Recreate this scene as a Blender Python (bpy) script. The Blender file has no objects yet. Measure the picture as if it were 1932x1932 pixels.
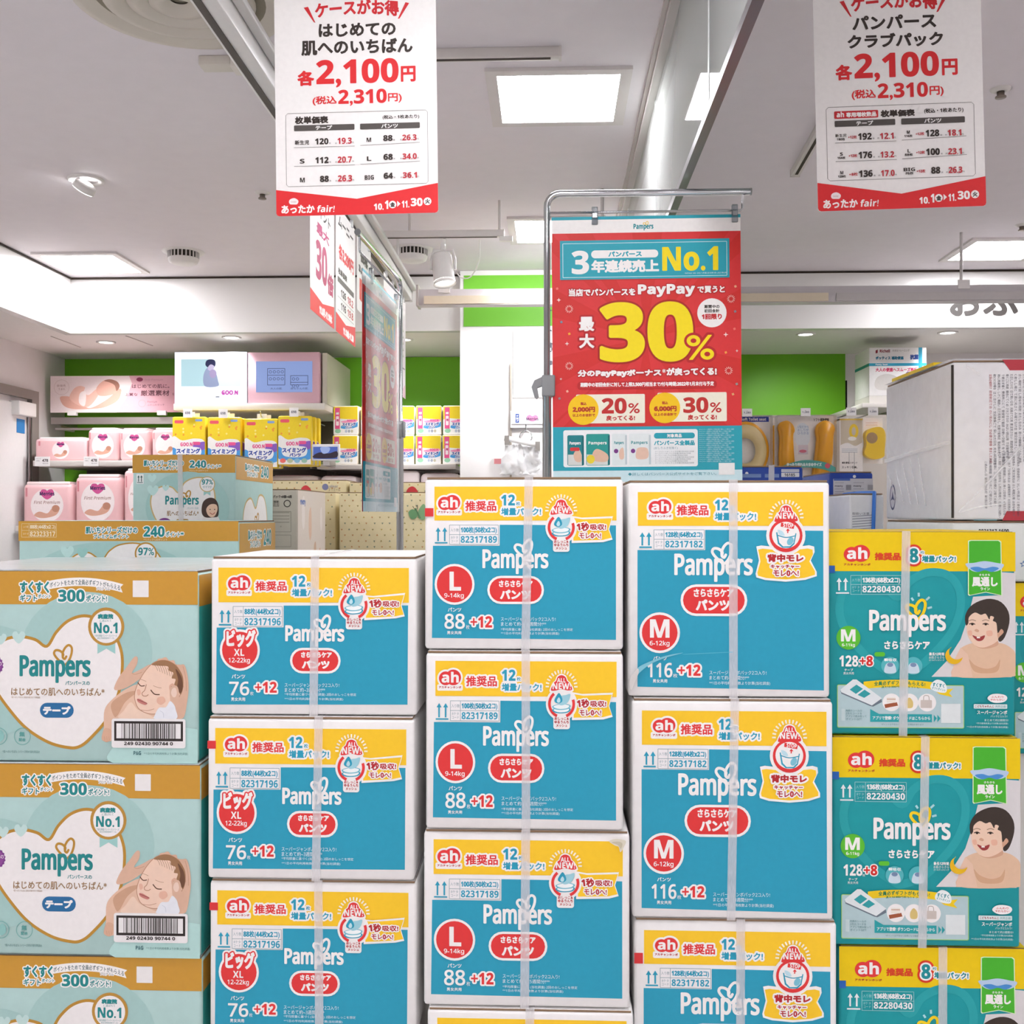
import bpy, bmesh, math, random
import numpy as np
from mathutils import Matrix, Vector
random.seed(7)
SC = bpy.context.scene
COL = SC.collection

# ------------------------------------------------------------------ camera, world, exposure
F = 1950.0                      # focal length in pixels of the 1932 px frame
CZ = 1.5                        # camera height
YAW = math.radians(2.17)        # the camera looks a little to one side of the aisle's axis
PITCH = math.radians(0.18)
cam = bpy.data.cameras.new('camera')
cam.sensor_width = 36.0
cam.lens = F / 1932.0 * 36.0
cam.clip_start = 0.05
camo = bpy.data.objects.new('camera', cam)
COL.objects.link(camo)
camo.location = (0, 0, CZ)
camo.rotation_euler = (math.radians(90) + PITCH, 0, YAW)
SC.camera = camo
world = bpy.data.worlds.new('world')
SC.world = world
world.use_nodes = True
world.node_tree.nodes['Background'].inputs[0].default_value = (1, .98, .96, 1)
world.node_tree.nodes['Background'].inputs[1].default_value = 0.25
SC.view_settings.view_transform = 'Standard'
SC.view_settings.look = 'None'
SC.view_settings.gamma = 1.0
SC.view_settings.use_curve_mapping = False
SC.view_settings.exposure = 0.0
PANEL_STRENGTH = 35.0           # ceiling light panels
SPOT_W = 70.0                   # track spots

ROT = Matrix.Rotation(YAW, 3, 'Z') @ Matrix.Rotation(PITCH, 3, 'X')
def ray(px, py):
    return ROT @ Vector(((px - 966) / F, 1.0, -(py - 966) / F))
def P(px, py, Y):
    """the point where the view through a pixel meets the plane at distance Y down the aisle"""
    r = ray(px, py)
    return Vector((Y * r.x / r.y, Y, CZ + Y * r.z / r.y))
def PZ(px, py, z):
    """the same on a level plane"""
    r = ray(px, py)
    t = (z - CZ) / r.z
    return Vector((t * r.x, t * r.y, z))
def rect(x0, y0, x1, y1, Y):
    """world x0, x1, z0, z1 of a front-facing pixel rectangle"""
    cx, cy = (x0 + x1) / 2, (y0 + y1) / 2
    return P(x0, cy, Y).x, P(x1, cy, Y).x, P(cx, y1, Y).z, P(cx, y0, Y).z

# ------------------------------------------------------------------ materials
def lin(c):
    return c / 12.92 if c <= 0.04045 else ((c + 0.055) / 1.055) ** 2.4
def rgb(h):
    return tuple(lin(int(h[i:i + 2], 16) / 255) for i in (0, 2, 4)) + (1,)
MATS = {}
def M(h, rough=.5, kind='print', **k):
    """procedural material by colour; kind: print, card, paint, metal, gloss, plastic, clear, emit, strap"""
    key = (h, rough, kind, tuple(sorted(k.items())))
    if key in MATS:
        return MATS[key]
    m = bpy.data.materials.new('%s_%s' % (kind, h))
    m.use_nodes = True
    n, l = m.node_tree.nodes, m.node_tree.links
    b = n['Principled BSDF']
    c = rgb(h)
    b.inputs['Base Color'].default_value = c
    b.inputs['Roughness'].default_value = rough
    b.inputs['Specular IOR Level'].default_value = k.get('spec', .3)
    if kind in ('print', 'card', 'paint', 'plastic'):
        tc = n.new('ShaderNodeTexCoord')
        nz = n.new('ShaderNodeTexNoise')
        nz.inputs['Scale'].default_value = {'print': 90, 'card': 40, 'paint': 14, 'plastic': 60}[kind]
        nz.inputs['Detail'].default_value = 3
        l.new(tc.outputs['Object'], nz.inputs['Vector'])
        mx = n.new('ShaderNodeMix'); mx.data_type = 'RGBA'
        a = {'print': .05, 'card': .06, 'paint': .03, 'plastic': .03}[kind]
        mx.inputs[6].default_value = tuple(min(1, v * (1 + a)) for v in c[:3]) + (1,)
        mx.inputs[7].default_value = tuple(v * (1 - a) for v in c[:3]) + (1,)
        l.new(nz.outputs['Fac'], mx.inputs[0])
        l.new(mx.outputs[2], b.inputs['Base Color'])
        if kind in ('card', 'paint'):
            bp = n.new('ShaderNodeBump')
            bp.inputs['Strength'].default_value = .08
            bp.inputs['Distance'].default_value = .004
            l.new(nz.outputs['Fac'], bp.inputs['Height'])
            l.new(bp.outputs[0], b.inputs['Normal'])
    elif kind == 'metal':
        b.inputs['Metallic'].default_value = 1
        nz = n.new('ShaderNodeTexNoise'); nz.inputs['Scale'].default_value = 30
        mr = n.new('ShaderNodeMapRange')
        mr.inputs[3].default_value = rough * .8; mr.inputs[4].default_value = rough * 1.3
        l.new(nz.outputs['Fac'], mr.inputs[0]); l.new(mr.outputs[0], b.inputs['Roughness'])
    elif kind == 'emit':
        b.inputs['Emission Color'].default_value = c
        b.inputs['Base Color'].default_value = tuple(v * .12 for v in c[:3]) + (1,)
        b.inputs['Emission Strength'].default_value = k.get('e', 1)
    elif kind in ('clear', 'strap', 'wrap'):
        out = n['Material Output']
        t = n.new('ShaderNodeBsdfTransparent')
        t.inputs[0].default_value = (1, 1, 1, 1) if kind != 'clear' else c
        ms = n.new('ShaderNodeMixShader')
        if kind == 'strap':
            nz = n.new('ShaderNodeTexNoise'); nz.inputs['Scale'].default_value = 25
            mr = n.new('ShaderNodeMapRange')
            mr.inputs[3].default_value = .32; mr.inputs[4].default_value = .66
            l.new(nz.outputs['Fac'], mr.inputs[0]); l.new(mr.outputs[0], ms.inputs[0])
        else:
            fr = n.new('ShaderNodeFresnel'); fr.inputs[0].default_value = k.get('ior', 1.45)
            if kind == 'wrap':
                nz = n.new('ShaderNodeTexNoise'); nz.inputs['Scale'].default_value = k.get('ns', 9)
                nz.inputs['Distortion'].default_value = 1.5; nz.inputs['Detail'].default_value = 4
                bp = n.new('ShaderNodeBump'); bp.inputs['Strength'].default_value = k.get('bump', .5); bp.inputs['Distance'].default_value = .02
                l.new(nz.outputs['Fac'], bp.inputs['Height']); l.new(bp.outputs[0], b.inputs['Normal']); l.new(bp.outputs[0], fr.inputs['Normal'])
            l.new(fr.outputs[0], ms.inputs[0])
        l.new(t.outputs[0], ms.inputs[1]); l.new(b.outputs[0], ms.inputs[2])
        l.new(ms.outputs[0], out.inputs['Surface'])
    MATS[key] = m
    return m
WHITE = 'f4f2f0'

# ------------------------------------------------------------------ object helpers
def obj(name, me, parent=None, loc=(0, 0, 0), label=None):
    o = bpy.data.objects.new(name, me)
    COL.objects.link(o)
    o.location = loc
    if parent:
        o.parent = parent
    if label:
        o['label'] = label
    return o
def thing(name, label, cat, loc=(0, 0, 0), rotz=0, group=None):
    o = bpy.data.objects.new(name, None)
    o.empty_display_size = .05
    COL.objects.link(o)
    o.location = loc
    o.rotation_euler = (0, 0, rotz)
    o['label'] = label
    o['category'] = cat
    if group:
        o['group'] = group
    return o
def struct(name, me, parent=None, loc=(0, 0, 0), label=None):
    o = obj(name, me, parent, loc)
    if not parent:
        o['kind'] = 'structure'
    if label:
        o['label'] = label
    return o
def mesh(verts, faces, mats, idx=None, smooth=False):
    me = bpy.data.meshes.new('mesh')
    me.from_pydata([tuple(v) for v in verts], [], faces)
    for m in (mats if isinstance(mats, (list, tuple)) else [mats]):
        me.materials.append(m)
    if idx:
        me.polygons.foreach_set('material_index', idx)
    if smooth:
        me.polygons.foreach_set('use_smooth', [True] * len(me.polygons))
    me.update()
    return me
def box(x0, y0, z0, x1, y1, z1, mat, bev=0, seg=2):
    """faces: 0 bottom 1 top 2 front(-y) 3 right 4 back 5 left"""
    v = [(x0, y0, z0), (x1, y0, z0), (x1, y1, z0), (x0, y1, z0), (x0, y0, z1), (x1, y0, z1), (x1, y1, z1), (x0, y1, z1)]
    f = [(3, 2, 1, 0), (4, 5, 6, 7), (0, 1, 5, 4), (1, 2, 6, 5), (2, 3, 7, 6), (3, 0, 4, 7)]
    mats = mat if isinstance(mat, (list, tuple)) else [mat]
    me = mesh(v, f, mats, list(range(6)) if len(mats) == 6 else None)
    if bev:
        bm = bmesh.new(); bm.from_mesh(me)
        bmesh.ops.bevel(bm, geom=bm.edges[:], offset=bev, segments=seg, affect='EDGES', profile=.5)
        for fc in bm.faces:
            fc.smooth = True
        bm.to_mesh(me); bm.free()
        me.update()
    return me
def tube(pts, r, mat, n=10, cap=True):
    pts = [Vector(p) for p in pts]
    V, Fc = [], []
    up = Vector((0, 0, 1))
    prev = None
    for i, p in enumerate(pts):
        d = (pts[min(i + 1, len(pts) - 1)] - pts[max(i - 1, 0)]).normalized()
        if prev is None:
            a = d.cross(up if abs(d.z) < .9 else Vector((1, 0, 0))).normalized()
        else:
            a = (prev - d * prev.dot(d)).normalized()
        prev = a
        b = d.cross(a)
        rr = r[i] if isinstance(r, (list, tuple)) else r
        for k in range(n):
            t = 2 * math.pi * k / n
            V.append(p + a * (rr * math.cos(t)) + b * (rr * math.sin(t)))
    for i in range(len(pts) - 1):
        for k in range(n):
            Fc.append((i * n + k, i * n + (k + 1) % n, (i + 1) * n + (k + 1) % n, (i + 1) * n + k))
    if cap:
        Fc.append(tuple(range(n)))
        Fc.append(tuple((len(pts) - 1) * n + k for k in reversed(range(n))))
    me = mesh(V, Fc, mat)
    me.polygons.foreach_set('use_smooth', [len(p.vertices) == 4 for p in me.polygons])
    return me
def lathe(prof, mat, n=32, smooth=True):
    """profile of (r, z) turned about z"""
    V, Fc = [], []
    for r, z in prof:
        for k in range(n):
            t = 2 * math.pi * k / n
            V.append((r * math.cos(t), r * math.sin(t), z))
    for i in range(len(prof) - 1):
        for k in range(n):
            Fc.append((i * n + k, i * n + (k + 1) % n, (i + 1) * n + (k + 1) % n, (i + 1) * n + k))
    return mesh(V, Fc, mat, None, smooth)
def extrude(pts, d, mat, axis='y'):
    """outline in (x, z), thickness d along y (front at 0)"""
    n = len(pts)
    V = [(x, 0, z) for x, z in pts] + [(x, d, z) for x, z in pts]
    Fc = [tuple(range(n)), tuple(reversed(range(n, 2 * n)))]
    Fc += [(i, n + i, n + (i + 1) % n, (i + 1) % n) for i in range(n)]
    return mesh(V, Fc, mat)
def smoothpts(pts, k=6):
    """closed Catmull-Rom curve through control points"""
    out, n = [], len(pts)
    for i in range(n):
        p0, p1, p2, p3 = pts[i - 1], pts[i], pts[(i + 1) % n], pts[(i + 2) % n]
        for j in range(k):
            t = j / k
            out.append(tuple(.5 * (2 * p1[a] + (p2[a] - p0[a]) * t + (2 * p0[a] - 5 * p1[a] + 4 * p2[a] - p3[a]) * t * t
                             + (3 * p1[a] - p0[a] - 3 * p2[a] + p3[a]) * t ** 3) for a in (0, 1)))
    return out
def openpts(pts, k=6):
    q = [pts[0]] + list(pts) + [pts[-1]]
    out = []
    for i in range(1, len(q) - 2):
        p0, p1, p2, p3 = q[i - 1:i + 3]
        for j in range(k):
            t = j / k
            out.append(tuple(.5 * (2 * p1[a] + (p2[a] - p0[a]) * t + (2 * p0[a] - 5 * p1[a] + 4 * p2[a] - p3[a]) * t * t
                             + (3 * p1[a] - p0[a] - 3 * p2[a] + p3[a]) * t ** 3) for a in (0, 1)))
    return out + [pts[-1]]

# ------------------------------------------------------------------ lettering
_TS = bpy.data.scenes.new('lettering_setup')
_TC = {}
def glyphs(s):
    """triangles and outline edges of a line of writing in the built-in font"""
    if s in _TC:
        return _TC[s]
    cu = bpy.data.curves.new('t', 'FONT')
    cu.body = s; cu.size = 1; cu.resolution_u = 5 if len(s) <= 4 else 3 if len(s) < 9 else 2
    o = bpy.data.objects.new('t', cu)
    _TS.collection.objects.link(o)
    vl = _TS.view_layers[0]
    vl.update()
    me = bpy.data.meshes.new_from_object(o.evaluated_get(vl.depsgraph), depsgraph=vl.depsgraph)
    V = [(v.co.x, v.co.y) for v in me.vertices]
    Fc = [tuple(p.vertices) for p in me.polygons]
    cnt = {}
    for p in me.polygons:
        for e in p.edge_keys:
            cnt[e] = cnt.get(e, 0) + 1
    E = [e for e, c in cnt.items() if c == 1]
    bpy.data.objects.remove(o); bpy.data.meshes.remove(me); bpy.data.curves.remove(cu)
    xs = [v[0] for v in V] or [0, 1]; ys = [v[1] for v in V] or [0, 1]
    _TC[s] = (V, Fc, E, (min(xs), min(ys), max(xs), max(ys)))
    return _TC[s]

BOLD, PLAIN = {}, {}
for i in range(26):
    BOLD[chr(65 + i)] = chr(0x1D5D4 + i); BOLD[chr(97 + i)] = chr(0x1D5EE + i)
    PLAIN[chr(65 + i)] = chr(0x1D5A0 + i); PLAIN[chr(97 + i)] = chr(0x1D5BA + i)
for i in range(10):
    BOLD[chr(48 + i)] = chr(0x1D7EC + i); PLAIN[chr(48 + i)] = chr(0x1D7E2 + i)
def distance_field(pts, tris, edges, h, R):
    """signed distance (negative inside) of flat lettering on a grid of step h, true up to R from the outline"""
    A = np.array(pts)
    x0, y0 = A.min(0) - R - h; x1, y1 = A.max(0) + R + h
    nx, ny = int((x1 - x0) / h) + 2, int((y1 - y0) / h) + 2
    D = np.full((ny, nx), R)
    IN = np.zeros((ny, nx), bool)
    gx = x0 + h * np.arange(nx); gy = y0 + h * np.arange(ny)
    for i, j in edges:
        ax, ay = A[i]; bx, by = A[j]
        i0 = max(int((min(ax, bx) - R - x0) / h), 0); i1 = min(int((max(ax, bx) + R - x0) / h) + 2, nx)
        j0 = max(int((min(ay, by) - R - y0) / h), 0); j1 = min(int((max(ay, by) + R - y0) / h) + 2, ny)
        dx, dy = bx - ax, by - ay
        L = dx * dx + dy * dy or 1e-9
        X = gx[i0:i1][None, :] - ax; Y = gy[j0:j1][:, None] - ay
        t = np.clip((X * dx + Y * dy) / L, 0, 1)
        d = np.hypot(X - t * dx, Y - t * dy)
        w = D[j0:j1, i0:i1]
        np.minimum(w, d, out=w)
    if tris:
        T = np.zeros((ny, nx + 1), np.int32)
        for i, j in edges:
            (ax, ay), (bx, by) = A[i], A[j]
            if ay == by:
                continue
            if ay > by:
                ax, ay, bx, by = bx, by, ax, ay
            r0, r1 = int(math.ceil((ay - y0) / h)), int(math.ceil((by - y0) / h))
            if r1 <= r0:
                continue
            rows = np.arange(r0, r1)
            xs = ax + (y0 + rows * h - ay) * (bx - ax) / (by - ay)
            T[rows, np.clip(np.ceil((xs - x0) / h).astype(int), 0, nx)] += 1
        IN = (np.cumsum(T[:, :nx], axis=1) % 2) == 1
    return np.where(IN, -D, D), x0, y0
def contour(fld, x0, y0, h, r):
    """polygons of the region where the field is below r, without overlaps"""
    f = fld - r
    ins = f < 0
    full = ins[:-1, :-1] & ins[:-1, 1:] & ins[1:, :-1] & ins[1:, 1:]
    some = (ins[:-1, :-1] | ins[:-1, 1:] | ins[1:, :-1] | ins[1:, 1:]) & ~full
    V, Fc = [], []
    for j in range(full.shape[0]):
        row = np.flatnonzero(np.diff(np.concatenate(([0], full[j].astype(np.int8), [0]))))
        for a, b in zip(row[::2], row[1::2]):
            k = len(V)
            V += [(x0 + a * h, y0 + j * h), (x0 + a * h, y0 + (j + 1) * h), (x0 + b * h, y0 + (j + 1) * h), (x0 + b * h, y0 + j * h)]
            Fc.append((k, k + 1, k + 2, k + 3))
    for j, i in zip(*np.nonzero(some)):
        cs = ((i, j), (i, j + 1), (i + 1, j + 1), (i + 1, j))
        k = len(V)
        for n in range(4):
            (ai, aj), (bi, bj) = cs[n], cs[(n + 1) % 4]
            fa, fb = f[aj, ai], f[bj, bi]
            if fa < 0:
                V.append((x0 + ai * h, y0 + aj * h))
            if (fa < 0) != (fb < 0):
                t = fa / (fa - fb)
                V.append((x0 + (ai + (bi - ai) * t) * h, y0 + (aj + (bj - aj) * t) * h))
        if len(V) - k >= 3:
            Fc.append(tuple(range(k, len(V))))
    return V, Fc

class Canvas:
    """Flat print on a face: shapes in the photograph's (zoomed) pixels of that face, y downwards, painted in order,
    every shape a hair proud of the last. The face is W x H metres; local x across, z up, front towards -y."""
    def __init__(s, x0, y0, x1, y1, W, H, dz=2e-5, z0=4e-4, h=2.3):
        s.r = (x0, y0, x1, y1); s.W, s.H = W, H
        s.parts = {}; s.z = z0; s.dz = dz; s.rough = .45; s.h = h
    def add(s, part, col, V, Fc, clip=True, jit=False):
        if part not in s.parts:
            s.parts[part] = ([], [], [], [])
        PV, PF, PM, mats = s.parts[part]
        m = col if not isinstance(col, str) else M(col, s.rough)
        if m not in mats:
            mats.append(m)
        mi = mats.index(m)
        x0, y0, x1, y1 = s.r
        o = len(PV)
        s.z += s.dz
        for i, (x, y) in enumerate(V):
            if clip:
                x = min(max(x, x0), x1); y = min(max(y, y0), y1)
            PV.append(((x - x0) / (x1 - x0) * s.W - s.W / 2, -s.z + (2e-6 * (i // 4 % 6) if jit else 0), (y1 - y) / (y1 - y0) * s.H))
        for f in Fc:
            PF.append(tuple(o + i for i in f)); PM.append(mi)
    def poly(s, pts, col, part='printed_panel'):
        s.add(part, col, pts, [tuple(range(len(pts)))])
    def rect(s, x0, y0, x1, y1, col, part='printed_panel'):
        s.poly([(x0, y0), (x0, y1), (x1, y1), (x1, y0)], col, part)
    def rrect(s, x0, y0, x1, y1, r, col, part='printed_panel'):
        p = []
        for cx, cy, a in ((x1 - r, y0 + r, 270), (x1 - r, y1 - r, 0), (x0 + r, y1 - r, 90), (x0 + r, y0 + r, 180)):
            for k in range(6):
                t = math.radians(a + 18 * k)
                p.append((cx + r * math.cos(t), cy + r * math.sin(t)))
        s.poly(p, col, part)
    def ell(s, cx, cy, rx, ry, col, part='badge', rot=0, n=32):
        c, q = math.cos(math.radians(rot)), math.sin(math.radians(rot))
        p = []
        for k in range(n):
            t = 2 * math.pi * k / n
            x, y = rx * math.cos(t), ry * math.sin(t)
            p.append((cx + x * c - y * q, cy + x * q + y * c))
        s.poly(p, col, part)
    def blob(s, pts, col, part='printed_picture', k=5):
        s.poly(smoothpts(pts, k), col, part)
    def line(s, pts, w, col, part='printed_pattern', closed=False, taper=None):
        n = len(pts)
        L, R = [], []
        for i, p in enumerate(pts):
            a = pts[(i - 1) % n if closed else max(i - 1, 0)]
            b = pts[(i + 1) % n if closed else min(i + 1, n - 1)]
            dx, dy = b[0] - a[0], b[1] - a[1]
            d = math.hypot(dx, dy) or 1
            h = (taper[i] if taper else w) / 2
            L.append((p[0] - dy / d * h, p[1] + dx / d * h)); R.append((p[0] + dy / d * h, p[1] - dx / d * h))
        m = n if closed else n - 1
        s.add(part, col, L + R, [(i, (i + 1) % n, n + (i + 1) % n, n + i) for i in range(m)])
    def ring(s, cx, cy, r, w, col, part='badge', a0=0, a1=360, n=32):
        full = a1 - a0 >= 360
        k = n if full else n + 1
        pts = [(cx + r * math.cos(math.radians(a0 + (a1 - a0) * i / n)), cy + r * math.sin(math.radians(a0 + (a1 - a0) * i / n))) for i in range(k)]
        s.line(pts, w, col, part, full)
    def star(s, cx, cy, r, col, n=5, q=.42, part='printed_pattern', rot=-90):
        s.poly([(cx + (r if i % 2 == 0 else r * q) * math.cos(math.radians(rot + 180 * i / n)),
                 cy + (r if i % 2 == 0 else r * q) * math.sin(math.radians(rot + 180 * i / n))) for i in range(2 * n)], col, part)
    def text(s, t, x0, y0, x1, y1, col, b=0, out=None, rot=0, shear=0, warp=None, part='lettering', pl=False):
        """writing fitted to a pixel box; b: extra stroke weight; out: (colour, width) of an outline under it"""
        if b > 0 and not pl:
            t2 = ''.join(BOLD.get(ch, ch) for ch in t)
            if all(ord(ch) < 128 for ch in t):
                b = b * .35
            t = t2
        else:
            t = ''.join(PLAIN.get(ch, ch) for ch in t)
        V, Fc, E, (a0, b0, a1, b1) = glyphs(t)
        if not Fc:
            return
        sx, sy = (x1 - x0 - 2 * b) / max(a1 - a0, 1e-6), (y1 - y0 - 2 * b) / max(b1 - b0, 1e-6)
        cx, cy = (x0 + x1) / 2, (y0 + y1) / 2
        c, q = math.cos(math.radians(rot)), math.sin(math.radians(rot))
        pts = []
        for x, y in V:
            X = (x - (a0 + a1) / 2) * sx; Y = -(y - (b0 + b1) / 2) * sy
            X -= Y * shear
            X, Y = cx + X * c - Y * q, cy + X * q + Y * c
            pts.append(warp(X, Y) if warp else (X, Y))
        if b <= 0 and not out:
            s.add(part, col, pts, Fc)
            return
        h = s.h
        fld, ox, oy = distance_field(pts, Fc, E, h, b + (out[1] if out else 0) + 2 * h)
        if out:
            s.add(part, out[0], *contour(fld, ox, oy, h, b + out[1]))
        if b > 0:
            s.add(part, col, *contour(fld, ox, oy, h, b))
        else:
            s.add(part, col, pts, Fc)
    def stroke(s, pts, w, col, part='logo'):
        """round-ended line that may cross itself"""
        n = len(pts)
        fld, ox, oy = distance_field(pts, None, [(i, i + 1) for i in range(n - 1)], s.h, w / 2 + 2 * s.h)
        s.add(part, col, *contour(fld, ox, oy, s.h, w / 2))
    def build(s):
        return [(n.split('#')[0], mesh(PV, PF, mats, PM)) for n, (PV, PF, PM, mats) in s.parts.items()]
def put(canvas_meshes, parent, loc=(0, 0, 0), rotz=0, labels={}):
    for n, me in canvas_meshes:
        o = obj(n, me, parent, loc, labels.get(n))
        o.rotation_euler = (0, 0, rotz)

# ------------------------------------------------------------------ the room
HC = 1.45                       # ceiling above the camera
ZC = CZ + HC
ZS = CZ + 1.11                  # underside of the soffit
XL, XLW = -2.93, -3.44          # soffit face and wall along the aisle's side
YS, YB = 6.2, 7.2               # soffit face and back wall
XR, YR = 4.6, -5.0              # the shop goes on past the frame
wallm = M('e4dfdf', .6, 'paint')
ceilm = M('e8e2e6', .7, 'paint')
soffm = M('f6f4f2', .16, 'gloss', spec=.5)
greenm = M('6bb122', .45, 'paint')
lintelm = M('e6e2de', .6, 'paint')
struct('floor', box(XLW, YR, -.05, XR, YB, 0, M('cfcac8', .35, 'paint')))
struct('ceiling', box(XL, YR, ZC, XR, YS, ZC + .08, ceilm))
w = struct('wall_back', box(XLW, YB, 0, XR, YB + .1, ZS, wallm))
x0, x1, z0, z1 = rect(107, 676, 868, 900, YB)
struct('green_panel', box(x0, YB - .012, .9, x1, YB, z1, greenm), w)
x0, x1, z0, z1 = rect(1180, 662, 1594, 900, YB)
struct('green_panel', box(x0, YB - .012, .9, x1, YB, z1 - .012, greenm), w)
x0, x1, z0, z1 = rect(1594, 718, 1598, 800, YB)
struct('gap_seam', box(x0, YB - .004, z0, x1, YB, z1, M('15120f', .6, 'paint')), w)
struct('wall_left', box(XLW - .1, YR, 0, XLW, YB + .1, ZS, wallm))
struct('wall_right', box(XR, YR, 0, XR + .1, YB + .1, ZC, wallm))
struct('wall_rear', box(XLW, YR - .1, 0, XR, YR, ZC, wallm))
# dropped soffit: upright faces and undersides
s_ = struct('wall_soffit_back', box(XL, YS, ZS, XR, YS + .06, ZC, soffm))
struct('wall_soffit_side', box(XL - .06, YR, ZS, XL, YS + .06, ZC, soffm))
struct('ceiling_soffit_back', box(XL - .06, YS + .06, ZS, XR, YB + .1, ZS + .06, lintelm))
struct('ceiling_soffit_side', box(XLW, YR, ZS, XL - .06, YB + .1, ZS + .06, lintelm))
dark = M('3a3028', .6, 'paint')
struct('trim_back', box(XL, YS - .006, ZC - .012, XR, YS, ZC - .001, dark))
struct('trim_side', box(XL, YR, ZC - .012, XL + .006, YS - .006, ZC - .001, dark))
# shop sign letters on the soffit, and hatch seams in its underside
x0, x1, z0, z1 = rect(1780, 500, 1930, 612, YS)
c = Canvas(1780, 500, 1932, 612, x1 - x0, z1 - z0)
c.text('おふ', 1792, 542, 1922, 596, '4a4644', 2.2)
put(c.build(), s_, ((x0 + x1) / 2, YS - .004, z0), labels={'lettering': 'dark grey hiragana letters'})
for (ax, ay), (bx, by) in (((237, 633), (288, 652)), ((96, 634), (152, 655))):
    a, b = PZ(ax, ay, ZS), PZ(bx, by, ZS)
    struct('trim_hatch', tube([a, b], .004, M('b9b0ab', .6, 'paint'), 6))
# side door in the wall along the edge of the frame
d = thing('door_1', 'white sliding door panel with metal edge beside the pink packs', 'door')
d['kind'] = 'structure'; del d['category']
ya, yb = 5.9, 6.75
obj('door_frame', box(XLW - .001, yb - .09, 0, XLW + .035, yb, 2.32, M('8d8580', .5, 'paint')), d)
obj('door_frame', box(XLW - .001, ya, 2.26, XLW + .035, yb - .09, 2.32, M('8d8580', .5, 'paint')), d)
obj('door_panel', box(XLW - .001, ya, 0, XLW + .02, yb - .14, 2.22, M('eceaea', .35, 'plastic')), d)
obj('door_edge', tube([(XLW + .03, yb - .12, 0), (XLW + .03, yb - .12, 2.2)], .012, M('b8b8b8', .25, 'metal')), d)
obj('door_closer', box(XLW + .001, yb - .32, 2.14, XLW + .07, yb - .1, 2.23, M('e8e6e4', .4, 'plastic'), .006), d)
obj('sticker', box(XLW + .02, yb - .26, 2.03, XLW + .022, yb - .16, 2.12, M('3c86c8')), d, label='blue sticker')

# white pillar with a green head panel, flush in front of the soffit
px0, px1 = P(868, 800, 6.1).x, P(1180, 800, 6.1).x
pl = struct('wall_pillar', box(px0, 6.1, 0, px1, YS - .001, ZC - .002, M('f3f1f1', .3, 'paint')))
pa, pb = rect(875, 519, 1178, 615, 6.1), 0
struct('green_panel', box(pa[0], 6.094, pa[2], pa[1], 6.1, pa[3], M('78c53c', .45, 'paint')), pl)
pp = rect(968, 622, 1178, 750, 6.09)
struct('white_panel', box(pp[0], 6.085, pp[2], pp[1], 6.1, pp[3], M('f8f7f7', .3, 'paint')), pl)
pp = rect(962, 685, 965, 830, 6.06)
struct('shelf_upright', box(pp[0], 6.07, .6, pp[1], 6.1, pp[3], M('9a9288', .35, 'metal')), pl)
pp = rect(1034, 570, 1046, 745, 6.08)
c = Canvas(1034, 570, 1060, 745, pp[1] - pp[0] + .05, pp[3] - pp[2])
for t, a, b_ in (('オ', 583, 590), ('ム', 618, 626), ('オ全部', 645, 665), ('1', 680, 689)):
    c.text(t, 1037, a, 1049, b_, '4a4a55', .3)
put(c.build(), pl, ((pp[0] + pp[1]) / 2, 6.084, pp[2]))

# ------------------------------------------------------------------ ceiling fittings
def ceiling_panel(X, Y, label, s=.48, group='square ceiling light panels'):
    t = thing('ceiling_light_panel', label, 'ceiling light', (X, Y, ZC), 0, group)
    h, i = s / 2, s / 2 - .038
    fm = M('dcd6d4', .5, 'paint')
    V = [(-h, -h, 0), (h, -h, 0), (h, h, 0), (-h, h, 0), (-h, -h, -.012), (h, -h, -.012), (h, h, -.012), (-h, h, -.012),
         (-i, -i, -.012), (i, -i, -.012), (i, i, -.012), (-i, i, -.012), (-i, -i, -.004), (i, -i, -.004), (i, i, -.004), (-i, i, -.004)]
    Fc = []
    for a, b in ((0, 4), (4, 8), (8, 12)):
        for k in range(4):
            Fc.append((a + k, a + (k + 1) % 4, b + (k + 1) % 4, b + k))
    obj('frame', mesh(V, Fc, fm), t)
    obj('diffuser', box(-i, -i, -.0095, i, i, -.005, M('fdfcff', .5, 'emit', e=PANEL_STRENGTH)), t)
XA, YA = P(1053, 180, 3.58).x, 3.58
ceiling_panel(XA, YA, 'large square ceiling light panel beside the hanging glass barrier')
ceiling_panel(XA, 5.25, 'square ceiling light panel partly behind the chrome stand and red poster')
ceiling_panel(-2.63, 5.83, 'square ceiling light panel in the corner next to the round grille vent')
ceiling_panel(2.44, 5.72, 'square ceiling light panel below the price banner for club packs')
for X in (-2.63, XA, 2.44):
    for Y in (1.4, -.6, -2.6, -4.2):
        ceiling_panel(X, Y, 'square ceiling light panel over the aisle behind the viewer')
for X in (-2.63, 2.44):
    ceiling_panel(X, 3.5, 'square ceiling light panel over the aisle behind the viewer')

# round concentric air diffuser
cen = PZ(338, -4, ZC)
t = thing('ceiling_diffuser', 'round concentric ceiling air diffuser with stepped rings', 'air diffuser', cen)
dm = M('d6cfc4', .55, 'paint')
obj('outer_ring', lathe([(.30, 0), (.295, -.012), (.27, -.016), (.235, .0), (.225, -.001)], dm, 48), t)
for r in (.21, .145, .085):
    obj('cone_ring', lathe([(r, -.004), (r - .004, -.022), (r - .035, -.03), (r - .06, -.006)], dm, 40), t)
obj('backplate', lathe([(.28, -.001), (.001, -.001)], M('8f8878', .7, 'paint'), 32), t)

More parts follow.
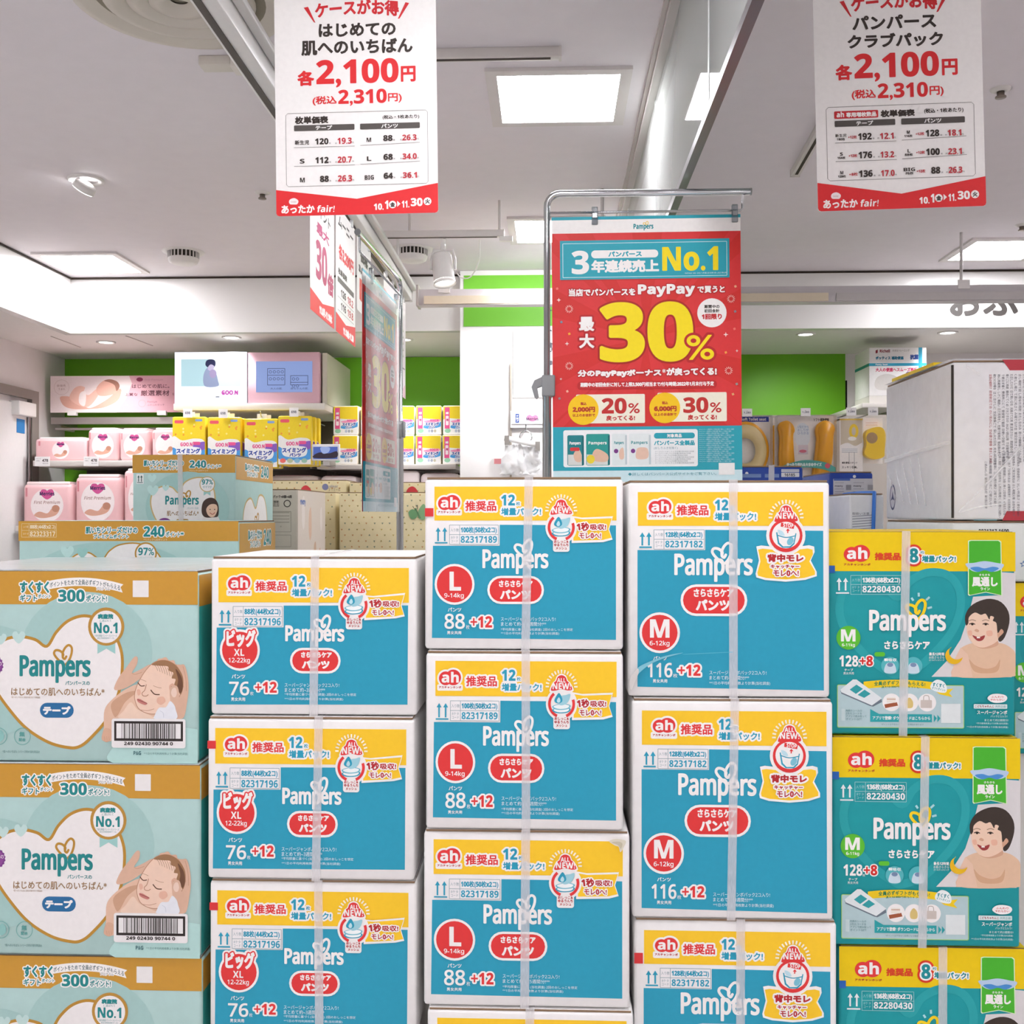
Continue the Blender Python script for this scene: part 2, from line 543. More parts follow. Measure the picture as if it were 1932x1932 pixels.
# small white ceiling junction box near the banner rail
a, b = PZ(380, 112, ZC), PZ(470, 112, ZC)
t = thing('ceiling_junction_box', 'slim white ceiling box beside the banner rail and air diffuser', 'ceiling box', (0, 0, 0))
obj('body', box(a.x, a.y - .03, ZC - .03, (a.x + 2 * b.x) / 3, a.y + .03, ZC, M('dcd6cc', .5, 'plastic'), .003), t)
obj('end_cap', box((a.x + 2 * b.x) / 3 + .001, a.y - .035, ZC - .04, b.x + .02, a.y + .035, ZC, M('e2dcd4', .5, 'plastic'), .003), t)

# tilted downlight
cen = PZ(162, 338, ZC)
t = thing('ceiling_downlight', 'tilted round downlight glowing in the bare ceiling', 'downlight', cen)
obj('rim', lathe([(.075, 0), (.075, -.008), (.055, -.01), (.052, -.001)], M('e6e2e0', .4, 'plastic'), 28), t)
hd = obj('lamp_head', lathe([(.05, .0), (.05, .01), (.045, .028), (.03, .034)], M('dddad8', .4, 'plastic'), 24), t, (-.012, 0, -.045))
hd.rotation_euler = (math.radians(15), math.radians(38), 0)
obj('lens', lathe([(.047, -.002), (.001, -.003)], M('ffffff', .4, 'emit', e=14), 24), hd)
ln2 = obj('reflector_glow', lathe([(.022, 0), (.001, 0)], M('ffffff', .4, 'emit', e=8), 16), t, (-.045, -.015, -.012))

def sprinkler(px, py, label):
    c_ = PZ(px, py, ZC)
    t = thing('ceiling_sprinkler', label, 'sprinkler', c_)
    obj('escutcheon', lathe([(.035, 0), (.033, -.004), (.02, -.01), (.014, -.01)], M('e0dcd8', .4, 'plastic'), 20), t)
    obj('nozzle', lathe([(.012, -.006), (.012, -.022), (.018, -.026), (.018, -.03), (.001, -.03)], M('8a8078', .35, 'metal'), 16), t)
sprinkler(495, 363, 'small ceiling sprinkler next to the first price banner')
sprinkler(1888, 168, 'small ceiling sprinkler beside the club pack price banner')
sprinkler(1928, 424, 'small ceiling sprinkler above the light panel at the frame edge')

def vent(px, py, label, r=.085):
    c_ = PZ(px, py, ZC)
    t = thing('ceiling_vent', label, 'vent', c_)
    wm = M('e9e5e2', .4, 'plastic')
    obj('flange', lathe([(r + .03, 0), (r + .025, -.006), (r, -.006)], wm, 28), t)
    obj('bowl', lathe([(r * .98, -.038), (r * .9, -.06), (r * .7, -.068), (.001, -.07)], wm, 28), t)
    obj('throat', lathe([(r * .8, 0), (r * .8, -.04)], M('4a443c', .7, 'paint'), 24), t)
    for k in range(24):
        q = 2 * math.pi * k / 24
        x, y = r * .95 * math.cos(q), r * .95 * math.sin(q)
        obj('slat', box(x - .003, y - .003, -.042, x + .003, y + .003, -.004, wm), t)
vent(346, 475, 'round slatted ceiling vent near the corner light panel')
vent(778, 470, 'round slatted ceiling vent above the track spotlight')

def track(p0, p1, label, rods=(), drop=0):
    """surface or suspended lighting track from p0 to p1 (tops)"""
    p0, p1 = Vector(p0), Vector(p1)
    t = thing('ceiling_track_rail', label, 'track rail', p0)
    d = p1 - p0
    L = d.length
    ang = math.atan2(d.y, d.x)
    wm = M('dcd6d2', .45, 'plastic')
    o = obj('rail_body', box(0, -.018, -.03, L, .018, 0, wm, .002), t); o.rotation_euler = (0, 0, ang)
    obj('rail_slot', box(.03, -.006, -.0315, L - .03, .006, -.0299, dark), o)
    for u in (0, L):
        o = obj('end_cap', box(u - .004, -.02, -.032, u + .004, .02, .0, wm), t); o.rotation_euler = (0, 0, ang)
    for r in rods:
        q = p0 + d * r - p0
        obj('rod', tube([q, q + Vector((0, 0, drop))], .006, wm, 8), t)
    return t
a, b = PZ(790, 96, ZC), PZ(1057, 96, ZC)
track((a.x - .3, a.y, ZC), (b.x, a.y, ZC), 'lighting track flush on the ceiling before the large light panel')
a, b = PZ(1500, 320, ZC), PZ(1565, 205, ZC)
track(b, a, 'lighting track on the ceiling partly behind the club pack banner')
zt = CZ + 1.26
a, b = P(690, 436, 4.75), P(950, 436, 4.75)
a.z = b.z = P(820, 436, 4.75).z
trk = track(a, b, 'suspended lighting track carrying the white spotlight', (.32, .97), ZC - a.z)
obj('track_adapter', box(.62, -.016, -.05, .68, .016, -.03, M('e8e4e0', .45, 'plastic')), trk)
crd = [P(905, 452, 4.74), P(902, 490, 4.74), P(885, 515, 4.74), P(866, 512, 4.74), P(856, 500, 4.74)]
obj('power_cord', tube(openpts([(q.x, q.z) for q in crd], 4) and [Vector((x, 4.74 + .2 * i / 20, z)) - Vector(a) for i, (x, z) in enumerate(openpts([(q.x, q.z) for q in crd], 4))], .003, M('efedea', .5, 'plastic'), 6), trk)

def spotlight(base, aim, label, watts, glow=12):
    base = Vector(base)
    t = thing('ceiling_track_spotlight', label, 'spotlight', base)
    wm = M('ece9e6', .35, 'plastic')
    obj('stem', tube([(0, 0, 0), (0, 0, -.05)], .012, wm, 12), t)
    arm = [(.045, 0, -.05), (.055, 0, -.09), (.055, 0, -.14)]
    obj('yoke', tube([(-.055, 0, -.14), (-.055, 0, -.09), (-.045, 0, -.05), (.045, 0, -.05), (.055, 0, -.09), (.055, 0, -.14)], .006, wm, 8), t)
    hd = obj('lamp_head', lathe([(.001, .075), (.04, .075), (.047, .065), (.05, -.068), (.053, -.07), (.05, -.072), (.046, -.03)], wm, 28), t, (0, 0, -.14))
    dr = (Vector(aim) - (base + Vector((0, 0, -.14)))).normalized()
    q = dr.to_track_quat('-Z', 'Y').to_euler()
    hd.rotation_euler = q
    obj('lens', lathe([(.05, -.055), (.001, -.055)], M('fffaf4', .4, 'emit', e=glow), 24), hd)
    L = bpy.data.lights.new('spot_lamp', 'SPOT')
    L.energy = watts; L.spot_size = math.radians(62); L.spot_blend = .6; L.shadow_soft_size = .05
    lo = bpy.data.objects.new('spot_lamp', L); COL.objects.link(lo)
    lo.parent = t
    lo.location = Vector((0, 0, -.14)) + dr * .08
    lo.rotation_euler = q
    return t
sb = P(836, 452, 4.75)
spotlight(sb, sb + Vector((.12, -.12, -1)), 'white track spotlight pointing down beside the pillar', SPOT_W * .35)
sb2 = P(1136, 440, 4.6)
t = spotlight(sb2, (-.05, 6.1, 2.45), 'white spotlight on a long rod behind the red poster', SPOT_W)
obj('ceiling_rod', tube([(0, 0, 0), (0, 0, ZC - sb2.z)], .008, M('c9c4c2', .4, 'plastic'), 8), t)
# lamps of the same kind further along the shop, out of the frame, that light the soffit corner
spotlight((-2.0, 4.3, ZC - .001), (-2.9, 5.6, 2.6), 'white spotlight near the corner above the pink packs', SPOT_W * .5) if False else None

# hanging clear smoke barrier along the aisle
xg = .361
gt = thing('glass_smoke_barrier', 'clear glass smoke barrier hanging from the ceiling along the aisle', 'glass barrier', (xg, .6, CZ + .898))
gh = HC - .898
gm = M('e9ecea', .02, 'clear', ior=1.75)
ys = [0, 1.75, 2.95, 4.2, 5.4]
for i in range(4):
    obj('glass_pane', box(-.004, ys[i] + .004, .02, .004, ys[i + 1] - .004, gh - .03, gm), gt)
    if i:
        obj('joint_strip', box(-.006, ys[i] - .004, .02, .006, ys[i] + .004, gh - .03, M('e4e6e6', .3, 'plastic')), gt)
obj('bottom_channel', box(-.011, 0, 0, .011, 5.45, .02, M('8d8d90', .35, 'metal')), gt)
obj('top_channel', box(-.03, 0, gh - .03, .03, 5.45, gh, M('cfcac7', .5, 'paint')), gt)
obj('top_channel_lip', box(-.045, 0, gh - .012, -.031, 5.45, gh, M('c0bab6', .5, 'paint')), gt)

# suspended sign beam across the shop
YBM = 5.35
b0 = rect(790, 541, 2000, 571, YBM)
bt = thing('sign_beam', 'long grey suspended sign beam hanging in front of the white soffit', 'sign beam', (0, YBM, b0[2]))
obj('beam_body', box(b0[0], 0, 0, b0[1], .07, b0[3] - b0[2], M('c9c4c6', .45, 'paint')), bt)
cs = rect(800, 555, 1562, 570, YBM)
obj('cream_strip', box(cs[0], -.012, .004, cs[1], 0, cs[3] - cs[2] + .004, M('dccfb8', .5, 'plastic')), bt, label='cream plastic strip')
cs2 = rect(1578, 555, 2000, 570, YBM)
obj('grey_strip', box(cs2[0], -.012, .004, cs2[1], 0, cs2[3] - cs2[2] + .004, M('c4bfbe', .5, 'plastic')), bt)
obj('end_bracket', box(b0[0] - .012, -.02, -.005, b0[0], .09, b0[3] - b0[2] + .02, M('b5aeaa', .4, 'paint')), bt)
for px in (838, 1100, 1818):
    q = P(px, 541, YBM)
    obj('hanger_plate', box(q.x - .03, -.006, b0[3] - b0[2] - .02, q.x + .03, 0, b0[3] - b0[2] + .025, M('e3dfdc', .4, 'plastic')), bt)
    obj('hanger_rod', tube([(q.x, .03, b0[3] - b0[2]), (q.x, .03, ZC - b0[2])], .008, M('cfcac8', .4, 'plastic'), 8), bt)

# banner rail along the aisle
XRL = -.79
zr = CZ + 1.17
rt = thing('banner_rail', 'long white ceiling-hung banner rail running down the aisle', 'banner rail', (XRL, 1.4, zr))
obj('rail_body', box(-.032, 0, 0, .032, 4.2, .065, M('e7e4e2', .3, 'plastic'), .004), rt)
obj('rail_lip', box(.033, 0, .05, .06, 4.2, .07, M('d5d2d0', .3, 'plastic'), .003), rt)
obj('rail_slot', box(-.022, .02, -.004, -.004, 4.18, 0, M('5e5854', .5, 'paint')), rt)
obj('end_cap', box(-.036, 4.2, -.006, .036, 4.21, .07, M('d8d4d2', .4, 'plastic')), rt)
for y in (.5, 2.1, 3.9):
    obj('hanger_rod', tube([(0, y, .06), (0, y, ZC - zr)], .007, M('d8d4d2', .4, 'plastic'), 8), rt)
# cross rail that carries the two price banners, above the frame
zx = CZ + 1.27
for xa, xb, lb in ((-1.6, .3, 'white cross rail carrying the price banner beside the air diffuser'), (.42, 1.7, 'white cross rail carrying the club pack price banner')):
    rx = thing('banner_cross_rail', lb, 'banner rail', (0, 2.3, zx))
    obj('rail_body', box(xa, -.02, 0, xb, .02, .04, M('e7e4e2', .3, 'plastic'), .004), rx)
    for x in (xa + .25, xb - .15):
        obj('hanger_rod', tube([(x, 0, .04), (x, 0, ZC - zx)], .007, M('d8d4d2', .4, 'plastic'), 8), rx)

# ------------------------------------------------------------------ diaper cartons: printed designs
TEAL, YEL, RED, DRED = '2a9dbb', 'fccb2c', 'e0393a', 'b5282e'
KRAFT = '8c735a'
def emblem_heart(c, x0, y0, x1, y1, col, w, part='logo'):
    q = [(.68, .58), (.60, .70), (.50, .62), (.52, .46), (.36, .31), (.14, .28), (.05, .42), (.14, .60), (.36, .82), (.60, .98),
         (.82, .76), (.95, .42), (.95, .14), (.80, .03), (.62, .16), (.50, .40), (.50, .60)]
    p = openpts([(x0 + a * (x1 - x0), y0 + b * (y1 - y0)) for a, b in q], 5)
    c.stroke(p, w, col, part)
def ah_logo(c, x0, y0, x1, y1, kana, outline=True, kcol=DRED):
    w, h = x1 - x0, y1 - y0
    e1 = (x0 + w * .30, y0 + h * .56, w * .30, h * .44)
    e2 = (x0 + w * .65, y0 + h * .50, w * .35, h * .50)
    if outline:
        c.ell(e1[0], e1[1], e1[2] + 16, e1[3] + 16, WHITE, 'emblem'); c.ell(e2[0], e2[1], e2[2] + 16, e2[3] + 16, WHITE, 'emblem')
        c.rrect(kana[0] - 14, kana[1] - 14, kana[2] + 14, kana[3] + 18, 14, WHITE, 'emblem')
    c.ell(*e1, RED, 'emblem'); c.ell(*e2, RED, 'emblem')
    c.text('ah', x0 + w * .12, y0 + h * .14, x0 + w * .90, y0 + h * .84, WHITE, h * .045)
    c.text('アカチャンホンポ', *kana, kcol, .8)
def up_arrows(c, xa, xb, y0, y1, base, col):
    for x in (xa, xb):
        c.line([(x, y0 + 30), (x, y1)], 14, col, 'handling_mark')
        c.poly([(x, y0), (x - 22, y0 + 36), (x + 22, y0 + 36)], col, 'handling_mark')
    c.rect(*base, col, 'handling_mark')
def code_table(c, x0, y0, x1, y1, xm, ym, rows, col, linecol):
    for p in (((x0, y0), (x1, y0)), ((x0, ym), (x1, ym)), ((x0, y1), (x1, y1)), ((x0, y0), (x0, y1)), ((xm, y0), (xm, y1)), ((x1, y0), (x1, y1))):
        c.line(p, 4, linecol, 'code_table_frame')
    w, h = xm - x0, ym - y0
    c.text('入り数', x0 + w * .1, y0 + h * .34, xm - w * .08, y0 + h * .68, linecol)
    c.text('8ケタ', x0 + w * .16, ym + h * .16, xm - w * .16, ym + h * .44, linecol)
    c.text('コード', x0 + w * .16, ym + h * .54, xm - w * .16, ym + h * .82, linecol)
    c.text(rows[0], xm + 10, y0 + h * .16, x1 - 14, y0 + h * .92, col, 1.6)
    c.text(rows[1], xm + 10, ym + h * .14, x1 - 12, ym + h * .86, col, 1.6)
def all_new(c, cx, cy, sx, sy, allb, newb):
    """sunburst and the red rosette that says ALL NEW!"""
    for k in range(15):
        a = math.radians(180 + 180 * k / 14)
        c.line([(cx + 112 * sx * math.cos(a), cy + 30 + 112 * sy * math.sin(a)), (cx + 142 * sx * math.cos(a), cy + 30 + 142 * sy * math.sin(a))], 13, 'fbf3df', 'sunburst_pattern')
    q = [(-95, 58), (-70, 0), (-50, -18), (-34, -52), (0, -66), (34, -52), (50, -18), (70, 0), (95, 50), (60, 62), (0, 52), (-60, 64)]
    c.blob([(cx + a * sx * 1.14, cy + b * sy * 1.18) for a, b in q], WHITE, 'rosette')
    c.blob([(cx + a * sx, cy + b * sy) for a, b in q], RED, 'rosette')
    c.text('ALL', *allb, WHITE, 1.6); c.text('NEW!', *newb, WHITE, 2.4)

def club_design(W, H, g):
    c = Canvas(*g['face'], W, H)
    if g.get('mark'):
        pass
    c.rect(*g['yel'], YEL, 'yellow_panel')
    c.poly(g['teal'], TEAL, 'teal_panel')
    ah_logo(c, *g['ah'], g['kana'])
    c.text('推奨品', *g['rec'], RED, 2.6, (WHITE, 15))
    c.text('12', *g['n12'], TEAL, 7, (WHITE, 15))
    c.text('枚', *g['mai'], TEAL, .6, (WHITE, 9))
    c.text('増量パック!', *g['more'], TEAL, 2.2, (WHITE, 14))
    up_arrows(c, *g['arr'], TEAL)
    c.rrect(*[v + d for v, d in zip(g['tab'][:4], (-6, -6, 6, 6))], 4, 'f1eff0', 'code_table')
    code_table(c, *g['tab'], g['code'], TEAL, '7f9aa2')
    emblem_heart(c, *g['heart'], WHITE, 22)
    c.text('Pampers', *g['brand'], WHITE, 6.5, part='logo', pl=True)
    x0, y0, x1, y1 = g['pill']
    c.rrect(x0 - 20, y0 - 20, x1 + 20, y1 + 20, (y1 - y0) / 2 + 19, WHITE, 'pill_badge')
    c.rrect(x0, y0, x1, y1, (y1 - y0) / 2 - 1, RED, 'pill_badge')
    c.text('さらさらケア', *g['sara'], WHITE, 3.2)
    c.text('パンツ', *g['pan'], WHITE, 5.5)
    cx, cy, r = g['circ']
    c.ell(cx, cy, r + 20, r + 20, WHITE, 'size_badge')
    if g['size'] == 'XL':
        c.text('ビッグ', *g['big'], WHITE, 10, (WHITE, 26), part='size_badge')
    c.ell(cx, cy, r, r, RED, 'size_badge')
    if g['size'] == 'XL':
        c.text('ビッグ', *g['big'], WHITE, 7, (RED, 11), part='size_badge')
        c.text('XL', *g['sz'], WHITE, 1)
    else:
        c.text(g['size'], *g['sz'], WHITE, 7)
    c.text(g['kg'], *g['kgb'], WHITE, 1, pl=True)
    c.text('パンツ', *g['pan2'], WHITE, 1)
    c.text(g['cnt'], *g['cntb'], WHITE, 3.5, pl=True)
    c.text('枚', *g['mai2'], WHITE)
    c.text('+12', *g['plus'], RED, 6, (WHITE, 14))
    c.text('男女共用', *g['uni'], WHITE, .6)
    for t, bx in zip(g['lines'], g['lb']):
        c.text(t, *bx, 'e8f4f6')
    # feature badge
    cx, cy, r = g['ring']
    if g['size'] == 'M':
        rb = [(1062, 640), (1100, 632), (1290, 652), (1470, 630), (1508, 640), (1512, 680), (1482, 745), (1528, 830), (1528, 862), (1440, 890), (1290, 904), (1130, 892), (1062, 872), (1056, 845), (1082, 745)]
        c.poly([(1290 + (a - 1290) * 1.03, 768 + (b - 768) * 1.06) for a, b in rb], WHITE, 'ribbon')
        c.poly([(1290 + (a - 1290) * .97, 772 + (b - 768) * .9) for a, b in rb], YEL, 'ribbon')
        c.ell(cx, cy, r + 24, r + 24, WHITE, 'rosette')
        all_new(c, *g['new'])
        c.ell(cx, cy, r, r, RED, 'rosette'); c.ell(cx, cy - 4, r * .84, r * .80, WHITE, 'rosette')
        c.poly([(1212, 520), (1226, 610), (1262, 642), (1328, 642), (1358, 612), (1374, 528), (1366, 526), (1350, 604), (1322, 630), (1268, 632), (1238, 602), (1222, 518)], TEAL, 'cup_print')
        c.line(openpts([(1215, 540), (1290, 560), (1370, 546)]), 8, TEAL, 'cup_print')
        c.ell(1325, 590, 24, 34, '7cc3d6', 'cup_print', 30)
        c.blob([(1225, 500), (1262, 512), (1280, 545), (1240, 540)], 'bfe0ea', 'cup_print')
        c.poly([(1252, 442), (1360, 452), (1352, 492), (1248, 474)], RED, 'stop_mark')
        c.text('STOP', 1268, 448, 1350, 480, WHITE, 1.2, rot=6)
        c.line([(1304, 525), (1306, 505)], 9, RED, 'stop_mark'); c.poly([(1306, 488), (1290, 508), (1322, 508)], RED, 'stop_mark')
        c.text('背中モレ', 1143, 692, 1430, 755, DRED, 4, (WHITE, 14))
        c.text('キャッチャー', 1168, 775, 1398, 808, DRED, 1.6, (WHITE, 9))
        c.text('モレ0へ!', 1190, 820, 1392, 868, DRED, 2, (WHITE, 9))
    else:
        rb = g['rib']
        c.poly(rb, WHITE, 'ribbon')
        mx, my = sum(p[0] for p in rb) / len(rb), sum(p[1] for p in rb) / len(rb)
        c.poly([(mx + (a - mx) * .93, my + (b - my) * .84) for a, b in rb], YEL, 'ribbon')
        c.ell(cx, cy, r + 20, r + 20, WHITE, 'rosette')
        tx = g['tag']
        c.rrect(tx[0] - 10, tx[1] - 20, tx[2] + 10, tx[3] + 16, 22, WHITE, 'rosette')
        all_new(c, *g['new'])
        c.ring(cx, cy, r - 12, 24, RED, 'rosette', -20, 68); c.ring(cx, cy, r - 12, 24, RED, 'rosette', 112, 232)
        for dy, col in ((34, TEAL), (6, '6fbdd0')):
            c.blob([(cx - 80, cy + dy + 12), (cx, cy + dy - 10), (cx + 78, cy + dy + 4), (cx + 60, cy + dy + 34), (cx - 10, cy + dy + 44), (cx - 66, cy + dy + 36)], col, 'layer_print')
            c.blob([(cx - 68, cy + dy + 12), (cx, cy + dy - 4), (cx + 66, cy + dy + 6), (cx + 50, cy + dy + 28), (cx - 10, cy + dy + 36), (cx - 56, cy + dy + 28)], 'f2f8f8', 'layer_print')
        c.blob([(cx - 10, cy - 62), (cx + 40, cy - 76), (cx + 78, cy - 84), (cx + 66, cy - 30), (cx + 30, cy + 4), (cx - 20, cy + 6)], '9fd2de', 'layer_print')
        c.blob([(cx - 24, cy - 92), (cx + 4, cy - 52), (cx + 4, cy - 20), (cx - 28, cy - 4), (cx - 60, cy - 18), (cx - 60, cy - 44)], TEAL, 'layer_print')
        c.blob([(cx - 24, cy - 56), (cx - 10, cy - 34), (cx - 16, cy - 14), (cx - 34, cy - 12), (cx - 42, cy - 30)], 'bfe2ea', 'layer_print')
        h = (tx[3] - tx[1]) / 3
        for k, t in enumerate(('おしっこ&', 'ゆるうんち', 'メッシュ')):
            i = 14 * (k == 2)
            c.text(t, tx[0] + i, tx[1] + h * k + 2, tx[2] - i, tx[1] + h * (k + 1) - 2, DRED, .8)
        a = g['sec']
        c.text('1秒', a[0], a[1], a[0] + (a[2] - a[0]) * .42, a[3], DRED, 3, (WHITE, 10), shear=-.12)
        c.text('吸収!', a[0] + (a[2] - a[0]) * .46, a[1] + 14, a[2], a[3] - 8, DRED, 2, (WHITE, 9))
        c.text('モレ0へ!', *g['sec2'], DRED, 1.6, (WHITE, 9))
    return c.build()

LS = ['スーパージャンボパック2コ入り!', 'まとめて約~%s週間分!**', '*平均尿量に基づく(当社調査) 2回のおしっこを想定', '**1日の平均利用枚数より計算(当社調査)']
G_XL = dict(face=(60, 80, 1882, 1442), yel=(128, 172, 1812, 470), teal=[(708, 497), (708, 684), (113, 688), (108, 1350), (1800, 1340), (1805, 492)],
    ah=(213, 238, 412, 368), kana=(213, 375, 412, 398), rec=(457, 288, 735, 372), n12=(780, 240, 900, 335), mai=(912, 298, 950, 335), more=(780, 352, 1135, 418),
    arr=(160, 217, 535, 645, (132, 657, 243, 670)), tab=(260, 505, 695, 675, 350, 592), code=('88枚(44枚x2コ)', '82317196'),
    heart=(972, 578, 1122, 722), brand=(722, 665, 1245, 845), pill=(785, 878, 1192, 1058), sara=(862, 893, 1135, 942), pan=(870, 965, 1115, 1037),
    circ=(320, 880, 158), size='XL', big=(200, 705, 462, 855), sz=(268, 870, 360, 930), kg='12-22kg', kgb=(220, 945, 410, 1000),
    pan2=(248, 1088, 368, 1125), cnt='76', cntb=(225, 1150, 405, 1270), mai2=(412, 1235, 443, 1268), plus=(455, 1150, 648, 1245), uni=(243, 1285, 368, 1318),
    lines=[LS[0], LS[1] % '3', LS[2], LS[3]], lb=[(718, 1160, 1200, 1195), (718, 1200, 1075, 1238), (718, 1245, 1350, 1272), (718, 1285, 1235, 1310)],
    ring=(1330, 492, 120), tag=(1268, 598, 1392, 682), new=(1332, 325, 1, 1, (1300, 280, 1375, 318), (1250, 322, 1415, 378)),
    rib=[(1420, 405), (1500, 412), (1780, 385), (1765, 440), (1748, 490), (1776, 585), (1700, 602), (1420, 620)], sec=(1465, 440, 1725, 512), sec2=(1490, 530, 1680, 575))
G_L = dict(face=(55, 92, 1815, 1592), yel=(140, 170, 1757, 465), teal=[(722, 502), (722, 685), (127, 685), (118, 1487), (1752, 1497), (1752, 507)],
    ah=(172, 243, 370, 375), kana=(170, 381, 372, 403), rec=(415, 295, 692, 383), n12=(735, 240, 858, 335), mai=(868, 302, 905, 335), more=(735, 355, 1090, 420),
    arr=(173, 232, 525, 645, (143, 653, 257, 665)), tab=(275, 505, 710, 672, 365, 588), code=('100枚(50枚x2コ)', '82317189'),
    heart=(848, 630, 1014, 792), brand=(568, 715, 1155, 930), pill=(632, 965, 1095, 1170), sara=(715, 985, 1015, 1042), pan=(725, 1065, 1000, 1150),
    circ=(320, 1020, 158), size='L', sz=(275, 910, 378, 1075), kg='9-14kg', kgb=(228, 1095, 403, 1148),
    pan2=(260, 1222, 380, 1258), cnt='88', cntb=(230, 1275, 412, 1408), mai2=(422, 1372, 455, 1410), plus=(462, 1295, 655, 1395), uni=(253, 1425, 380, 1455),
    lines=[LS[0], LS[1] % '2.5', LS[2], LS[3]], lb=[(733, 1303, 1218, 1338), (733, 1345, 1135, 1380), (733, 1398, 1370, 1425), (733, 1432, 1250, 1458)],
    ring=(1268, 525, 120), tag=(1205, 632, 1332, 720), new=(1268, 350, 1, 1, (1228, 308, 1305, 345), (1188, 350, 1350, 402)),
    rib=[(1360, 425), (1450, 440), (1725, 428), (1710, 480), (1692, 540), (1722, 630), (1640, 652), (1360, 660)], sec=(1405, 482, 1665, 555), sec2=(1428, 572, 1620, 620))
G_M = dict(face=(30, 108, 1640, 1840), yel=(108, 198, 1588, 468), teal=[(648, 500), (648, 662), (105, 662), (105, 1755), (1592, 1776), (1588, 507)],
    ah=(195, 255, 378, 372), kana=(193, 380, 378, 402), rec=(420, 302, 675, 385), n12=(725, 258, 833, 345), mai=(845, 310, 880, 345), more=(725, 362, 1055, 425),
    arr=(144, 197, 520, 625, (120, 633, 220, 645)), tab=(237, 500, 640, 655, 318, 576), code=('128枚(64枚x2コ)', '82317182'),
    heart=(695, 600, 867, 772), brand=(400, 690, 1028, 915), pill=(470, 955, 963, 1168), sara=(555, 970, 872, 1035), pan=(572, 1055, 845, 1145),
    circ=(283, 1322, 143), size='M', sz=(205, 1215, 362, 1362), kg='6-12kg', kgb=(202, 1385, 362, 1435),
    pan2=(230, 1510, 340, 1542), cnt='116', cntb=(185, 1562, 385, 1680), mai2=(390, 1648, 425, 1680), plus=(430, 1575, 610, 1665), uni=(227, 1692, 343, 1722),
    lines=[LS[0], LS[1] % '3', LS[3]], lb=[(680, 1622, 1135, 1655), (680, 1662, 997, 1695), (680, 1708, 1165, 1738)],
    ring=(1290, 545, 132), new=(1292, 372, .98, 1, (1252, 322, 1328, 358), (1215, 362, 1370, 412)))

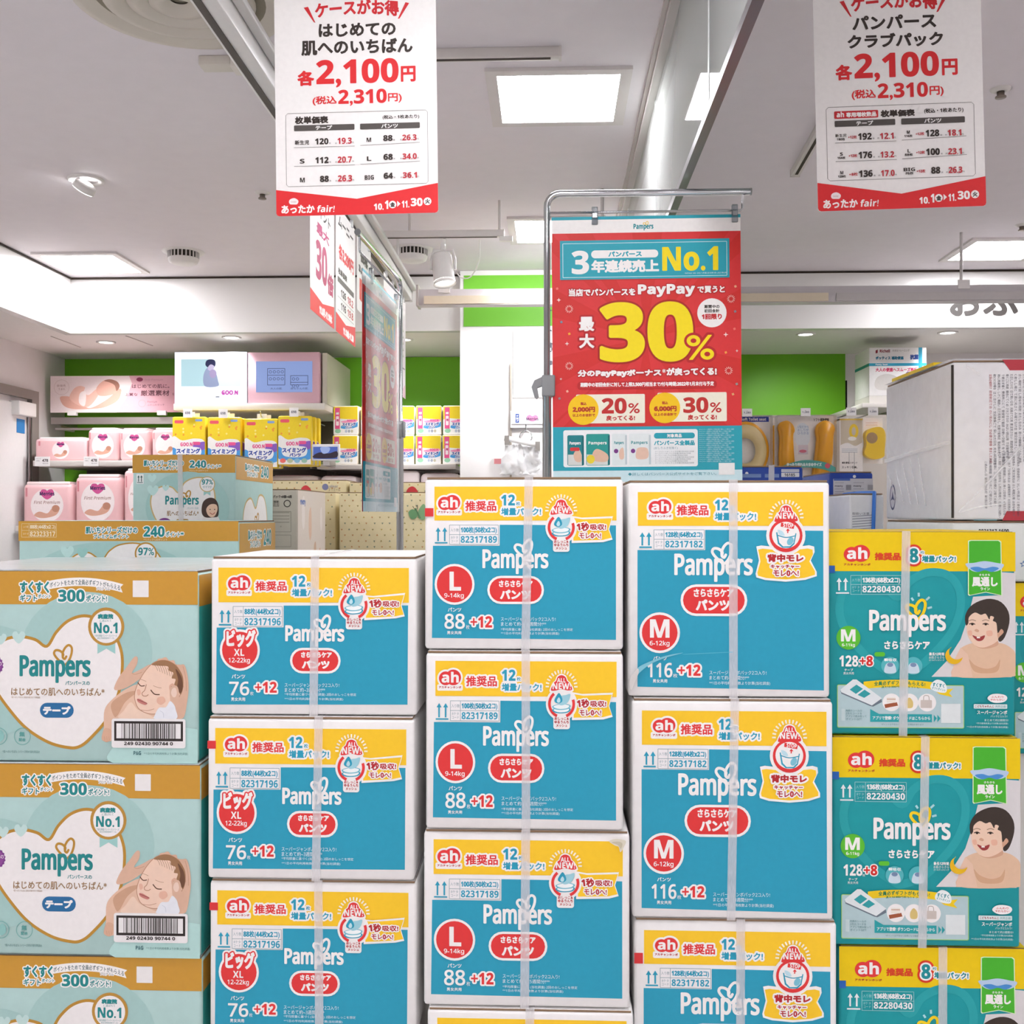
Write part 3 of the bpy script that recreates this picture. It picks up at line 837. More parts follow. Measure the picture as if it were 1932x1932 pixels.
# ---- printed people: flat picture shapes
SK, SK2, SK3 = 'e6c4ac', 'd3a488', 'c08d72'
def newborn(c):
    """sleeping newborn cradled between two hands, in the gold carton's pixels"""
    pt = 'baby_picture'
    HA, HB, BD, FC = 'd9b39b', 'c89c82', 'e2bea5', 'efd0bb'
    # far hand behind the head, near hand at the back
    c.blob([(1050, 1120), (1120, 1030), (1180, 950), (1208, 935), (1222, 955), (1212, 1010), (1170, 1078), (1250, 1045), (1330, 1005), (1350, 1050), (1240, 1130), (1140, 1195), (1060, 1225), (1010, 1215)], HA, pt)
    c.line(openpts([(1168, 1080), (1200, 1090), (1260, 1070)]), 6, HB, pt)
    c.blob([(1400, 985), (1440, 950), (1475, 942), (1500, 968), (1545, 968), (1560, 1000), (1600, 1005), (1640, 1010), (1668, 1110), (1675, 1220), (1660, 1340), (1640, 1440), (1605, 1470), (1480, 1470), (1500, 1300), (1560, 1200)], HA, pt)
    for q in ([(1625, 1020), (1650, 1120), (1655, 1230)], [(1560, 1002), (1608, 1080), (1630, 1200)]):
        c.line(openpts(q), 6, HB, pt)
    # arm and body
    c.blob([(925, 1400), (990, 1310), (1120, 1215), (1240, 1180), (1340, 1290), (1420, 1420), (1400, 1470), (1050, 1470), (1010, 1500), (1000, 1640), (960, 1670), (900, 1650), (918, 1550)], BD, pt)
    c.blob([(985, 1345), (1090, 1262), (1185, 1232), (1205, 1250), (1110, 1330), (1045, 1440), (1010, 1450)], 'cda286', pt)
    c.blob([(1100, 1400), (1160, 1330), (1220, 1390), (1330, 1440), (1360, 1470), (1060, 1470)], 'ecd0bb', pt)
    c.blob([(930, 1555), (985, 1570), (985, 1640), (950, 1675), (905, 1655), (905, 1605)], 'd8ae94', pt)
    for x in (925, 945, 965):
        c.line([(x, 1625), (x + 4, 1660)], 4, HB, pt)
    # head with hair, ear and sleeping face
    hd = [(1290, 1060), (1370, 985), (1470, 968), (1560, 1010), (1618, 1100), (1622, 1200), (1575, 1310), (1500, 1380), (1400, 1425), (1310, 1425), (1232, 1385), (1200, 1320), (1195, 1255), (1225, 1165)]
    hp = smoothpts(hd, 5)
    c.poly(hp, FC, pt); c.line(hp, 6, 'b98a70', pt, True)
    c.blob([(1345, 1005), (1440, 966), (1545, 998), (1618, 1090), (1628, 1190), (1605, 1262), (1578, 1215), (1548, 1180), (1560, 1130), (1525, 1120), (1540, 1075), (1500, 1055), (1490, 1020), (1420, 1015)], '9c7453', pt)
    c.blob([(1560, 1040), (1612, 1110), (1624, 1195), (1603, 1250), (1575, 1200), (1582, 1130)], '6f4c38', pt)
    for k in range(7):
        c.line(openpts([(1365 + 24 * k, 1000 - 4 * k + 2 * k * k), (1390 + 22 * k, 1030 + 6 * k), (1400 + 22 * k, 1058 + 9 * k)]), 3, '8a6648', pt)
    c.blob([(1505, 1185), (1535, 1165), (1560, 1195), (1555, 1240), (1525, 1260), (1508, 1230)], 'dcae95', pt); c.line(openpts([(1520, 1190), (1540, 1205), (1530, 1240)]), 4, 'b3836a', pt)
    c.blob([(1400, 1290), (1450, 1280), (1470, 1320), (1430, 1350), (1395, 1330)], 'e6b7a0', pt); c.blob([(1215, 1225), (1240, 1220), (1250, 1255), (1225, 1270)], 'e6b7a0', pt)
    c.line(openpts([(1222, 1158), (1250, 1188), (1285, 1186)]), 8, '5d3b28', pt); c.line(openpts([(1338, 1222), (1372, 1258), (1418, 1262)]), 9, '5d3b28', pt)
    c.line(openpts([(1245, 1130), (1275, 1140), (1298, 1150)]), 4, 'b98f74', pt); c.line(openpts([(1360, 1185), (1400, 1200), (1435, 1205)]), 4, 'b98f74', pt)
    c.line(openpts([(1300, 1175), (1285, 1225), (1262, 1250), (1270, 1272), (1300, 1275), (1318, 1262)]), 6, 'b58468', pt)
    c.blob([(1218, 1300), (1245, 1302), (1275, 1318), (1308, 1338), (1290, 1352), (1250, 1340), (1222, 1322)], 'c98078', pt); c.line(openpts([(1220, 1306), (1262, 1322), (1308, 1340)]), 5, '8f4a44', pt)
    c.line(openpts([(1250, 1395), (1310, 1400), (1370, 1385)]), 5, 'c79b82', pt)
    # near thumb and the little mitten
    c.blob([(1508, 1235), (1520, 1200), (1548, 1182), (1578, 1195), (1592, 1250), (1590, 1330), (1565, 1390), (1520, 1340)], HA, pt)
    c.blob([(1520, 1245), (1535, 1208), (1560, 1205), (1572, 1245), (1560, 1280), (1535, 1280)], 'ead0c0', pt)
    c.blob([(1375, 1440), (1410, 1378), (1455, 1372), (1480, 1365), (1510, 1318), (1545, 1345), (1562, 1390), (1565, 1470), (1380, 1470)], 'e6e9ef', pt)
    c.line(openpts([(1420, 1400), (1450, 1420), (1455, 1460)]), 4, 'c9ced8', pt)
def toddler(c):
    """smiling bare-chested toddler, in the tape carton's pixels"""
    pt = 'baby_picture'
    c.blob([(1180, 1340), (1190, 1220), (1220, 1110), (1300, 1060), (1390, 1050), (1560, 1050), (1650, 1090), (1690, 1150), (1689, 1290), (1640, 1340)], 'e0bd9f', pt)
    c.poly([(1150, 1342), (1185, 1180), (1230, 1090), (1290, 1150), (1330, 1342)], SK, pt)
    c.blob([(1300, 1190), (1350, 1240), (1440, 1270), (1520, 1250), (1560, 1190), (1540, 1290), (1440, 1310), (1340, 1290)], 'd2a685', pt)
    c.blob([(1340, 1020), (1440, 1010), (1530, 1020), (1540, 1070), (1440, 1100), (1360, 1080)], SK2, pt)
    c.blob([(1280, 880), (1300, 790), (1400, 740), (1520, 760), (1580, 850), (1580, 960), (1530, 1040), (1430, 1088), (1350, 1070), (1290, 990)], 'ecccb4', pt)
    c.blob([(1540, 950), (1590, 930), (1605, 970), (1585, 1010), (1545, 1010)], SK2, pt)
    c.poly(smoothpts([(1275, 900), (1268, 820), (1310, 740), (1390, 690), (1480, 672), (1570, 700), (1630, 780), (1638, 880), (1600, 1000), (1560, 1040), (1545, 1010), (1590, 960), (1570, 930), (1540, 965), (1530, 880), (1500, 860), (1510, 830), (1480, 820), (1470, 850), (1440, 800), (1400, 810), (1350, 790), (1300, 830), (1295, 880)], 3), '3c322c', pt)
    for x in (1328, 1440):
        c.line(openpts([(x - 26, 890), (x, 882), (x + 24, 892)]), 8, '33241c', pt)
        c.ell(x, 892, 11, 8, '2c1f19', pt)
        c.line(openpts([(x - 30, 862), (x, 852), (x + 30, 862)]), 5, '8a6a52', pt)
    c.blob([(1345, 945), (1362, 930), (1385, 945), (1372, 958)], SK2, pt)
    c.blob([(1328, 985), (1380, 1000), (1432, 985), (1415, 1025), (1370, 1032)], '9c3b3a', pt)
    c.rect(1365, 998, 1392, 1010, 'f6efe8', pt)
    c.blob([(1290, 950), (1320, 945), (1325, 985), (1298, 985)], 'e8b59c', pt); c.blob([(1445, 950), (1490, 945), (1495, 985), (1455, 990)], 'e8b59c', pt)

MINT, GOLD, GTEAL = 'b0d0cc', 'c9952f', '23888a'
def small_heart(c, x, y, s, col, part='printed_pattern'):
    c.blob([(x, y + s * .55), (x - s * .55, y), (x - s * .5, y - s * .42), (x - s * .2, y - s * .5), (x, y - s * .25), (x + s * .22, y - s * .5), (x + s * .52, y - s * .4), (x + s * .55, y)], col, part, 4)
def big_heart(c, pts, rim, gold='b98a35'):
    p = smoothpts(pts, 6)
    c.poly(p, 'efeceb', 'heart_panel'); c.line(p, rim, gold, 'heart_rim', True)

def gold_design(W, H):
    c = Canvas(-920, 205, 1755, 1855, W, H)
    c.rect(-920, 205, 1755, 490, M(GOLD, .3, 'print', spec=.5), 'gold_band')
    c.ell(760, 900, 590, 520, 'a6cac6', 'printed_pattern'); c.ell(-100, 1150, 560, 480, 'a6cac6', 'printed_pattern')
    c.blob([(1000, 1855), (1010, 1700), (1100, 1600), (1755, 1560), (1755, 1855)], 'b5dbd6', 'printed_pattern')
    wv = lambda x, y: (x, y + ((x - 700) / 380) ** 2 * 55 - 4)
    c.poly([wv(400 + 690 * k / 14, 262) for k in range(15)] + [(1065, 340)] + [wv(1085 - 680 * k / 14, 335) for k in range(15)], WHITE, 'ribbon')
    c.text('ポイントをためて全員必ずギフトがもらえる', 430, 278, 1062, 325, '3c5a5e', .5, warp=wv)
    c.text('プログラム', 850, 340, 968, 366, '3c5a5e', 0, (WHITE, 5))
    c.text('すくすく', 160, 292, 425, 392, GTEAL, 5, (WHITE, 10))
    c.text('ギフト', 160, 405, 318, 466, GTEAL, 2, (WHITE, 9)); c.text('ポイント', 325, 402, 440, 436, GTEAL, 1, (WHITE, 7))
    c.text('300', 505, 362, 745, 468, GTEAL, 9, (WHITE, 11)); c.text('ポイント!', 757, 408, 945, 466, GTEAL, 2, (WHITE, 9))
    c.rrect(1175, 282, 1317, 425, 4, 'eceae8', 'blank_square')
    big_heart(c, [(405, 852), (300, 795), (160, 770), (20, 800), (-90, 900), (-120, 1050), (-60, 1220), (60, 1390), (220, 1560), (420, 1680), (600, 1725), (700, 1715), (800, 1640), (950, 1470), (1050, 1250), (1082, 1040), (1070, 880), (1000, 730), (880, 625), (740, 588), (600, 630), (490, 730)], 26)
    for x, y, s in ((152, 775, 100), (-10, 790, 90), (-80, 1000, 120)):
        small_heart(c, x, y, s, 'c2deda')
    # the purple seal
    c.star(-75, 1020, 92, '7a3c86', 18, .9, 'purple_seal'); c.ell(-75, 1020, 72, 72, '8c4a96', 'purple_seal')
    c.text('の', -32, 990, 0, 1020, WHITE)
    c.poly([(860, 820), (1020, 820), (1020, 915), (940, 870), (860, 915)], '9fcdc9', 'seal_print')
    c.ell(938, 680, 162, 165, M('b98a35', .3, 'print', spec=.5), 'seal_print'); c.ell(938, 682, 136, 140, 'f0eeee', 'seal_print')
    c.text('病産院', 862, 570, 1002, 615, GTEAL, 2.5); c.text('に選ばれて', 880, 618, 985, 640, GTEAL)
    c.text('No.1', 828, 645, 1040, 738, GTEAL, 5); c.text('*当社調査パンパースシリーズ', 835, 748, 1035, 768, GTEAL); c.text('新生児用使用率データ)', 860, 772, 1010, 790, GTEAL)
    emblem_heart(c, 462, 836, 637, 1014, 'b98a35', 20)
    c.text('Pampers', 160, 930, 800, 1168, GTEAL, 8, part='logo', pl=True)
    c.text('パンパースの', 572, 1150, 792, 1185, GTEAL, 1)
    c.text('はじめての肌へのいちばん*', 85, 1210, 925, 1280, '9b7b55', 1.2)
    c.text('*肌へのいちばん:当社の紙おむつ商品比', 85, 1285, 347, 1302, '9b7b55')
    c.rrect(345, 1340, 648, 1468, 63, '2a6d9f', 'pill_badge'); c.text('テープ', 372, 1368, 620, 1442, WHITE, 5)
    for x in (187, -25):
        c.ring(x, 1632, 72, 5, '6fb0ab', 'round_icon#%d' % x)
    c.text('無', 160, 1590, 208, 1635, '5fa29d', 1.5); c.text('配合', 155, 1645, 217, 1675, '5fa29d', 1)
    c.blob([(-60, 1640), (-20, 1580), (15, 1600), (20, 1650), (-20, 1680)], '8ec3be', 'icon_print')
    c.text('*肌へのいちばん シリーズ内の当社商品比', 10, 1752, 345, 1775, '4c7c7c')
    newborn(c)
    c.rrect(990, 1470, 1650, 1722, 22, 'eceaea', 'barcode_label')
    c.rect(1013, 1492, 1627, 1662, '2e2725', 'barcode_frame'); c.rect(1033, 1512, 1607, 1640, 'eceaea', 'barcode_frame')
    random.seed(3)
    x = 1078
    while x < 1562:
        w = random.choice((4, 4, 8, 11))
        c.rect(x, 1512, x + w, 1640, '3a3533', 'barcode_stripe'); x += w + random.choice((4, 6, 10))
    c.text('249 02430 90744 0', 1102, 1668, 1538, 1698, '2e2725', 1)
    c.text('P&G', 1187, 1748, 1255, 1782, '3e6a70', 1); c.text('**1日の平均利用枚数より計算(当社調査)', 1280, 1758, 1672, 1782, '4c7c7c')
    return c.build()

def gold_wide_design(W, H):
    """the gold-banded carton lying behind, seen only by its upper edge"""
    c = Canvas(115, 1685, 1500, 1685 + 1385 * H / W, W, H)
    c.rect(115, 1685, 1500, 1808, M(GOLD, .3, 'print', spec=.5), 'gold_band')
    for t, b in (('入り数', (145, 1712, 178, 1728)), ('8ケタ', (145, 1756, 178, 1770))):
        c.text(t, *b, 'e8d8b4')
    for p in (((135, 1700), (355, 1700)), ((135, 1742), (355, 1742)), ((135, 1784), (355, 1784)), ((135, 1700), (135, 1784)), ((182, 1700), (182, 1784)), ((355, 1700), (355, 1784))):
        c.line(p, 3, 'd9c393', 'code_table_frame')
    c.text('88枚(44枚x2コ)', 188, 1705, 350, 1738, 'ece0c4', .6); c.text('82323317', 188, 1748, 348, 1780, 'ece0c4', .6)
    c.text('肌いちシリーズだけの', 540, 1718, 868, 1762, GTEAL, 1.4, (WHITE, 4)); c.text('プレミアムポイント', 590, 1766, 812, 1792, GTEAL, 1, (WHITE, 3.5))
    c.text('240', 905, 1716, 1038, 1782, GTEAL, 4.5, (WHITE, 5)); c.text('ポイント**', 1045, 1748, 1158, 1782, GTEAL, .8, (WHITE, 4)); c.text('**1パック120ポイント', 905, 1792, 1055, 1806, 'f3e8cc')
    c.ell(700, 2100, 560, 290, 'a4cac6', 'printed_pattern')
    big_heart(c, [(640, 1925), (560, 1880), (470, 1900), (420, 1980), (460, 2120), (620, 2260), (800, 2320), (950, 2220), (1040, 2050), (1000, 1890), (880, 1825), (760, 1830), (690, 1870)], 9)
    c.ell(920, 1885, 70, 70, 'b98a35', 'seal_print'); c.ell(920, 1885, 60, 60, 'f0eeee', 'seal_print')
    c.text('97%', 872, 1848, 972, 1896, GTEAL, 2); c.text('のママが', 880, 1905, 960, 1925, GTEAL)
    small_heart(c, 520, 1880, 60, '9bcbc5'); small_heart(c, 425, 1875, 70, 'b9dcd8')
    emblem_heart(c, 745, 1960, 815, 2030, 'b98a35', 8); c.text('Pampers', 600, 2010, 860, 2110, GTEAL, 3, part='logo')
    return c.build()

def gold_small_design(W, H):
    c = Canvas(838, 1258, 1475, 1258 + 637 * H / W, W, H)
    c.rect(838, 1258, 1475, 1368, M(GOLD, .3, 'print', spec=.5), 'gold_band')
    c.text('肌いちシリーズだけの', 908, 1290, 1155, 1326, GTEAL, 1.2, (WHITE, 4)); c.text('プレミアムポイント', 945, 1328, 1122, 1350, GTEAL, .8, (WHITE, 3))
    c.text('240', 1192, 1292, 1295, 1338, GTEAL, 3, (WHITE, 4)); c.text('ポイント**', 1300, 1315, 1388, 1342, GTEAL, .6, (WHITE, 3)); c.text('**1パック120ポイント', 1190, 1348, 1308, 1360, 'f3e8cc')
    c.rrect(862, 1374, 908, 1436, 4, 'e9efee', 'handling_mark')
    for x in (876, 894):
        c.line([(x, 1392), (x, 1422)], 5, '3c5a5c', 'handling_mark'); c.poly([(x, 1382), (x - 7, 1396), (x + 7, 1396)], '3c5a5c', 'handling_mark')
    c.rect(868, 1425, 902, 1429, '3c5a5c', 'handling_mark')
    c.ell(1180, 1580, 260, 220, 'a4cac6', 'printed_pattern')
    big_heart(c, [(1125, 1490), (1080, 1455), (1010, 1455), (960, 1500), (955, 1580), (1000, 1680), (1100, 1790), (1180, 1820), (1270, 1750), (1340, 1600), (1345, 1480), (1290, 1405), (1220, 1400), (1160, 1430)], 8, 'cdb074')
    for x, y, s in ((960, 1400, 46), (965, 1475, 60), (1045, 1460, 36)):
        small_heart(c, x, y, s, 'bfe0dc')
    c.poly([(1280, 1480), (1322, 1480), (1322, 1508), (1300, 1494), (1280, 1508)], '9fcdc9', 'seal_print')
    c.ell(1302, 1438, 48, 48, 'c9ab68', 'seal_print'); c.ell(1302, 1438, 43, 43, 'f0eeee', 'seal_print')
    c.text('97%', 1268, 1408, 1338, 1440, GTEAL, 1.4); c.text('のママが', 1276, 1446, 1330, 1462, GTEAL)
    emblem_heart(c, 1142, 1476, 1200, 1532, 'b98a35', 8); c.text('Pampers', 1042, 1508, 1250, 1580, GTEAL, 2.6, part='logo')
    c.text('パンパースの', 1178, 1578, 1248, 1590, GTEAL); c.text('肌へのいちばん*', 1052, 1600, 1250, 1632, '9b7b55', .6)
    c.ell(1038, 1680, 46, 36, '7a3c86', 'purple_seal'); c.rrect(1108, 1650, 1190, 1690, 16, 'a98a4a', 'pill_badge'); c.text('パンツ', 1120, 1658, 1178, 1676, WHITE, .6)
    pt = 'child_picture'
    c.blob([(1272, 1650), (1300, 1620), (1360, 1625), (1385, 1680), (1380, 1720), (1260, 1720)], 'e9e4e0', pt)
    c.blob([(1268, 1610), (1275, 1550), (1310, 1522), (1350, 1528), (1372, 1570), (1370, 1630), (1345, 1640), (1290, 1640)], '43302a', pt)
    c.blob([(1296, 1590), (1320, 1562), (1356, 1562), (1366, 1590), (1352, 1628), (1330, 1640), (1306, 1625)], 'e8c4aa', pt)
    c.line(openpts([(1318, 1612), (1335, 1622), (1350, 1610)]), 4, 'a8403c', pt)
    for x in (1320, 1348):
        c.ell(x, 1592, 4, 3, '2c1f19', pt)
    return c.build()
def gold_side_design(W, H, k):
    """side of a gold-banded carton: band, points lettering, brand"""
    c = Canvas(0, 0, 400, 400 * H / W, W, H)
    c.rect(0, 0, 400, 70 * k, M(GOLD, .3, 'print', spec=.5), 'gold_band')
    c.text('肌いちシリーズだけの', 90, 16 * k, 240, 38 * k, GTEAL, 1, (WHITE, 3)); c.text('プレミアムポイント', 110, 40 * k, 225, 56 * k, GTEAL, .6, (WHITE, 2.5)); c.text('240', 260, 16 * k, 350, 54 * k, GTEAL, 2.4, (WHITE, 3))
    big_heart(c, [(200, 150), (150, 120), (90, 140), (70, 200), (120, 290), (210, 350), (300, 280), (330, 190), (300, 120), (240, 110)], 6, 'cdb074')
    emblem_heart(c, 190, 165, 235, 205, 'b98a35', 6); c.text('Pampers', 120, 200, 290, 255, GTEAL, 2, part='logo')
    c.ell(60, 290, 40, 40, '7a3c86', 'seal_print')
    return c.build()

T5, Y5 = '17989e', 'eecb06'
def tape_design(W, H):
    c = Canvas(115, 102, 1690, 1850, W, H)
    c.rect(115, 102, 1690, 438, Y5, 'yellow_panel')
    lt = '27a3a8'
    hp = smoothpts([(700, 660), (560, 540), (380, 520), (240, 620), (210, 800), (280, 980), (440, 1170), (640, 1310), (720, 1320), (900, 1240), (1120, 1010), (1220, 800), (1220, 600), (1120, 470), (950, 450), (800, 530)], 6)
    c.line(hp, 70, lt, 'printed_pattern', True)
    c.poly([(1335, 655), (1575, 640), (1575, 445), (1690, 452), (1690, 1300), (1655, 1342), (985, 1342), (1110, 1210), (1230, 1020), (1290, 840)], 'd9d6d6', 'picture_panel')
    toddler(c)
    ah_logo(c, 245, 212, 468, 358, (245, 370, 470, 392), False)
    c.text('推奨品', 507, 278, 727, 345, 'd8451f', 3.4)
    c.text('8', 798, 240, 875, 365, '1f8f98', 11, ('d8381f', 32)); c.text('8', 798, 240, 875, 365, '1f8f98', 11, (WHITE, 14))
    c.text('枚', 890, 262, 926, 290, '1f8f98', .4, (WHITE, 5)); c.text('増量パック!', 905, 303, 1190, 360, '1f8f98', 2.6, (WHITE, 9))
    g_ = [(1300, 182), (1320, 176), (1545, 176), (1563, 190), (1570, 640), (1440, 612), (1308, 640), (1298, 630)]
    c.poly([(1432 + (x - 1432) * 1.06, 400 + (y - 400) * 1.03) for x, y in g_], 'd8efc8', 'green_tag'); c.poly(g_, '49b52e', 'green_tag')
    c.blob([(1270, 375), (1340, 365), (1432, 350), (1530, 365), (1592, 380), (1560, 425), (1500, 440), (1440, 420), (1380, 442), (1320, 430)], 'b9cfe8', 'green_tag')
    c.blob([(1310, 410), (1370, 398), (1430, 412), (1500, 398), (1550, 412), (1495, 442), (1432, 428), (1370, 442)], '4a8ed0', 'green_tag')
    c.text('さらさら', 1385, 458, 1475, 476, WHITE, .8); c.text('風通し', 1325, 485, 1540, 568, WHITE, 4); c.text('ライン', 1395, 574, 1475, 600, WHITE, 1)
    up_arrows(c, 205, 260, 495, 605, (178, 620, 290, 632), 'e8eef0')
    code_table(c, 303, 475, 735, 637, 392, 553, ('136枚(68枚x2コ)', '82280430'), 'eef4f4', '9fd3d6')
    emblem_heart(c, 762, 678, 938, 852, 'f2d21a', 24)
    for a, b in (((878, 655), (876, 622)), ((938, 685), (968, 658)), ((950, 755), (988, 745)), ((832, 690), (815, 665))):
        c.line([a, b], 18, 'a9dbe0', 'logo')
    c.text('Pampers', 458, 770, 1105, 1002, WHITE, 7.5, part='logo', pl=True)
    c.text('さらさらケア', 585, 1036, 970, 1106, WHITE, 3.4)
    c.ell(283, 1010, 102, 102, '5cbf33', 'size_badge'); c.text('M', 220, 938, 343, 1042, WHITE, 6); c.text('6-11kg', 228, 1057, 338, 1092, WHITE, .8, pl=True)
    c.text('128', 205, 1162, 365, 1258, WHITE, 4); c.text('+8', 376, 1165, 490, 1252, 'd8302c', 7, (WHITE, 9)); c.text('枚', 366, 1240, 388, 1262, WHITE)
    c.text('テープ', 248, 1275, 322, 1298, WHITE, .6); c.text('男女共用', 240, 1304, 328, 1326, WHITE)
    c.rrect(502, 1132, 592, 1170, 18, '5cbf33', 'icon_print')
    for x in (635, 830):
        c.ell(x, 1248, 76, 76, '55b6bd', 'icon_print'); c.blob([(x - 50, 1300), (x - 30, 1230), (x + 30, 1230), (x + 50, 1300), (x, 1315)], 'c9dbe6', 'icon_print'); c.ell(x, 1240, 26, 18, '7a8fb0', 'icon_print')
    c.text('瞬吸収', 585, 1185, 690, 1212, WHITE, .6)
    c.text('最長12時間', 962, 1132, 1090, 1160, WHITE, .4); c.text('お肌さらさら', 962, 1165, 1090, 1186, WHITE); c.text('ゴールデンスリープ', 962, 1190, 1090, 1206, WHITE)
    c.poly([(1172 + 74 * math.cos(math.radians(a)), 1160 + 72 * math.sin(math.radians(a))) for a in range(10, 251, 12)] + [(1196 + 66 * math.cos(math.radians(a)), 1128 + 64 * math.sin(math.radians(a))) for a in range(225, 35, -12)], 'e8b81e', 'moon_icon')
    # bottom information panel
    c.rrect(186, 1412, 1256, 1782, 14, '9fd06a', 'info_panel'); c.rrect(192, 1418, 1250, 1776, 10, 'b2cbcf', 'info_panel')
    wv = lambda x, y: (x, y + ((x - 700) / 400) ** 2 * 36)
    c.poly([wv(410 + 640 * k / 12, 1368) for k in range(13)] + [(1115, 1448), (1165, 1440), (1130, 1480), (1160, 1515), (1050, 1490)] + [wv(1000 - 590 * k / 12, 1430) for k in range(13)], 'ecca1a', 'ribbon')
    c.text('全員必ずギフトがもらえる!', 498, 1376, 930, 1414, '2f7a50', 1, warp=wv); c.text('最大10,000円相当のギフトも!', 560, 1418, 885, 1438, '2f7a50', .3, warp=wv)
    c.poly([(215, 1465), (320, 1372), (350, 1372), (560, 1530), (565, 1560), (490, 1600), (465, 1595), (222, 1490)], '6b7884', 'phone_picture')
    c.poly([(215, 1455), (320, 1368), (350, 1368), (565, 1528), (480, 1590), (222, 1478)], 'dfe6e8', 'phone_picture')
    c.poly([(292, 1455), (350, 1412), (405, 1448), (345, 1492)], '2f9da2', 'phone_picture'); c.poly([(360, 1500), (418, 1455), (470, 1490), (415, 1525)], '2f9da2', 'phone_picture')
    c.blob([(985, 1395), (1030, 1365), (1085, 1385), (1110, 1430), (1100, 1475), (1030, 1470), (975, 1440)], 'e9f0f0', 'cloud_badge_print')
    c.text('すくすく', 990, 1395, 1092, 1430, '1f8f98', 1.2, rot=8); c.text('ギフトポイント', 985, 1434, 1100, 1458, '1f8f98', .4, rot=12)
    for x in (645, 795, 945):
        c.ell(x, 1562, 76, 76, 'f1eeec', 'gift_picture')
    c.poly([(585, 1580), (690, 1560), (700, 1590), (592, 1612)], 'a0583a', 'gift_picture'); c.rect(605, 1520, 680, 1565, 'e8e2d8', 'gift_picture'); c.line([(605, 1535), (680, 1535)], 5, 'b0703a', 'gift_picture')
    c.blob([(765, 1555), (795, 1520), (825, 1555), (820, 1605), (770, 1605)], 'd8c07a', 'gift_picture'); c.rrect(890, 1540, 985, 1608, 8, 'c8beb6', 'gift_picture'); c.line(openpts([(915, 1540), (920, 1505), (955, 1505), (962, 1540)]), 6, 'b0a69e', 'gift_picture')
    c.poly([(465, 1620), (540, 1662), (985, 1662), (985, 1730), (465, 1730)], '2ba0a5', 'arrow_panel'); c.text('アプリで登録! ダウンロードはこちらから', 485, 1680, 970, 1712, WHITE, .5)
    for x in (1000, 1030):
        c.poly([(x, 1665), (x + 26, 1696), (x, 1730)], '2ba0a5', 'arrow_panel')
    c.rect(1062, 1570, 1225, 1735, 'dfe6e6', 'blank_square')
    for k, t in enumerate(('内側のシールの', '2次元コードを', 'アプリで読み取って', 'ポイントGET!')):
        c.text(t, 260, 1625 + 24 * k, 395 + (40 if k == 2 else 0), 1645 + 24 * k, '4f7f84')
    c.rrect(222, 1620, 252, 1722, 4, 'c4d6d8', 'phone_picture'); c.text('*ポイントは予告なく変更になる場合があります', 555, 1742, 915, 1758, '4f7f84')
    c.blob([(1450, 1525), (1480, 1490), (1540, 1482), (1600, 1495), (1615, 1525), (1580, 1555), (1500, 1558)], 'f2eeee', 'maker_badge')
    c.text('ふんわり', 1480, 1500, 1585, 1518, 'd04040', .4); c.text('やわらかい', 1475, 1524, 1592, 1543, 'd04040', .4)
    c.rrect(1335, 1572, 1615, 1610, 6, 'd5e6e6', 'info_panel'); c.text('こどもちゃれんじ', 1345, 1580, 1505, 1602, 'a83038', .6); c.text('共同企画!', 1515, 1580, 1608, 1602, '2f8a90')
    c.text('スーパージャンボ', 1362, 1625, 1615, 1660, WHITE, .8); c.text('パック2コ入り!', 1475, 1665, 1615, 1685, 'e4f2f2'); c.text('まとめて約2週間分!', 1425, 1698, 1625, 1718, 'e4f2f2')
    c.text('*平均使用枚数より計算(当社調査)', 1355, 1728, 1622, 1746, 'd4ecec'); c.text('**1日の平均利用枚数より計算(当社調査)', 1275, 1758, 1622, 1778, 'd4ecec')
    return c.build()

# ------------------------------------------------------------------ carton builder
STRAP = M('f2f0f2', .35, 'strap')
def carton_body(W, D, H, col, top=None, topcol=None):
    """parts of an empty carton: body with softened corners and two top flaps with kraft edges; front at y=0"""
    cm = M(col, .5, 'card')
    out = [('carton_body', box(-W / 2, 0, .002, W / 2, D, H - .005, cm, .006, 2), (0, 0, 0), None)]
    fm = [M(KRAFT, .8, 'card'), M(topcol or col, .5, 'card')] + [M(KRAFT, .8, 'card')] * 4
    for k in (0, 1):
        out.append(('top_flap', box(-W / 2 + .004, k * D / 2 + (.003 if k == 0 else .001), H - .0048, W / 2 - .004, (k + 1) * D / 2 - (.001 if k == 0 else .003), H - .0012, fm), (0, 0, 0), None))
    return out
def strap_mesh(D, H, w=.0165, lean=0.0):
    e = .0016
    p = [(-e - .0012, 0), (-e - .0012, H + .0002), (D + e, H + .0002), (D + e, 0)]
    V, Fc = [], []
    for i, (y, z) in enumerate(p):
        dx = lean if i == 0 else 0
        V += [(-w / 2 + dx, y, z), (w / 2 + dx, y, z)]
    for i in range(3):
        Fc.append((2 * i, 2 * i + 1, 2 * i + 3, 2 * i + 2))
    return mesh(V, Fc, STRAP)
def make_carton(tpl, label, loc, group=None, strap=None, mark=None, rotz=0, hs=1, name='diaper_carton', cat='carton'):
    t = thing(name, label, cat, loc, rotz, group)
    t.scale = (1, 1, hs)
    body = None
    for n, me, l, lab in tpl['parts']:
        o = obj(n, me, t, l, lab)
        body = body or o
    for n, me in tpl['print']:
        obj(n, me, t)
    if strap is not None:
        for q in (strap if isinstance(strap, (list, tuple)) else [strap]):
            obj('strap', strap_mesh(tpl['D'], tpl['H'], lean=random.uniform(-.008, .008)), t, (q, 0, 0), 'translucent plastic strap')
    if mark:
        x, z, w, h, cl = mark
        obj('corner_mark', box(x, -.0012, z, x + w, 0, z + h, M(cl)), t, (0, 0, 0), 'coloured mark at the edge')
    return t
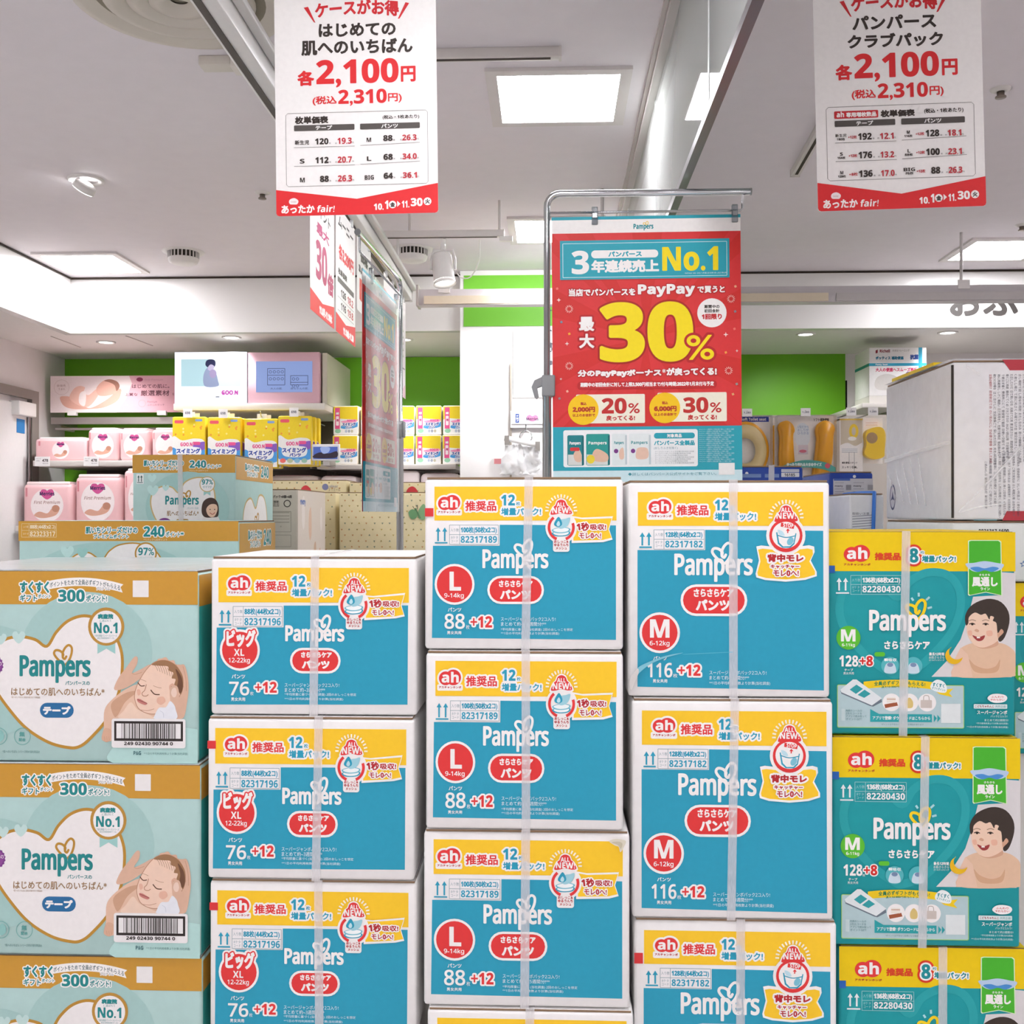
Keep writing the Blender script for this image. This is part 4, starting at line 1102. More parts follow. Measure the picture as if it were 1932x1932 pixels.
def stack(tpl, rows, W, group, base_y=None):
    """rows: (x0, x1, ytop, strap_px, label, mark); each carton's distance follows from its known width"""
    info = []
    Ym = W * F / (sum(r[1] - r[0] for r in rows) / len(rows))
    for k, (x0, x1, yt, sp, label, mark) in enumerate(rows):
        Y = Ym + (.004, -.003, .002, -.002)[k]      # one plumb stack, cartons a few millimetres out of line
        info.append((Y, P((x0 + x1) / 2, yt, Y)))
    for i, (x0, x1, yt, sp, label, mark) in enumerate(rows):
        Y, p = info[i]
        top = p.z
        bot = info[i + 1][1].z if i + 1 < len(rows) else top - tpl['H']
        hs = (top - bot) / tpl['H']
        s = None if sp is None else P(sp, yt, Y).x - p.x
        ws = (x1 - x0) * Y / F / W                  # bulging or slightly larger cartons
        make_carton(tpl, label, (p.x, Y, bot), group, None if s is None else s / ws, mark, 0, hs).scale.x = ws
    Y, p = info[-1]
    zb = p.z - tpl['H']
    struct('trim_platform', box(p.x - W / 2 + .01, min(i[0] for i in info) + .03, 0, p.x + W / 2 - .01, max(i[0] for i in info) + tpl['D'] - .02, zb - .0005, M('d9d5d0', .5, 'paint')))
    return info
RM = lambda W, H, f=.8: (-W / 2, H * f, .0165, H * .048, 'd9393c')

# carton marked XL
W, H, D = .405, .307, .385
T_XL = dict(parts=carton_body(W, D, H, 'efedec', topcol='f2f0ee'), print=club_design(W, H - .002, G_XL), D=D, H=H)
stack(T_XL, [(394, 789, 1049, 595, 'blue and yellow diaper carton marked XL, topmost of its stack', None),
             (388, 784, 1352, 602, 'blue and yellow diaper carton marked XL, second from the top of its stack', RM(W, H)),
             (392, 788, 1660, 601, 'blue and yellow diaper carton marked XL, cut by the bottom edge', RM(W, H))], W, 'cartons marked XL')
# carton marked L
W, H, D = .385, .334, .38
T_L = dict(parts=carton_body(W, D, H, 'efedec', topcol='f2f0ee'), print=club_design(W, H - .002, G_L), D=D, H=H)
stack(T_L, [(801, 1175, 899, 998, 'blue and yellow diaper carton marked L, topmost of its stack', RM(W, H, .77)),
            (803, 1175, 1228, 992, 'blue and yellow diaper carton marked L, second from the top', None),
            (799, 1187, 1566, 992, 'blue and yellow diaper carton marked L, third from the top with a scuffed corner', None),
            (806, 1194, 1904, 1000, 'blue and yellow diaper carton under the L stack, only its upper edge showing', None)], W, 'cartons marked L')
def scuff(label_bit, tpl, W, H, face, blobs):
    for o in [o for o in bpy.data.objects if label_bit in o.get('label', '') and o.get('category')]:
        c = Canvas(*face, W, H, z0=.0062)
        for pts, cl in blobs:
            c.blob(pts, cl, 'scuff_stain', 4)
        put(c.build(), o)
scuff('scuffed corner', T_L, W, H, G_L['face'], [([(1640, 170), (1700, 150), (1780, 165), (1765, 215), (1735, 260), (1720, 215), (1690, 205)], 'dcd6c4'), ([(1660, 180), (1720, 172), (1752, 190), (1738, 232), (1712, 200)], 'c8c0a6')])
# carton marked M
W, H, D = .386, .42, .385
T_M = dict(parts=carton_body(W, D, H, 'efedec', topcol='f2f0ee'), print=club_design(W, H - .002, G_M), D=D, H=H)
stack(T_M, [(1187, 1562, 905, 1383, 'tall blue and yellow diaper carton marked M with creased corner, topmost of its stack', None),
            (1195, 1568, 1318, 1386, 'tall blue and yellow diaper carton marked M, second in its stack', None),
            (1199, 1575, 1734, 1397, 'tall blue and yellow diaper carton marked M, lowest and cut by the bottom edge', RM(W, H, .79))], W, 'cartons marked M')
scuff('creased corner', T_M, W, H, G_M['face'], [([(100, 1660), (108, 1600), (200, 1552), (330, 1505), (470, 1480), (330, 1520), (210, 1570), (130, 1630)], '7fc3d3'), ([(40, 1700), (100, 1610), (112, 1640), (80, 1720), (50, 1780)], 'd9d5d2'), ([(500, 1488), (830, 1472), (830, 1477), (500, 1494)], '55b2c8')])
# teal tape-diaper cartons
W, H, D = .36, .405, .38
T_T = dict(parts=carton_body(W, D, H, T5, topcol=Y5), print=tape_design(W, H - .002), D=D, H=H)
sb_ = Canvas(0, 0, 100, 100, D - .012, H - .014)
sb_.rect(0, 0, 100, 19, Y5, 'yellow_side_panel')
SIDE_T = [(n, me) for n, me in sb_.build()]
def tape_side(t, Wc, Dc):
    for n, me in SIDE_T:
        o = obj(n, me, t, (Wc / 2, Dc / 2, .005)); o.rotation_euler = (0, 0, math.radians(90))
BM = (-W / 2, H * .795, .0125, .0145, '2a66b8')
stack(T_T, [(1567, 1910, 1002, 1709, 'teal and yellow carton with a toddler picture, topmost of its stack', BM),
            (1575, 1919, 1390, 1745, 'teal and yellow carton with a toddler picture, second in its stack', BM),
            (1588, 1935, 1786, 1778, 'teal and yellow carton with a toddler picture, cut by the bottom edge', BM)], W, 'teal cartons with a toddler picture')
for o in [o for o in bpy.data.objects if o.get('group') == 'teal cartons with a toddler picture']:
    tape_side(o, W, D)
# gold and mint cartons, wider than the frame shows
W, H, D = .596, .371, .6
T_G = dict(parts=carton_body(W, D, H, MINT, topcol='f0f4f5'), print=gold_design(W, H - .002), D=D, H=H)
gd = Canvas(0, 0, 100, 100, D - .012, H - .014)
gd.rect(0, 0, 100, 17, M(GOLD, .3, 'print', spec=.5), 'gold_side_band'); gd.rect(0, 17, 100, 100, '2f9a94', 'teal_side_panel')
SIDE_G = gd.build()
stack(T_G, [(-199, 382, 1076, None, 'mint carton with gold band and sleeping newborn picture, topmost of its stack', None),
            (-195, 386, 1440, None, 'mint carton with gold band and sleeping newborn picture, middle one', None),
            (-192, 389, 1802, None, 'mint carton with gold band and newborn picture, cut by the bottom edge', None)], W, 'mint cartons with a newborn picture')
first = None
for o in [o for o in bpy.data.objects if o.get('group') == 'mint cartons with a newborn picture']:
    if first is None or o.location.z > first.location.z:
        first = o
    for n, me in SIDE_G:
        q = obj(n, me, o, (W / 2, D / 2, .005)); q.rotation_euler = (0, 0, math.radians(90))
obj('plastic_wrap', box(-W / 2 + .002, .004, H + .0002, W / 2 - .002, D - .004, H + .0012, M('f4f8fa', .12, 'wrap', ns=4, bump=.15)), first, (0, 0, 0), 'clear crinkled plastic film')

# ------------------------------------------------------------------ cartons further back
def plinth(x0, x1, y0, y1, z):
    struct('trim_platform', box(x0, y0, 0, x1, y1, z - .0005, M('d9d5d0', .5, 'paint')))
# wide gold-banded carton right behind the newborn stack
Y = 2.72
a = rect(35, 982, 450, 1050, Y)
Wg, Hg, Dg = a[1] - a[0], .36, .37
tp = dict(parts=carton_body(Wg, Dg, Hg, MINT), print=gold_wide_design(Wg, Hg - .002), D=Dg, H=Hg)
t = make_carton(tp, 'wide mint carton with gold band and 240 points lettering behind the newborn stack', ((a[0] + a[1]) / 2, Y, a[3] - Hg), strap=None)
put(gold_side_design(Dg - .012, Hg - .012, 1.35), t, (Wg / 2 + .0002, Dg / 2, .004), math.radians(90))
plinth(a[0] + .01, a[1] - .01, Y + .01, Y + Dg - .01, a[3] - Hg)
# smaller gold-banded carton on the next row
Y = 3.35
a = rect(250, 857, 444, 985, Y)
Wg, Hg, Dg = a[1] - a[0], .36, .46
tp = dict(parts=carton_body(Wg, Dg, Hg, MINT), print=gold_small_design(Wg, Hg - .002), D=Dg, H=Hg)
t = make_carton(tp, 'mint carton with gold band and smiling child picture under the swim pants', ((a[0] + a[1]) / 2, Y, a[3] - Hg), strap=P(340, 860, Y).x - (a[0] + a[1]) / 2)
put(gold_side_design(Dg - .012, Hg - .012, .95), t, (Wg / 2 + .0002, Dg / 2, .004), math.radians(90))
plinth(a[0] + .01, a[1] - .01, Y + .01, Y + Dg - .01, a[3] - Hg)
# white and blue-topped carton lying behind the XL stack
Y = 2.46
a = rect(520, 1043, 800, 1100, Y)
W, H, D = a[1] - a[0], .3, .4
zt_ = CZ - .1
tp = dict(parts=carton_body(W, D, H, 'efedec', topcol='f4f4f4'), print=[], D=D, H=H)
t = make_carton(tp, 'white carton with blue printed top lying behind the XL stack', ((a[0] + a[1]) / 2, Y, zt_ - H))
for k in range(4):
    x = -W / 2 + .02 + k * W / 4
    obj('blue_stripe', mesh([(x, .04, H), (x + .07, .04, H), (x + .1, D - .04, H), (x + .03, D - .04, H)], [(0, 1, 2, 3)], M(TEAL)), t)
plinth(a[0] + .01, a[1] - .01, Y + .01, Y + D - .01, zt_ - H)
# grey carton with handling icons and a wrapped, blotchy side
Y = 4.0
a = rect(430, 922, 561, 1060, Y)
W, H, D = a[1] - a[0], .36, .5
z0_ = a[3] - H
cg = Canvas(430, 922, 561, 922 + 131 * H / W, W, H - .002, h=.45)
cg.text('枚入りパック×6個×4段', 500, 933, 551, 939, '55504a', .2)
for x in (506, 521):
    cg.ring(x, 949, 7, 1, '55504a', 'handling_mark', n=4, a0=45, a1=405)
cg.ring(542, 949, 6, 1.8, '55504a', 'handling_mark')
for x in (519, 523):
    cg.line([(x, 945), (x, 953)], 1.2, '55504a', 'handling_mark'); cg.poly([(x, 943), (x - 2, 947), (x + 2, 947)], '55504a', 'handling_mark')
cg.blob([(502, 949), (506, 945), (510, 949)], '55504a', 'handling_mark'); cg.line([(506, 948), (506, 953)], 1, '55504a', 'handling_mark')
for y in (966, 972, 978, 984):
    cg.line([(506, y), (546, y)], .8, '8a847a', 'printed_line')
cg.ring(530, 992, 1, .5, '8a847a', 'printed_line')
for p in (((503, 964), (549, 964)), ((549, 964), (549, 1002)), ((503, 1002), (549, 1002)), ((510, 1008), (549, 1008)), ((549, 1008), (549, 1030)), ((510, 1030), (549, 1030))):
    cg.line(p, .7, '8a847a', 'printed_line')
tp = dict(parts=carton_body(W, D, H, 'b9b2a4'), print=cg.build(), D=D, H=H)
t = make_carton(tp, 'grey carton printed with handling icons beside the beige patterned boxes', ((a[0] + a[1]) / 2, Y, z0_))
cs = Canvas(0, 0, 100, 70, D - .01, H - .01, h=1)
cs.rect(0, 0, 100, 70, 'd8cdc4', 'picture_panel')
random.seed(5)
for k in range(9):
    x, y, r = random.uniform(8, 92), random.uniform(16, 66), random.uniform(4, 9)
    cs.blob([(x - r * .5, y - r), (x + r * .4, y - r * 1.3), (x + r * .6, y + r), (x, y + r * 1.8), (x - r * .6, y + r * .9)], random.choice(('c9a78e', 'e4dbd6', 'bfa08a', 'd9b9a4')), 'baby_picture')
cs.text('moony', 8, 7, 26, 13, '4b6aa8', .3)
put(cs.build(), t, (W / 2 + .0002, D / 2, .004), math.radians(90))
plinth(a[0] + .01, a[1] - .01, Y + .01, Y + D - .01, z0_)
# beige boxes with a little triangle pattern
def beige(px0, px1, py, Y, D, H, label, extra=None, seed=1):
    a = rect(px0, py, px1, py + 100, Y)
    W = a[1] - a[0]
    s = (px1 - px0) / W
    c = Canvas(px0, py, px1, py + H * s, W, H - .002, h=.5)
    rnd = random.Random(seed)
    y = py + 5
    row = 0
    while y < py + H * s - 4:
        x = px0 + 5 + (row % 2) * 6
        while x < px1 - 4:
            r, an = 2.2, rnd.choice((90, 210, 330, 30))
            c.poly([(x + r * math.cos(math.radians(an + 120 * k)), y + r * math.sin(math.radians(an + 120 * k))) for k in range(3)], rnd.choice(('9a8a55', 'b9a25a', '7d8a78', 'c08a5a')), 'triangle_pattern')
            x += 15 + rnd.uniform(-2, 2)
        y += 11 + rnd.uniform(-1, 1); row += 1
    if extra:
        extra(c)
    tp = dict(parts=carton_body(W, D, H, 'dccfa6'), print=c.build(), D=D, H=H)
    z = a[3] - H
    t = make_carton(tp, label, ((a[0] + a[1]) / 2, Y, z), name='tissue_carton', cat='carton')
    plinth(a[0] + .01, a[1] - .01, Y + .01, Y + D - .01, z)
    return t
def ex1(c):
    c.blob([(771, 966), (779, 960), (788, 966), (786, 976), (776, 978)], '6c9a6c', 'butterfly_picture'); c.blob([(790, 962), (800, 950), (806, 966), (800, 980), (790, 976)], '7fa678', 'butterfly_picture')
    c.line([(784, 958), (793, 977)], 3, '587f58', 'butterfly_picture'); c.line([(784, 962), (779, 954)], 1, '30402c', 'butterfly_picture'); c.line([(788, 960), (788, 952)], 1, '30402c', 'butterfly_picture')
def ex2(c):
    c.ell(614, 918, 6, 6, '7d82a8', 'emblem'); c.text('elleair', 622, 914, 638, 919, '7d82a8'); c.text('エリエール', 620, 921, 642, 926, '6a5f55')
    c.blob([(568, 927), (571, 918), (578, 915), (584, 919), (587, 927)], 'cf4046', 'red_dot')
def ex3(c):
    c.blob([(768, 930), (770, 921), (778, 917), (785, 921), (788, 930)], 'cf4046', 'red_dot')
beige(640, 845, 928, 4.6, .32, .34, 'beige box with triangle pattern and a green butterfly picture', ex1, 2)
beige(560, 634, 928, 4.72, .32, .34, 'narrow strip of beige patterned box beside the wrapped grey carton', None, 3)
beige(500, 654, 905, 5.15, .3, .4, 'beige patterned box with violet round emblem, behind the first beige row', ex2, 4)
beige(659, 850, 909, 5.15, .3, .4, 'beige patterned box with red dot behind the chrome stand pole', ex3, 5)

# white carton and shrink-wrapped carton standing behind the teal stack
Y = 2.46
pL = P(1797, 980, Y).x
W, H, D = .62, .145, .48
z1_ = P(1797, 982, Y).z
tp = dict(parts=carton_body(W, D, H, 'e6e9e6'), print=[], D=D, H=H)
t = make_carton(tp, 'low white carton with a small blue star under the shrink-wrapped carton', (pL + W / 2, Y, z1_ - H), name='white_carton')
cw = Canvas(0, 0, 620, 145, W, H, h=1)
cw.text('0031317-1600', 60, 20, 130, 30, '3a3a3a', .4)
cw.star(163, 102, 9, '3f6fa8', part='star_print'); cw.star(163, 102, 5, 'e6e9e6', part='star_print')
put(cw.build(), t)
# lower tape carton of the same stack, of which only an edge shows
tt = make_carton(T_T, 'teal and yellow carton under the low white carton, only its edge showing', (pL + .31, Y + .01, z1_ - H - T_T['H']), strap=None)
plinth(pL + .12, pL + .5, Y + .03, Y + .37, z1_ - H - T_T['H'])
H = P(1797, 679, Y).z - z1_
T_W = dict(parts=carton_body(W, D, H, 'f6f6f8'), print=[], D=D, H=H)
cw = Canvas(1797, 679, 1797 + W * F / Y, 679 + H * F / Y, W, H, h=.8)
cw.poly([(1888, 679), (1932, 679), (2060, 679), (2060, 699), (1902, 699)], 'bf3f4a', 'red_panel')
cw.poly([(1888, 977), (1896, 960), (2060, 960), (2060, 979), (1890, 979)], 'bf3f4a', 'red_panel')
cw.rect(1929, 705, 2060, 752, 'bf4a52', 'red_panel')
cw.rect(1836, 976, 1878, 979, '6fa8b0', 'blue_strip')
rnd = random.Random(4)
KS = 'ご使用の前に必ずお読みください注意して保管場所に直射日光を避けて火気の近くでは使用しないこと破損した場合交換'
for k in range(9):
    x = 1867 + k * 7.6
    y = 706
    while y < 845:
        t_ = ''.join(rnd.choice(KS) for _ in range(6))
        h_ = rnd.uniform(26, 34)
        cw.text(t_, x - h_ / 2, y + h_ / 2 - 2.6, x + h_ / 2, y + h_ / 2 + 2.6, 'b04048' if k == 0 else '5f5d66', 0, rot=90)
        y += h_ + 3
for k in range(8):
    x = 1858 + k * 8.4
    y = 850 + (3 - k if k < 3 else 0) * 6
    while y < 940 + k * 2:
        h_ = rnd.uniform(24, 32)
        cw.text(''.join(rnd.choice(KS + '0123456789') for _ in range(6)), x - h_ / 2, y + h_ / 2 - 2.4, x + h_ / 2, y + h_ / 2 + 2.4, '66636c', 0, rot=90)
        y += h_ + 3
T_W['print'] = cw.build()
wt = make_carton(T_W, 'big white shrink-wrapped carton with red corners above the teal stack', (pL + W / 2, Y, z1_), name='wrapped_carton')
cl = Canvas(0, 0, 100, 100 * H / D, D - .01, H - .006, h=.8)
cl.ell(11, 66, 5, 7.5, '3b3f6a', 'recycling_mark'); cl.ell(11, 66, 4, 6.2, 'dcdce2', 'recycling_mark')
cl.star(11, 66, 4, '3b3f6a', 3, .3, 'recycling_mark')
o_ = cl.build()
for n, me in o_:
    q = obj(n, me, wt, (-W / 2, D / 2, .003)); q.rotation_euler = (0, 0, math.radians(-90))
obj('side_seam', box(-W / 2 - .0012, .002, .006, -W / 2 + .003, .007, H - .012, M('3a342e', .7, 'card')), wt, (0, -.003, 0))
# plastic film with folds
film = M('f8f9fb', .08, 'wrap', ns=5, ior=1.08, bump=.2)
obj('shrink_film', box(-W / 2 - .003, -.005, .001, W / 2 + .003, D + .004, H + .002, film), wt, (0, 0, 0), 'clear glossy shrink film')
fold = M('ffffff', .2, 'strap')
V, Fc = [], []
for k in range(5):
    u = .16 + k * .055
    n0 = len(V)
    for w_ in (-.004, .004):
        V += [(-W / 2 - .0042, u + .06 + w_ * (.3 if k % 2 else .8), .17 - .012 * k), (-W / 2 - .0042, u + w_, .035 + .004 * k)]
    Fc.append((n0, n0 + 1, n0 + 3, n0 + 2))
obj('film_crease', mesh(V, Fc, fold), wt)
def seam(pts, w, n='film_crease'):
    V = []
    for x, z in pts:
        V += [(x, -.0062, z - w / 2), (x, -.0062, z + w / 2)]
    obj(n, mesh(V, [(2 * i, 2 * i + 1, 2 * i + 3, 2 * i + 2) for i in range(len(pts) - 1)], fold), wt)
seam([(-W / 2 + .012, .02), (-W / 2 + .1, .11), (-W / 2 + .19, .21)], .006)
seam([(-W / 2 + .012, .018), (-W / 2 + .06, .032), (-W / 2 + .12, .04)], .003)
seam([(-W / 2 + .03, H - .015), (-W / 2 + .06, H - .035)], .006)
V = [(-W / 2 - .0045, .0, H * .50), (-W / 2 - .0045, .0, H * .475), (-W / 2 - .0045, D * .5, H * .475), (-W / 2 - .0045, D * .5, H * .45), (-W / 2 - .0045, D, H * .45), (-W / 2 - .0045, D, H * .42)]
obj('film_seam', mesh(V, [(0, 1, 3, 2), (2, 3, 5, 4)], fold), wt)
obj('yellow_label', box(-W / 2 + .0, .12, H + .0022, -W / 2 + .09, D - .05, H + .012, M('f0cf1c')), wt)

# blue cartons and the small white box with a blue cord
def plain_box(px0, py0, px1, Y, D, H, col, label, name='blue_carton', extra=None, strap=None, topcol=None):
    a = rect(px0, py0, px1, py0 + 60, Y)
    W = a[1] - a[0]
    s = (px1 - px0) / W
    c = Canvas(px0, py0, px1, py0 + H * s, W, H - .002, h=.5)
    if extra:
        extra(c)
    tp = dict(parts=carton_body(W, D, H, col, topcol=topcol), print=c.build(), D=D, H=H)
    t = make_carton(tp, label, ((a[0] + a[1]) / 2, Y, a[3] - H), name=name, strap=strap)
    plinth(a[0] + .005, a[1] - .005, Y + .01, Y + D - .01, a[3] - H)
    return t
def bx1(c):
    c.ell(1409, 892, 3, 3, 'e8e8ee', 'emblem'); c.rrect(1474, 884, 1508, 890, 1, 'b9bcc6', 'label_panel'); c.rrect(1474, 891, 1508, 899, 1, 'd8d8dc', 'label_panel')
    c.text('16185', 1480, 892, 1500, 898, '3a3a44', .2); c.rect(1400, 893, 1436, 900, '6f86b8', 'label_panel'); c.rect(1443, 893, 1470, 900, '6f86b8', 'label_panel')
plain_box(1396, 878, 1515, 3.0, .3, .3, '1d3f96', 'deep blue carton with white labels just behind the M stack', extra=bx1, strap=0)
def bx2(c):
    c.rrect(1572, 902, 1650, 1000, 2, 'c9c8cc', 'label_panel')
    c.rrect(1573, 902, 1604, 906, 1, '4a66ae', 'label_panel'); c.ell(1612, 898, 3, 3, 'e8e8ee', 'emblem')
    c.text('moony', 1575, 915, 1590, 919, '50505a', .15); c.text('moony', 1610, 915, 1625, 919, '50505a', .15)
    for x in (1596, 1637):
        c.rect(x, 914, x + 10, 924, '9a989c', 'label_print')
    for y in (910, 922, 927, 931):
        c.line([(1575, y), (1592, y)], .8, '8a8a94', 'label_print'); c.line([(1610, y), (1630, y)], .8, '8a8a94', 'label_print')
    c.rect(1574, 937, 1593, 947, 'a58c74', 'label_print'); c.rect(1574, 953, 1600, 974, 'b9b894', 'label_print'); c.rect(1574, 978, 1600, 1000, 'b4b2bc', 'label_print')
plain_box(1565, 889, 1647, 3.3, .36, .34, '1d3f96', 'blue carton with a white table of notes beside the teal stack', extra=bx2)
def bx3(c):
    for y in range(974, 1000, 5):
        c.line([(1608, y), (1650, y - 3)], 1.2, '8c8c98', 'label_print')
    c.text('取扱い注意', 1608, 966, 1640, 971, '5a5a66')
t = plain_box(1603, 930, 1668, 2.98, .3, .22, 'e4e4e6', 'small white box tied with a blue cord before the blue carton', 'white_box', bx3)
obj('blue_cord', tube([(.015, -.004, 0), (.016, -.006, .11), (.02, -.004, .221), (.02, .15, .223), (.02, .304, .221)], .0055, M('3a78cf', .5, 'plastic'), 8), t, (0, 0, 0), 'bright blue cord')

# ------------------------------------------------------------------ printed price banners
BR, BK = 'dd2f33', '3b332f'
def banner_sheet(W, H, r, col=WHITE, t=.0008):
    p = [(-W / 2, H), (-W / 2, r)]
    for a0, cx in ((180, -W / 2 + r), (270, W / 2 - r)):
        for k in range(7):
            a = math.radians(a0 + 15 * k)
            p.append((cx + r * math.cos(a), r + r * math.sin(a)))
    p.append((W / 2, H))
    return extrude(p, t, M(col, .4, 'print', spec=.5))
def fair_foot(c, x0, x1, yl, ym, yr, y1):
    w = x1 - x0
    s = w / 1339
    def X(v): return x0 + (v - 186) * s
    def Y(v): return y1 + (v - 1785) * s
    r = 24 * s
    c.poly([(x0, yl), (x0, y1 - r), (x0 + .3 * r, y1 - .3 * r), (x0 + r, y1), (x1 - r, y1), (x1 - .3 * r, y1 - .3 * r), (x1, y1 - r), (x1, yr), ((x0 + x1) / 2, ym)], BR, 'red_foot')
    c.blob([(X(292), Y(1665)), (X(305), Y(1645)), (X(340), Y(1638)), (X(370), Y(1660)), (X(360), Y(1688)), (X(330), Y(1690)), (X(300), Y(1686))], 'f6ecec', 'cloud_mark')
    c.text('Smile!', X(308), Y(1660), X(352), Y(1675), 'b58888')
    c.text('あったか', X(228), Y(1695), X(505), Y(1765), 'fbf4f2', 3 * s)
    c.text('fair!', X(525), Y(1702), X(670), Y(1760), 'fbf4f2', 1.5 * s, shear=.12)
    c.text('10.', X(995), Y(1698), X(1076), Y(1752), 'fbf4f2', 5 * s); c.text('1', X(1086), Y(1675), X(1114), Y(1745), 'fbf4f2', 5 * s)
    c.ell(X(1150), Y(1710), 31 * s, 31 * s, 'fbf4f2', 'day_badge_print'); c.text('金', X(1130), Y(1690), X(1170), Y(1730), BK, 2 * s)
    c.poly([(X(1188), Y(1680)), (X(1188), Y(1730)), (X(1215), Y(1705))], 'fbf4f2', 'day_badge_print')
    c.text('11.', X(1226), Y(1680), X(1288), Y(1738), 'fbf4f2', 5 * s); c.text('30', X(1300), Y(1660), X(1398), Y(1728), 'fbf4f2', 6 * s)
    c.ell(X(1438), Y(1690), 32 * s, 32 * s, 'fbf4f2', 'day_badge_print'); c.text('火', X(1418), Y(1670), X(1458), Y(1710), BK, 2 * s)
def hang_clips(t, W, H, z):
    for x in (-W * .3, W * .3):
        obj('banner_clip', box(x - .012, -.006, H - .01, x + .012, .007, z, M('e8eaec', .2, 'plastic'), .002), t)
# first banner
YBN = 2.3
x0, x1, z0, z1 = rect(522, -62, 827, 405, YBN)
W, H = x1 - x0, z1 - z0
c = Canvas(186, -272, 1525, 1780, W, H, h=2.2)
c.text('ケースがお得', 525, 10, 1220, 140, 'cf2f35', 5, warp=lambda x, y: (x, y + ((x - 870) / 350) ** 2 * 22 - 14))
for pts in ([(432, 52), (468, 45), (528, 180), (515, 175)], [(1275, 32), (1306, 40), (1225, 165), (1210, 168)]):
    c.poly(pts, 'cf2f35', 'accent_stroke')
c.text('はじめての', 553, 190, 1192, 303, BK, 5); c.text('肌へのいちばん', 408, 325, 1330, 452, BK, 5)
c.text('各', 373, 575, 512, 702, BR, 6); c.text('2,100', 530, 490, 1212, 722, BR, 14); c.text('円', 1230, 560, 1352, 690, BR, 5)
c.text('(税込', 497, 790, 697, 868, BR, 2.2); c.text('2,310', 710, 742, 1112, 878, BR, 7); c.text('円)', 1122, 782, 1235, 862, BR, 2)
def table_frame(c, x0, y0, x1, y1):
    r = 16
    p = [(x0 + r, y0), (x1 - r, y0), (x1, y0 + r), (x1, y1 - r), (x1 - r, y1), (x0 + r, y1), (x0, y1 - r), (x0, y0 + r)]
    c.line(p, 3, '77726f', 'table_frame', True)
table_frame(c, 272, 928, 1445, 1535)
c.text('枚単価表', 348, 955, 625, 1018, BK, 3.2); c.text('(税込・1枚あたり)', 1075, 962, 1378, 1000, BK, .8)
for a, b, t_ in ((340, 842, 'テープ'), (888, 1382, 'パンツ')):
    c.rrect(a, 1028, b, 1076, 8, '56514e', 'table_header'); c.text(t_, (a + b) / 2 - 72, 1034, (a + b) / 2 + 66, 1070, WHITE, 1.6)
for k, (l1, n1, p1, l2, n2, p2) in enumerate((('新生児', '120', '19.3', 'M', '88', '26.3'), ('S', '112', '20.7', 'L', '68', '34.0'), ('M', '88', '26.3', 'BIG', '64', '36.1'))):
    y = 1140 + k * 156
    w1 = 60 if len(l1) == 3 else 20
    c.text(l1, 405 - w1, y + 12, 405 + w1, y + 50, BK, .8)
    c.text(n1, 625 - 37 * len(n1), y, 625, y + 52, BK, 5); c.text('枚', 630, y + 36, 645, y + 50, BK); c.text('約', 680, y + 38, 695, y + 52, BK)
    c.text(p1, 700, y, 818, y + 52, 'bf3540', 2.4); c.text('円', 820, y + 36, 834, y + 50, BK)
    w2 = 38 if len(l2) == 3 else 19
    c.text(l2, 960 - w2, y + 5, 960 + w2, y + 42, BK, .8)
    c.text(n2, 1078, y - 12, 1156, y + 38, BK, 5); c.text('枚', 1162, y + 22, 1176, y + 36, BK); c.text('約', 1218, y + 22, 1232, y + 36, BK)
    c.text(p2, 1236, y - 12, 1354, y + 36, 'bf3540', 2.4); c.text('円', 1356, y + 20, 1370, y + 34, BK)
    if k < 2:
        c.line([(338, y + 72), (842, y + 72)], 3, '77726f', 'table_line'); c.line([(888, y + 68), (1380, y + 55)], 3, '77726f', 'table_line')
fair_foot(c, 186, 1525, 1562, 1650, 1535, 1780)
t = thing('price_banner', 'white hanging price banner with black hiragana and 2,100 yen in red', 'banner', ((x0 + x1) / 2, YBN, z0), 0, 'price banners over the boxes')
t.rotation_euler = (0, math.radians(-.7), 0)
obj('banner_sheet', banner_sheet(W, H, .006), t, (0, 0, 0))
put(c.build(), t)
hang_clips(t, W, H, zx - z0)
# second banner
x0, x1, z0, z1 = rect(1549, -75, 1866, 394, YBN)
W, H = x1 - x0, z1 - z0
c = Canvas(188, -280, 1366, 1465, W, H, h=1.9)
c.text('ケースがお得', 455, -45, 1060, 68, 'cf2f35', 4.5, warp=lambda x, y: (x, y + ((x - 760) / 300) ** 2 * 18 - 10))
for pts in ([(375, -5), (405, -12), (458, 105), (447, 100)], [(1105, -20), (1132, -14), (1066, 92), (1052, 95)]):
    c.poly(pts, 'cf2f35', 'accent_stroke')
c.text('パンパース', 462, 100, 1050, 200, BK, 4.5); c.text('クラブパック', 425, 228, 1095, 330, BK, 4.5)
c.text('各', 335, 438, 452, 548, BR, 5); c.text('2,100', 468, 365, 1062, 566, BR, 12); c.text('円', 1082, 425, 1192, 540, BR, 4.5)
c.text('(税込', 445, 618, 615, 690, BR, 2); c.text('2,310', 628, 580, 980, 700, BR, 6); c.text('円)', 992, 612, 1090, 685, BR, 2)
table_frame(c, 262, 735, 1298, 1252)
c.rrect(318, 765, 628, 818, 8, 'c92f36', 'table_header'); c.text('ah', 335, 768, 388, 808, WHITE, 3); c.text('専用増枚数品', 402, 775, 615, 810, WHITE, 1.6)
c.text('枚単価表', 645, 768, 885, 818, BK, 3); c.text('(税込・1枚あたり)', 950, 768, 1225, 805, BK, .8)
for a, b, t_ in ((320, 746, 'テープ'), (788, 1233, 'パンツ')):
    c.rrect(a, 832, b, 875, 7, '56514e', 'table_header'); c.text(t_, (a + b) / 2 - 62, 838, (a + b) / 2 + 58, 870, WHITE, 1.4)
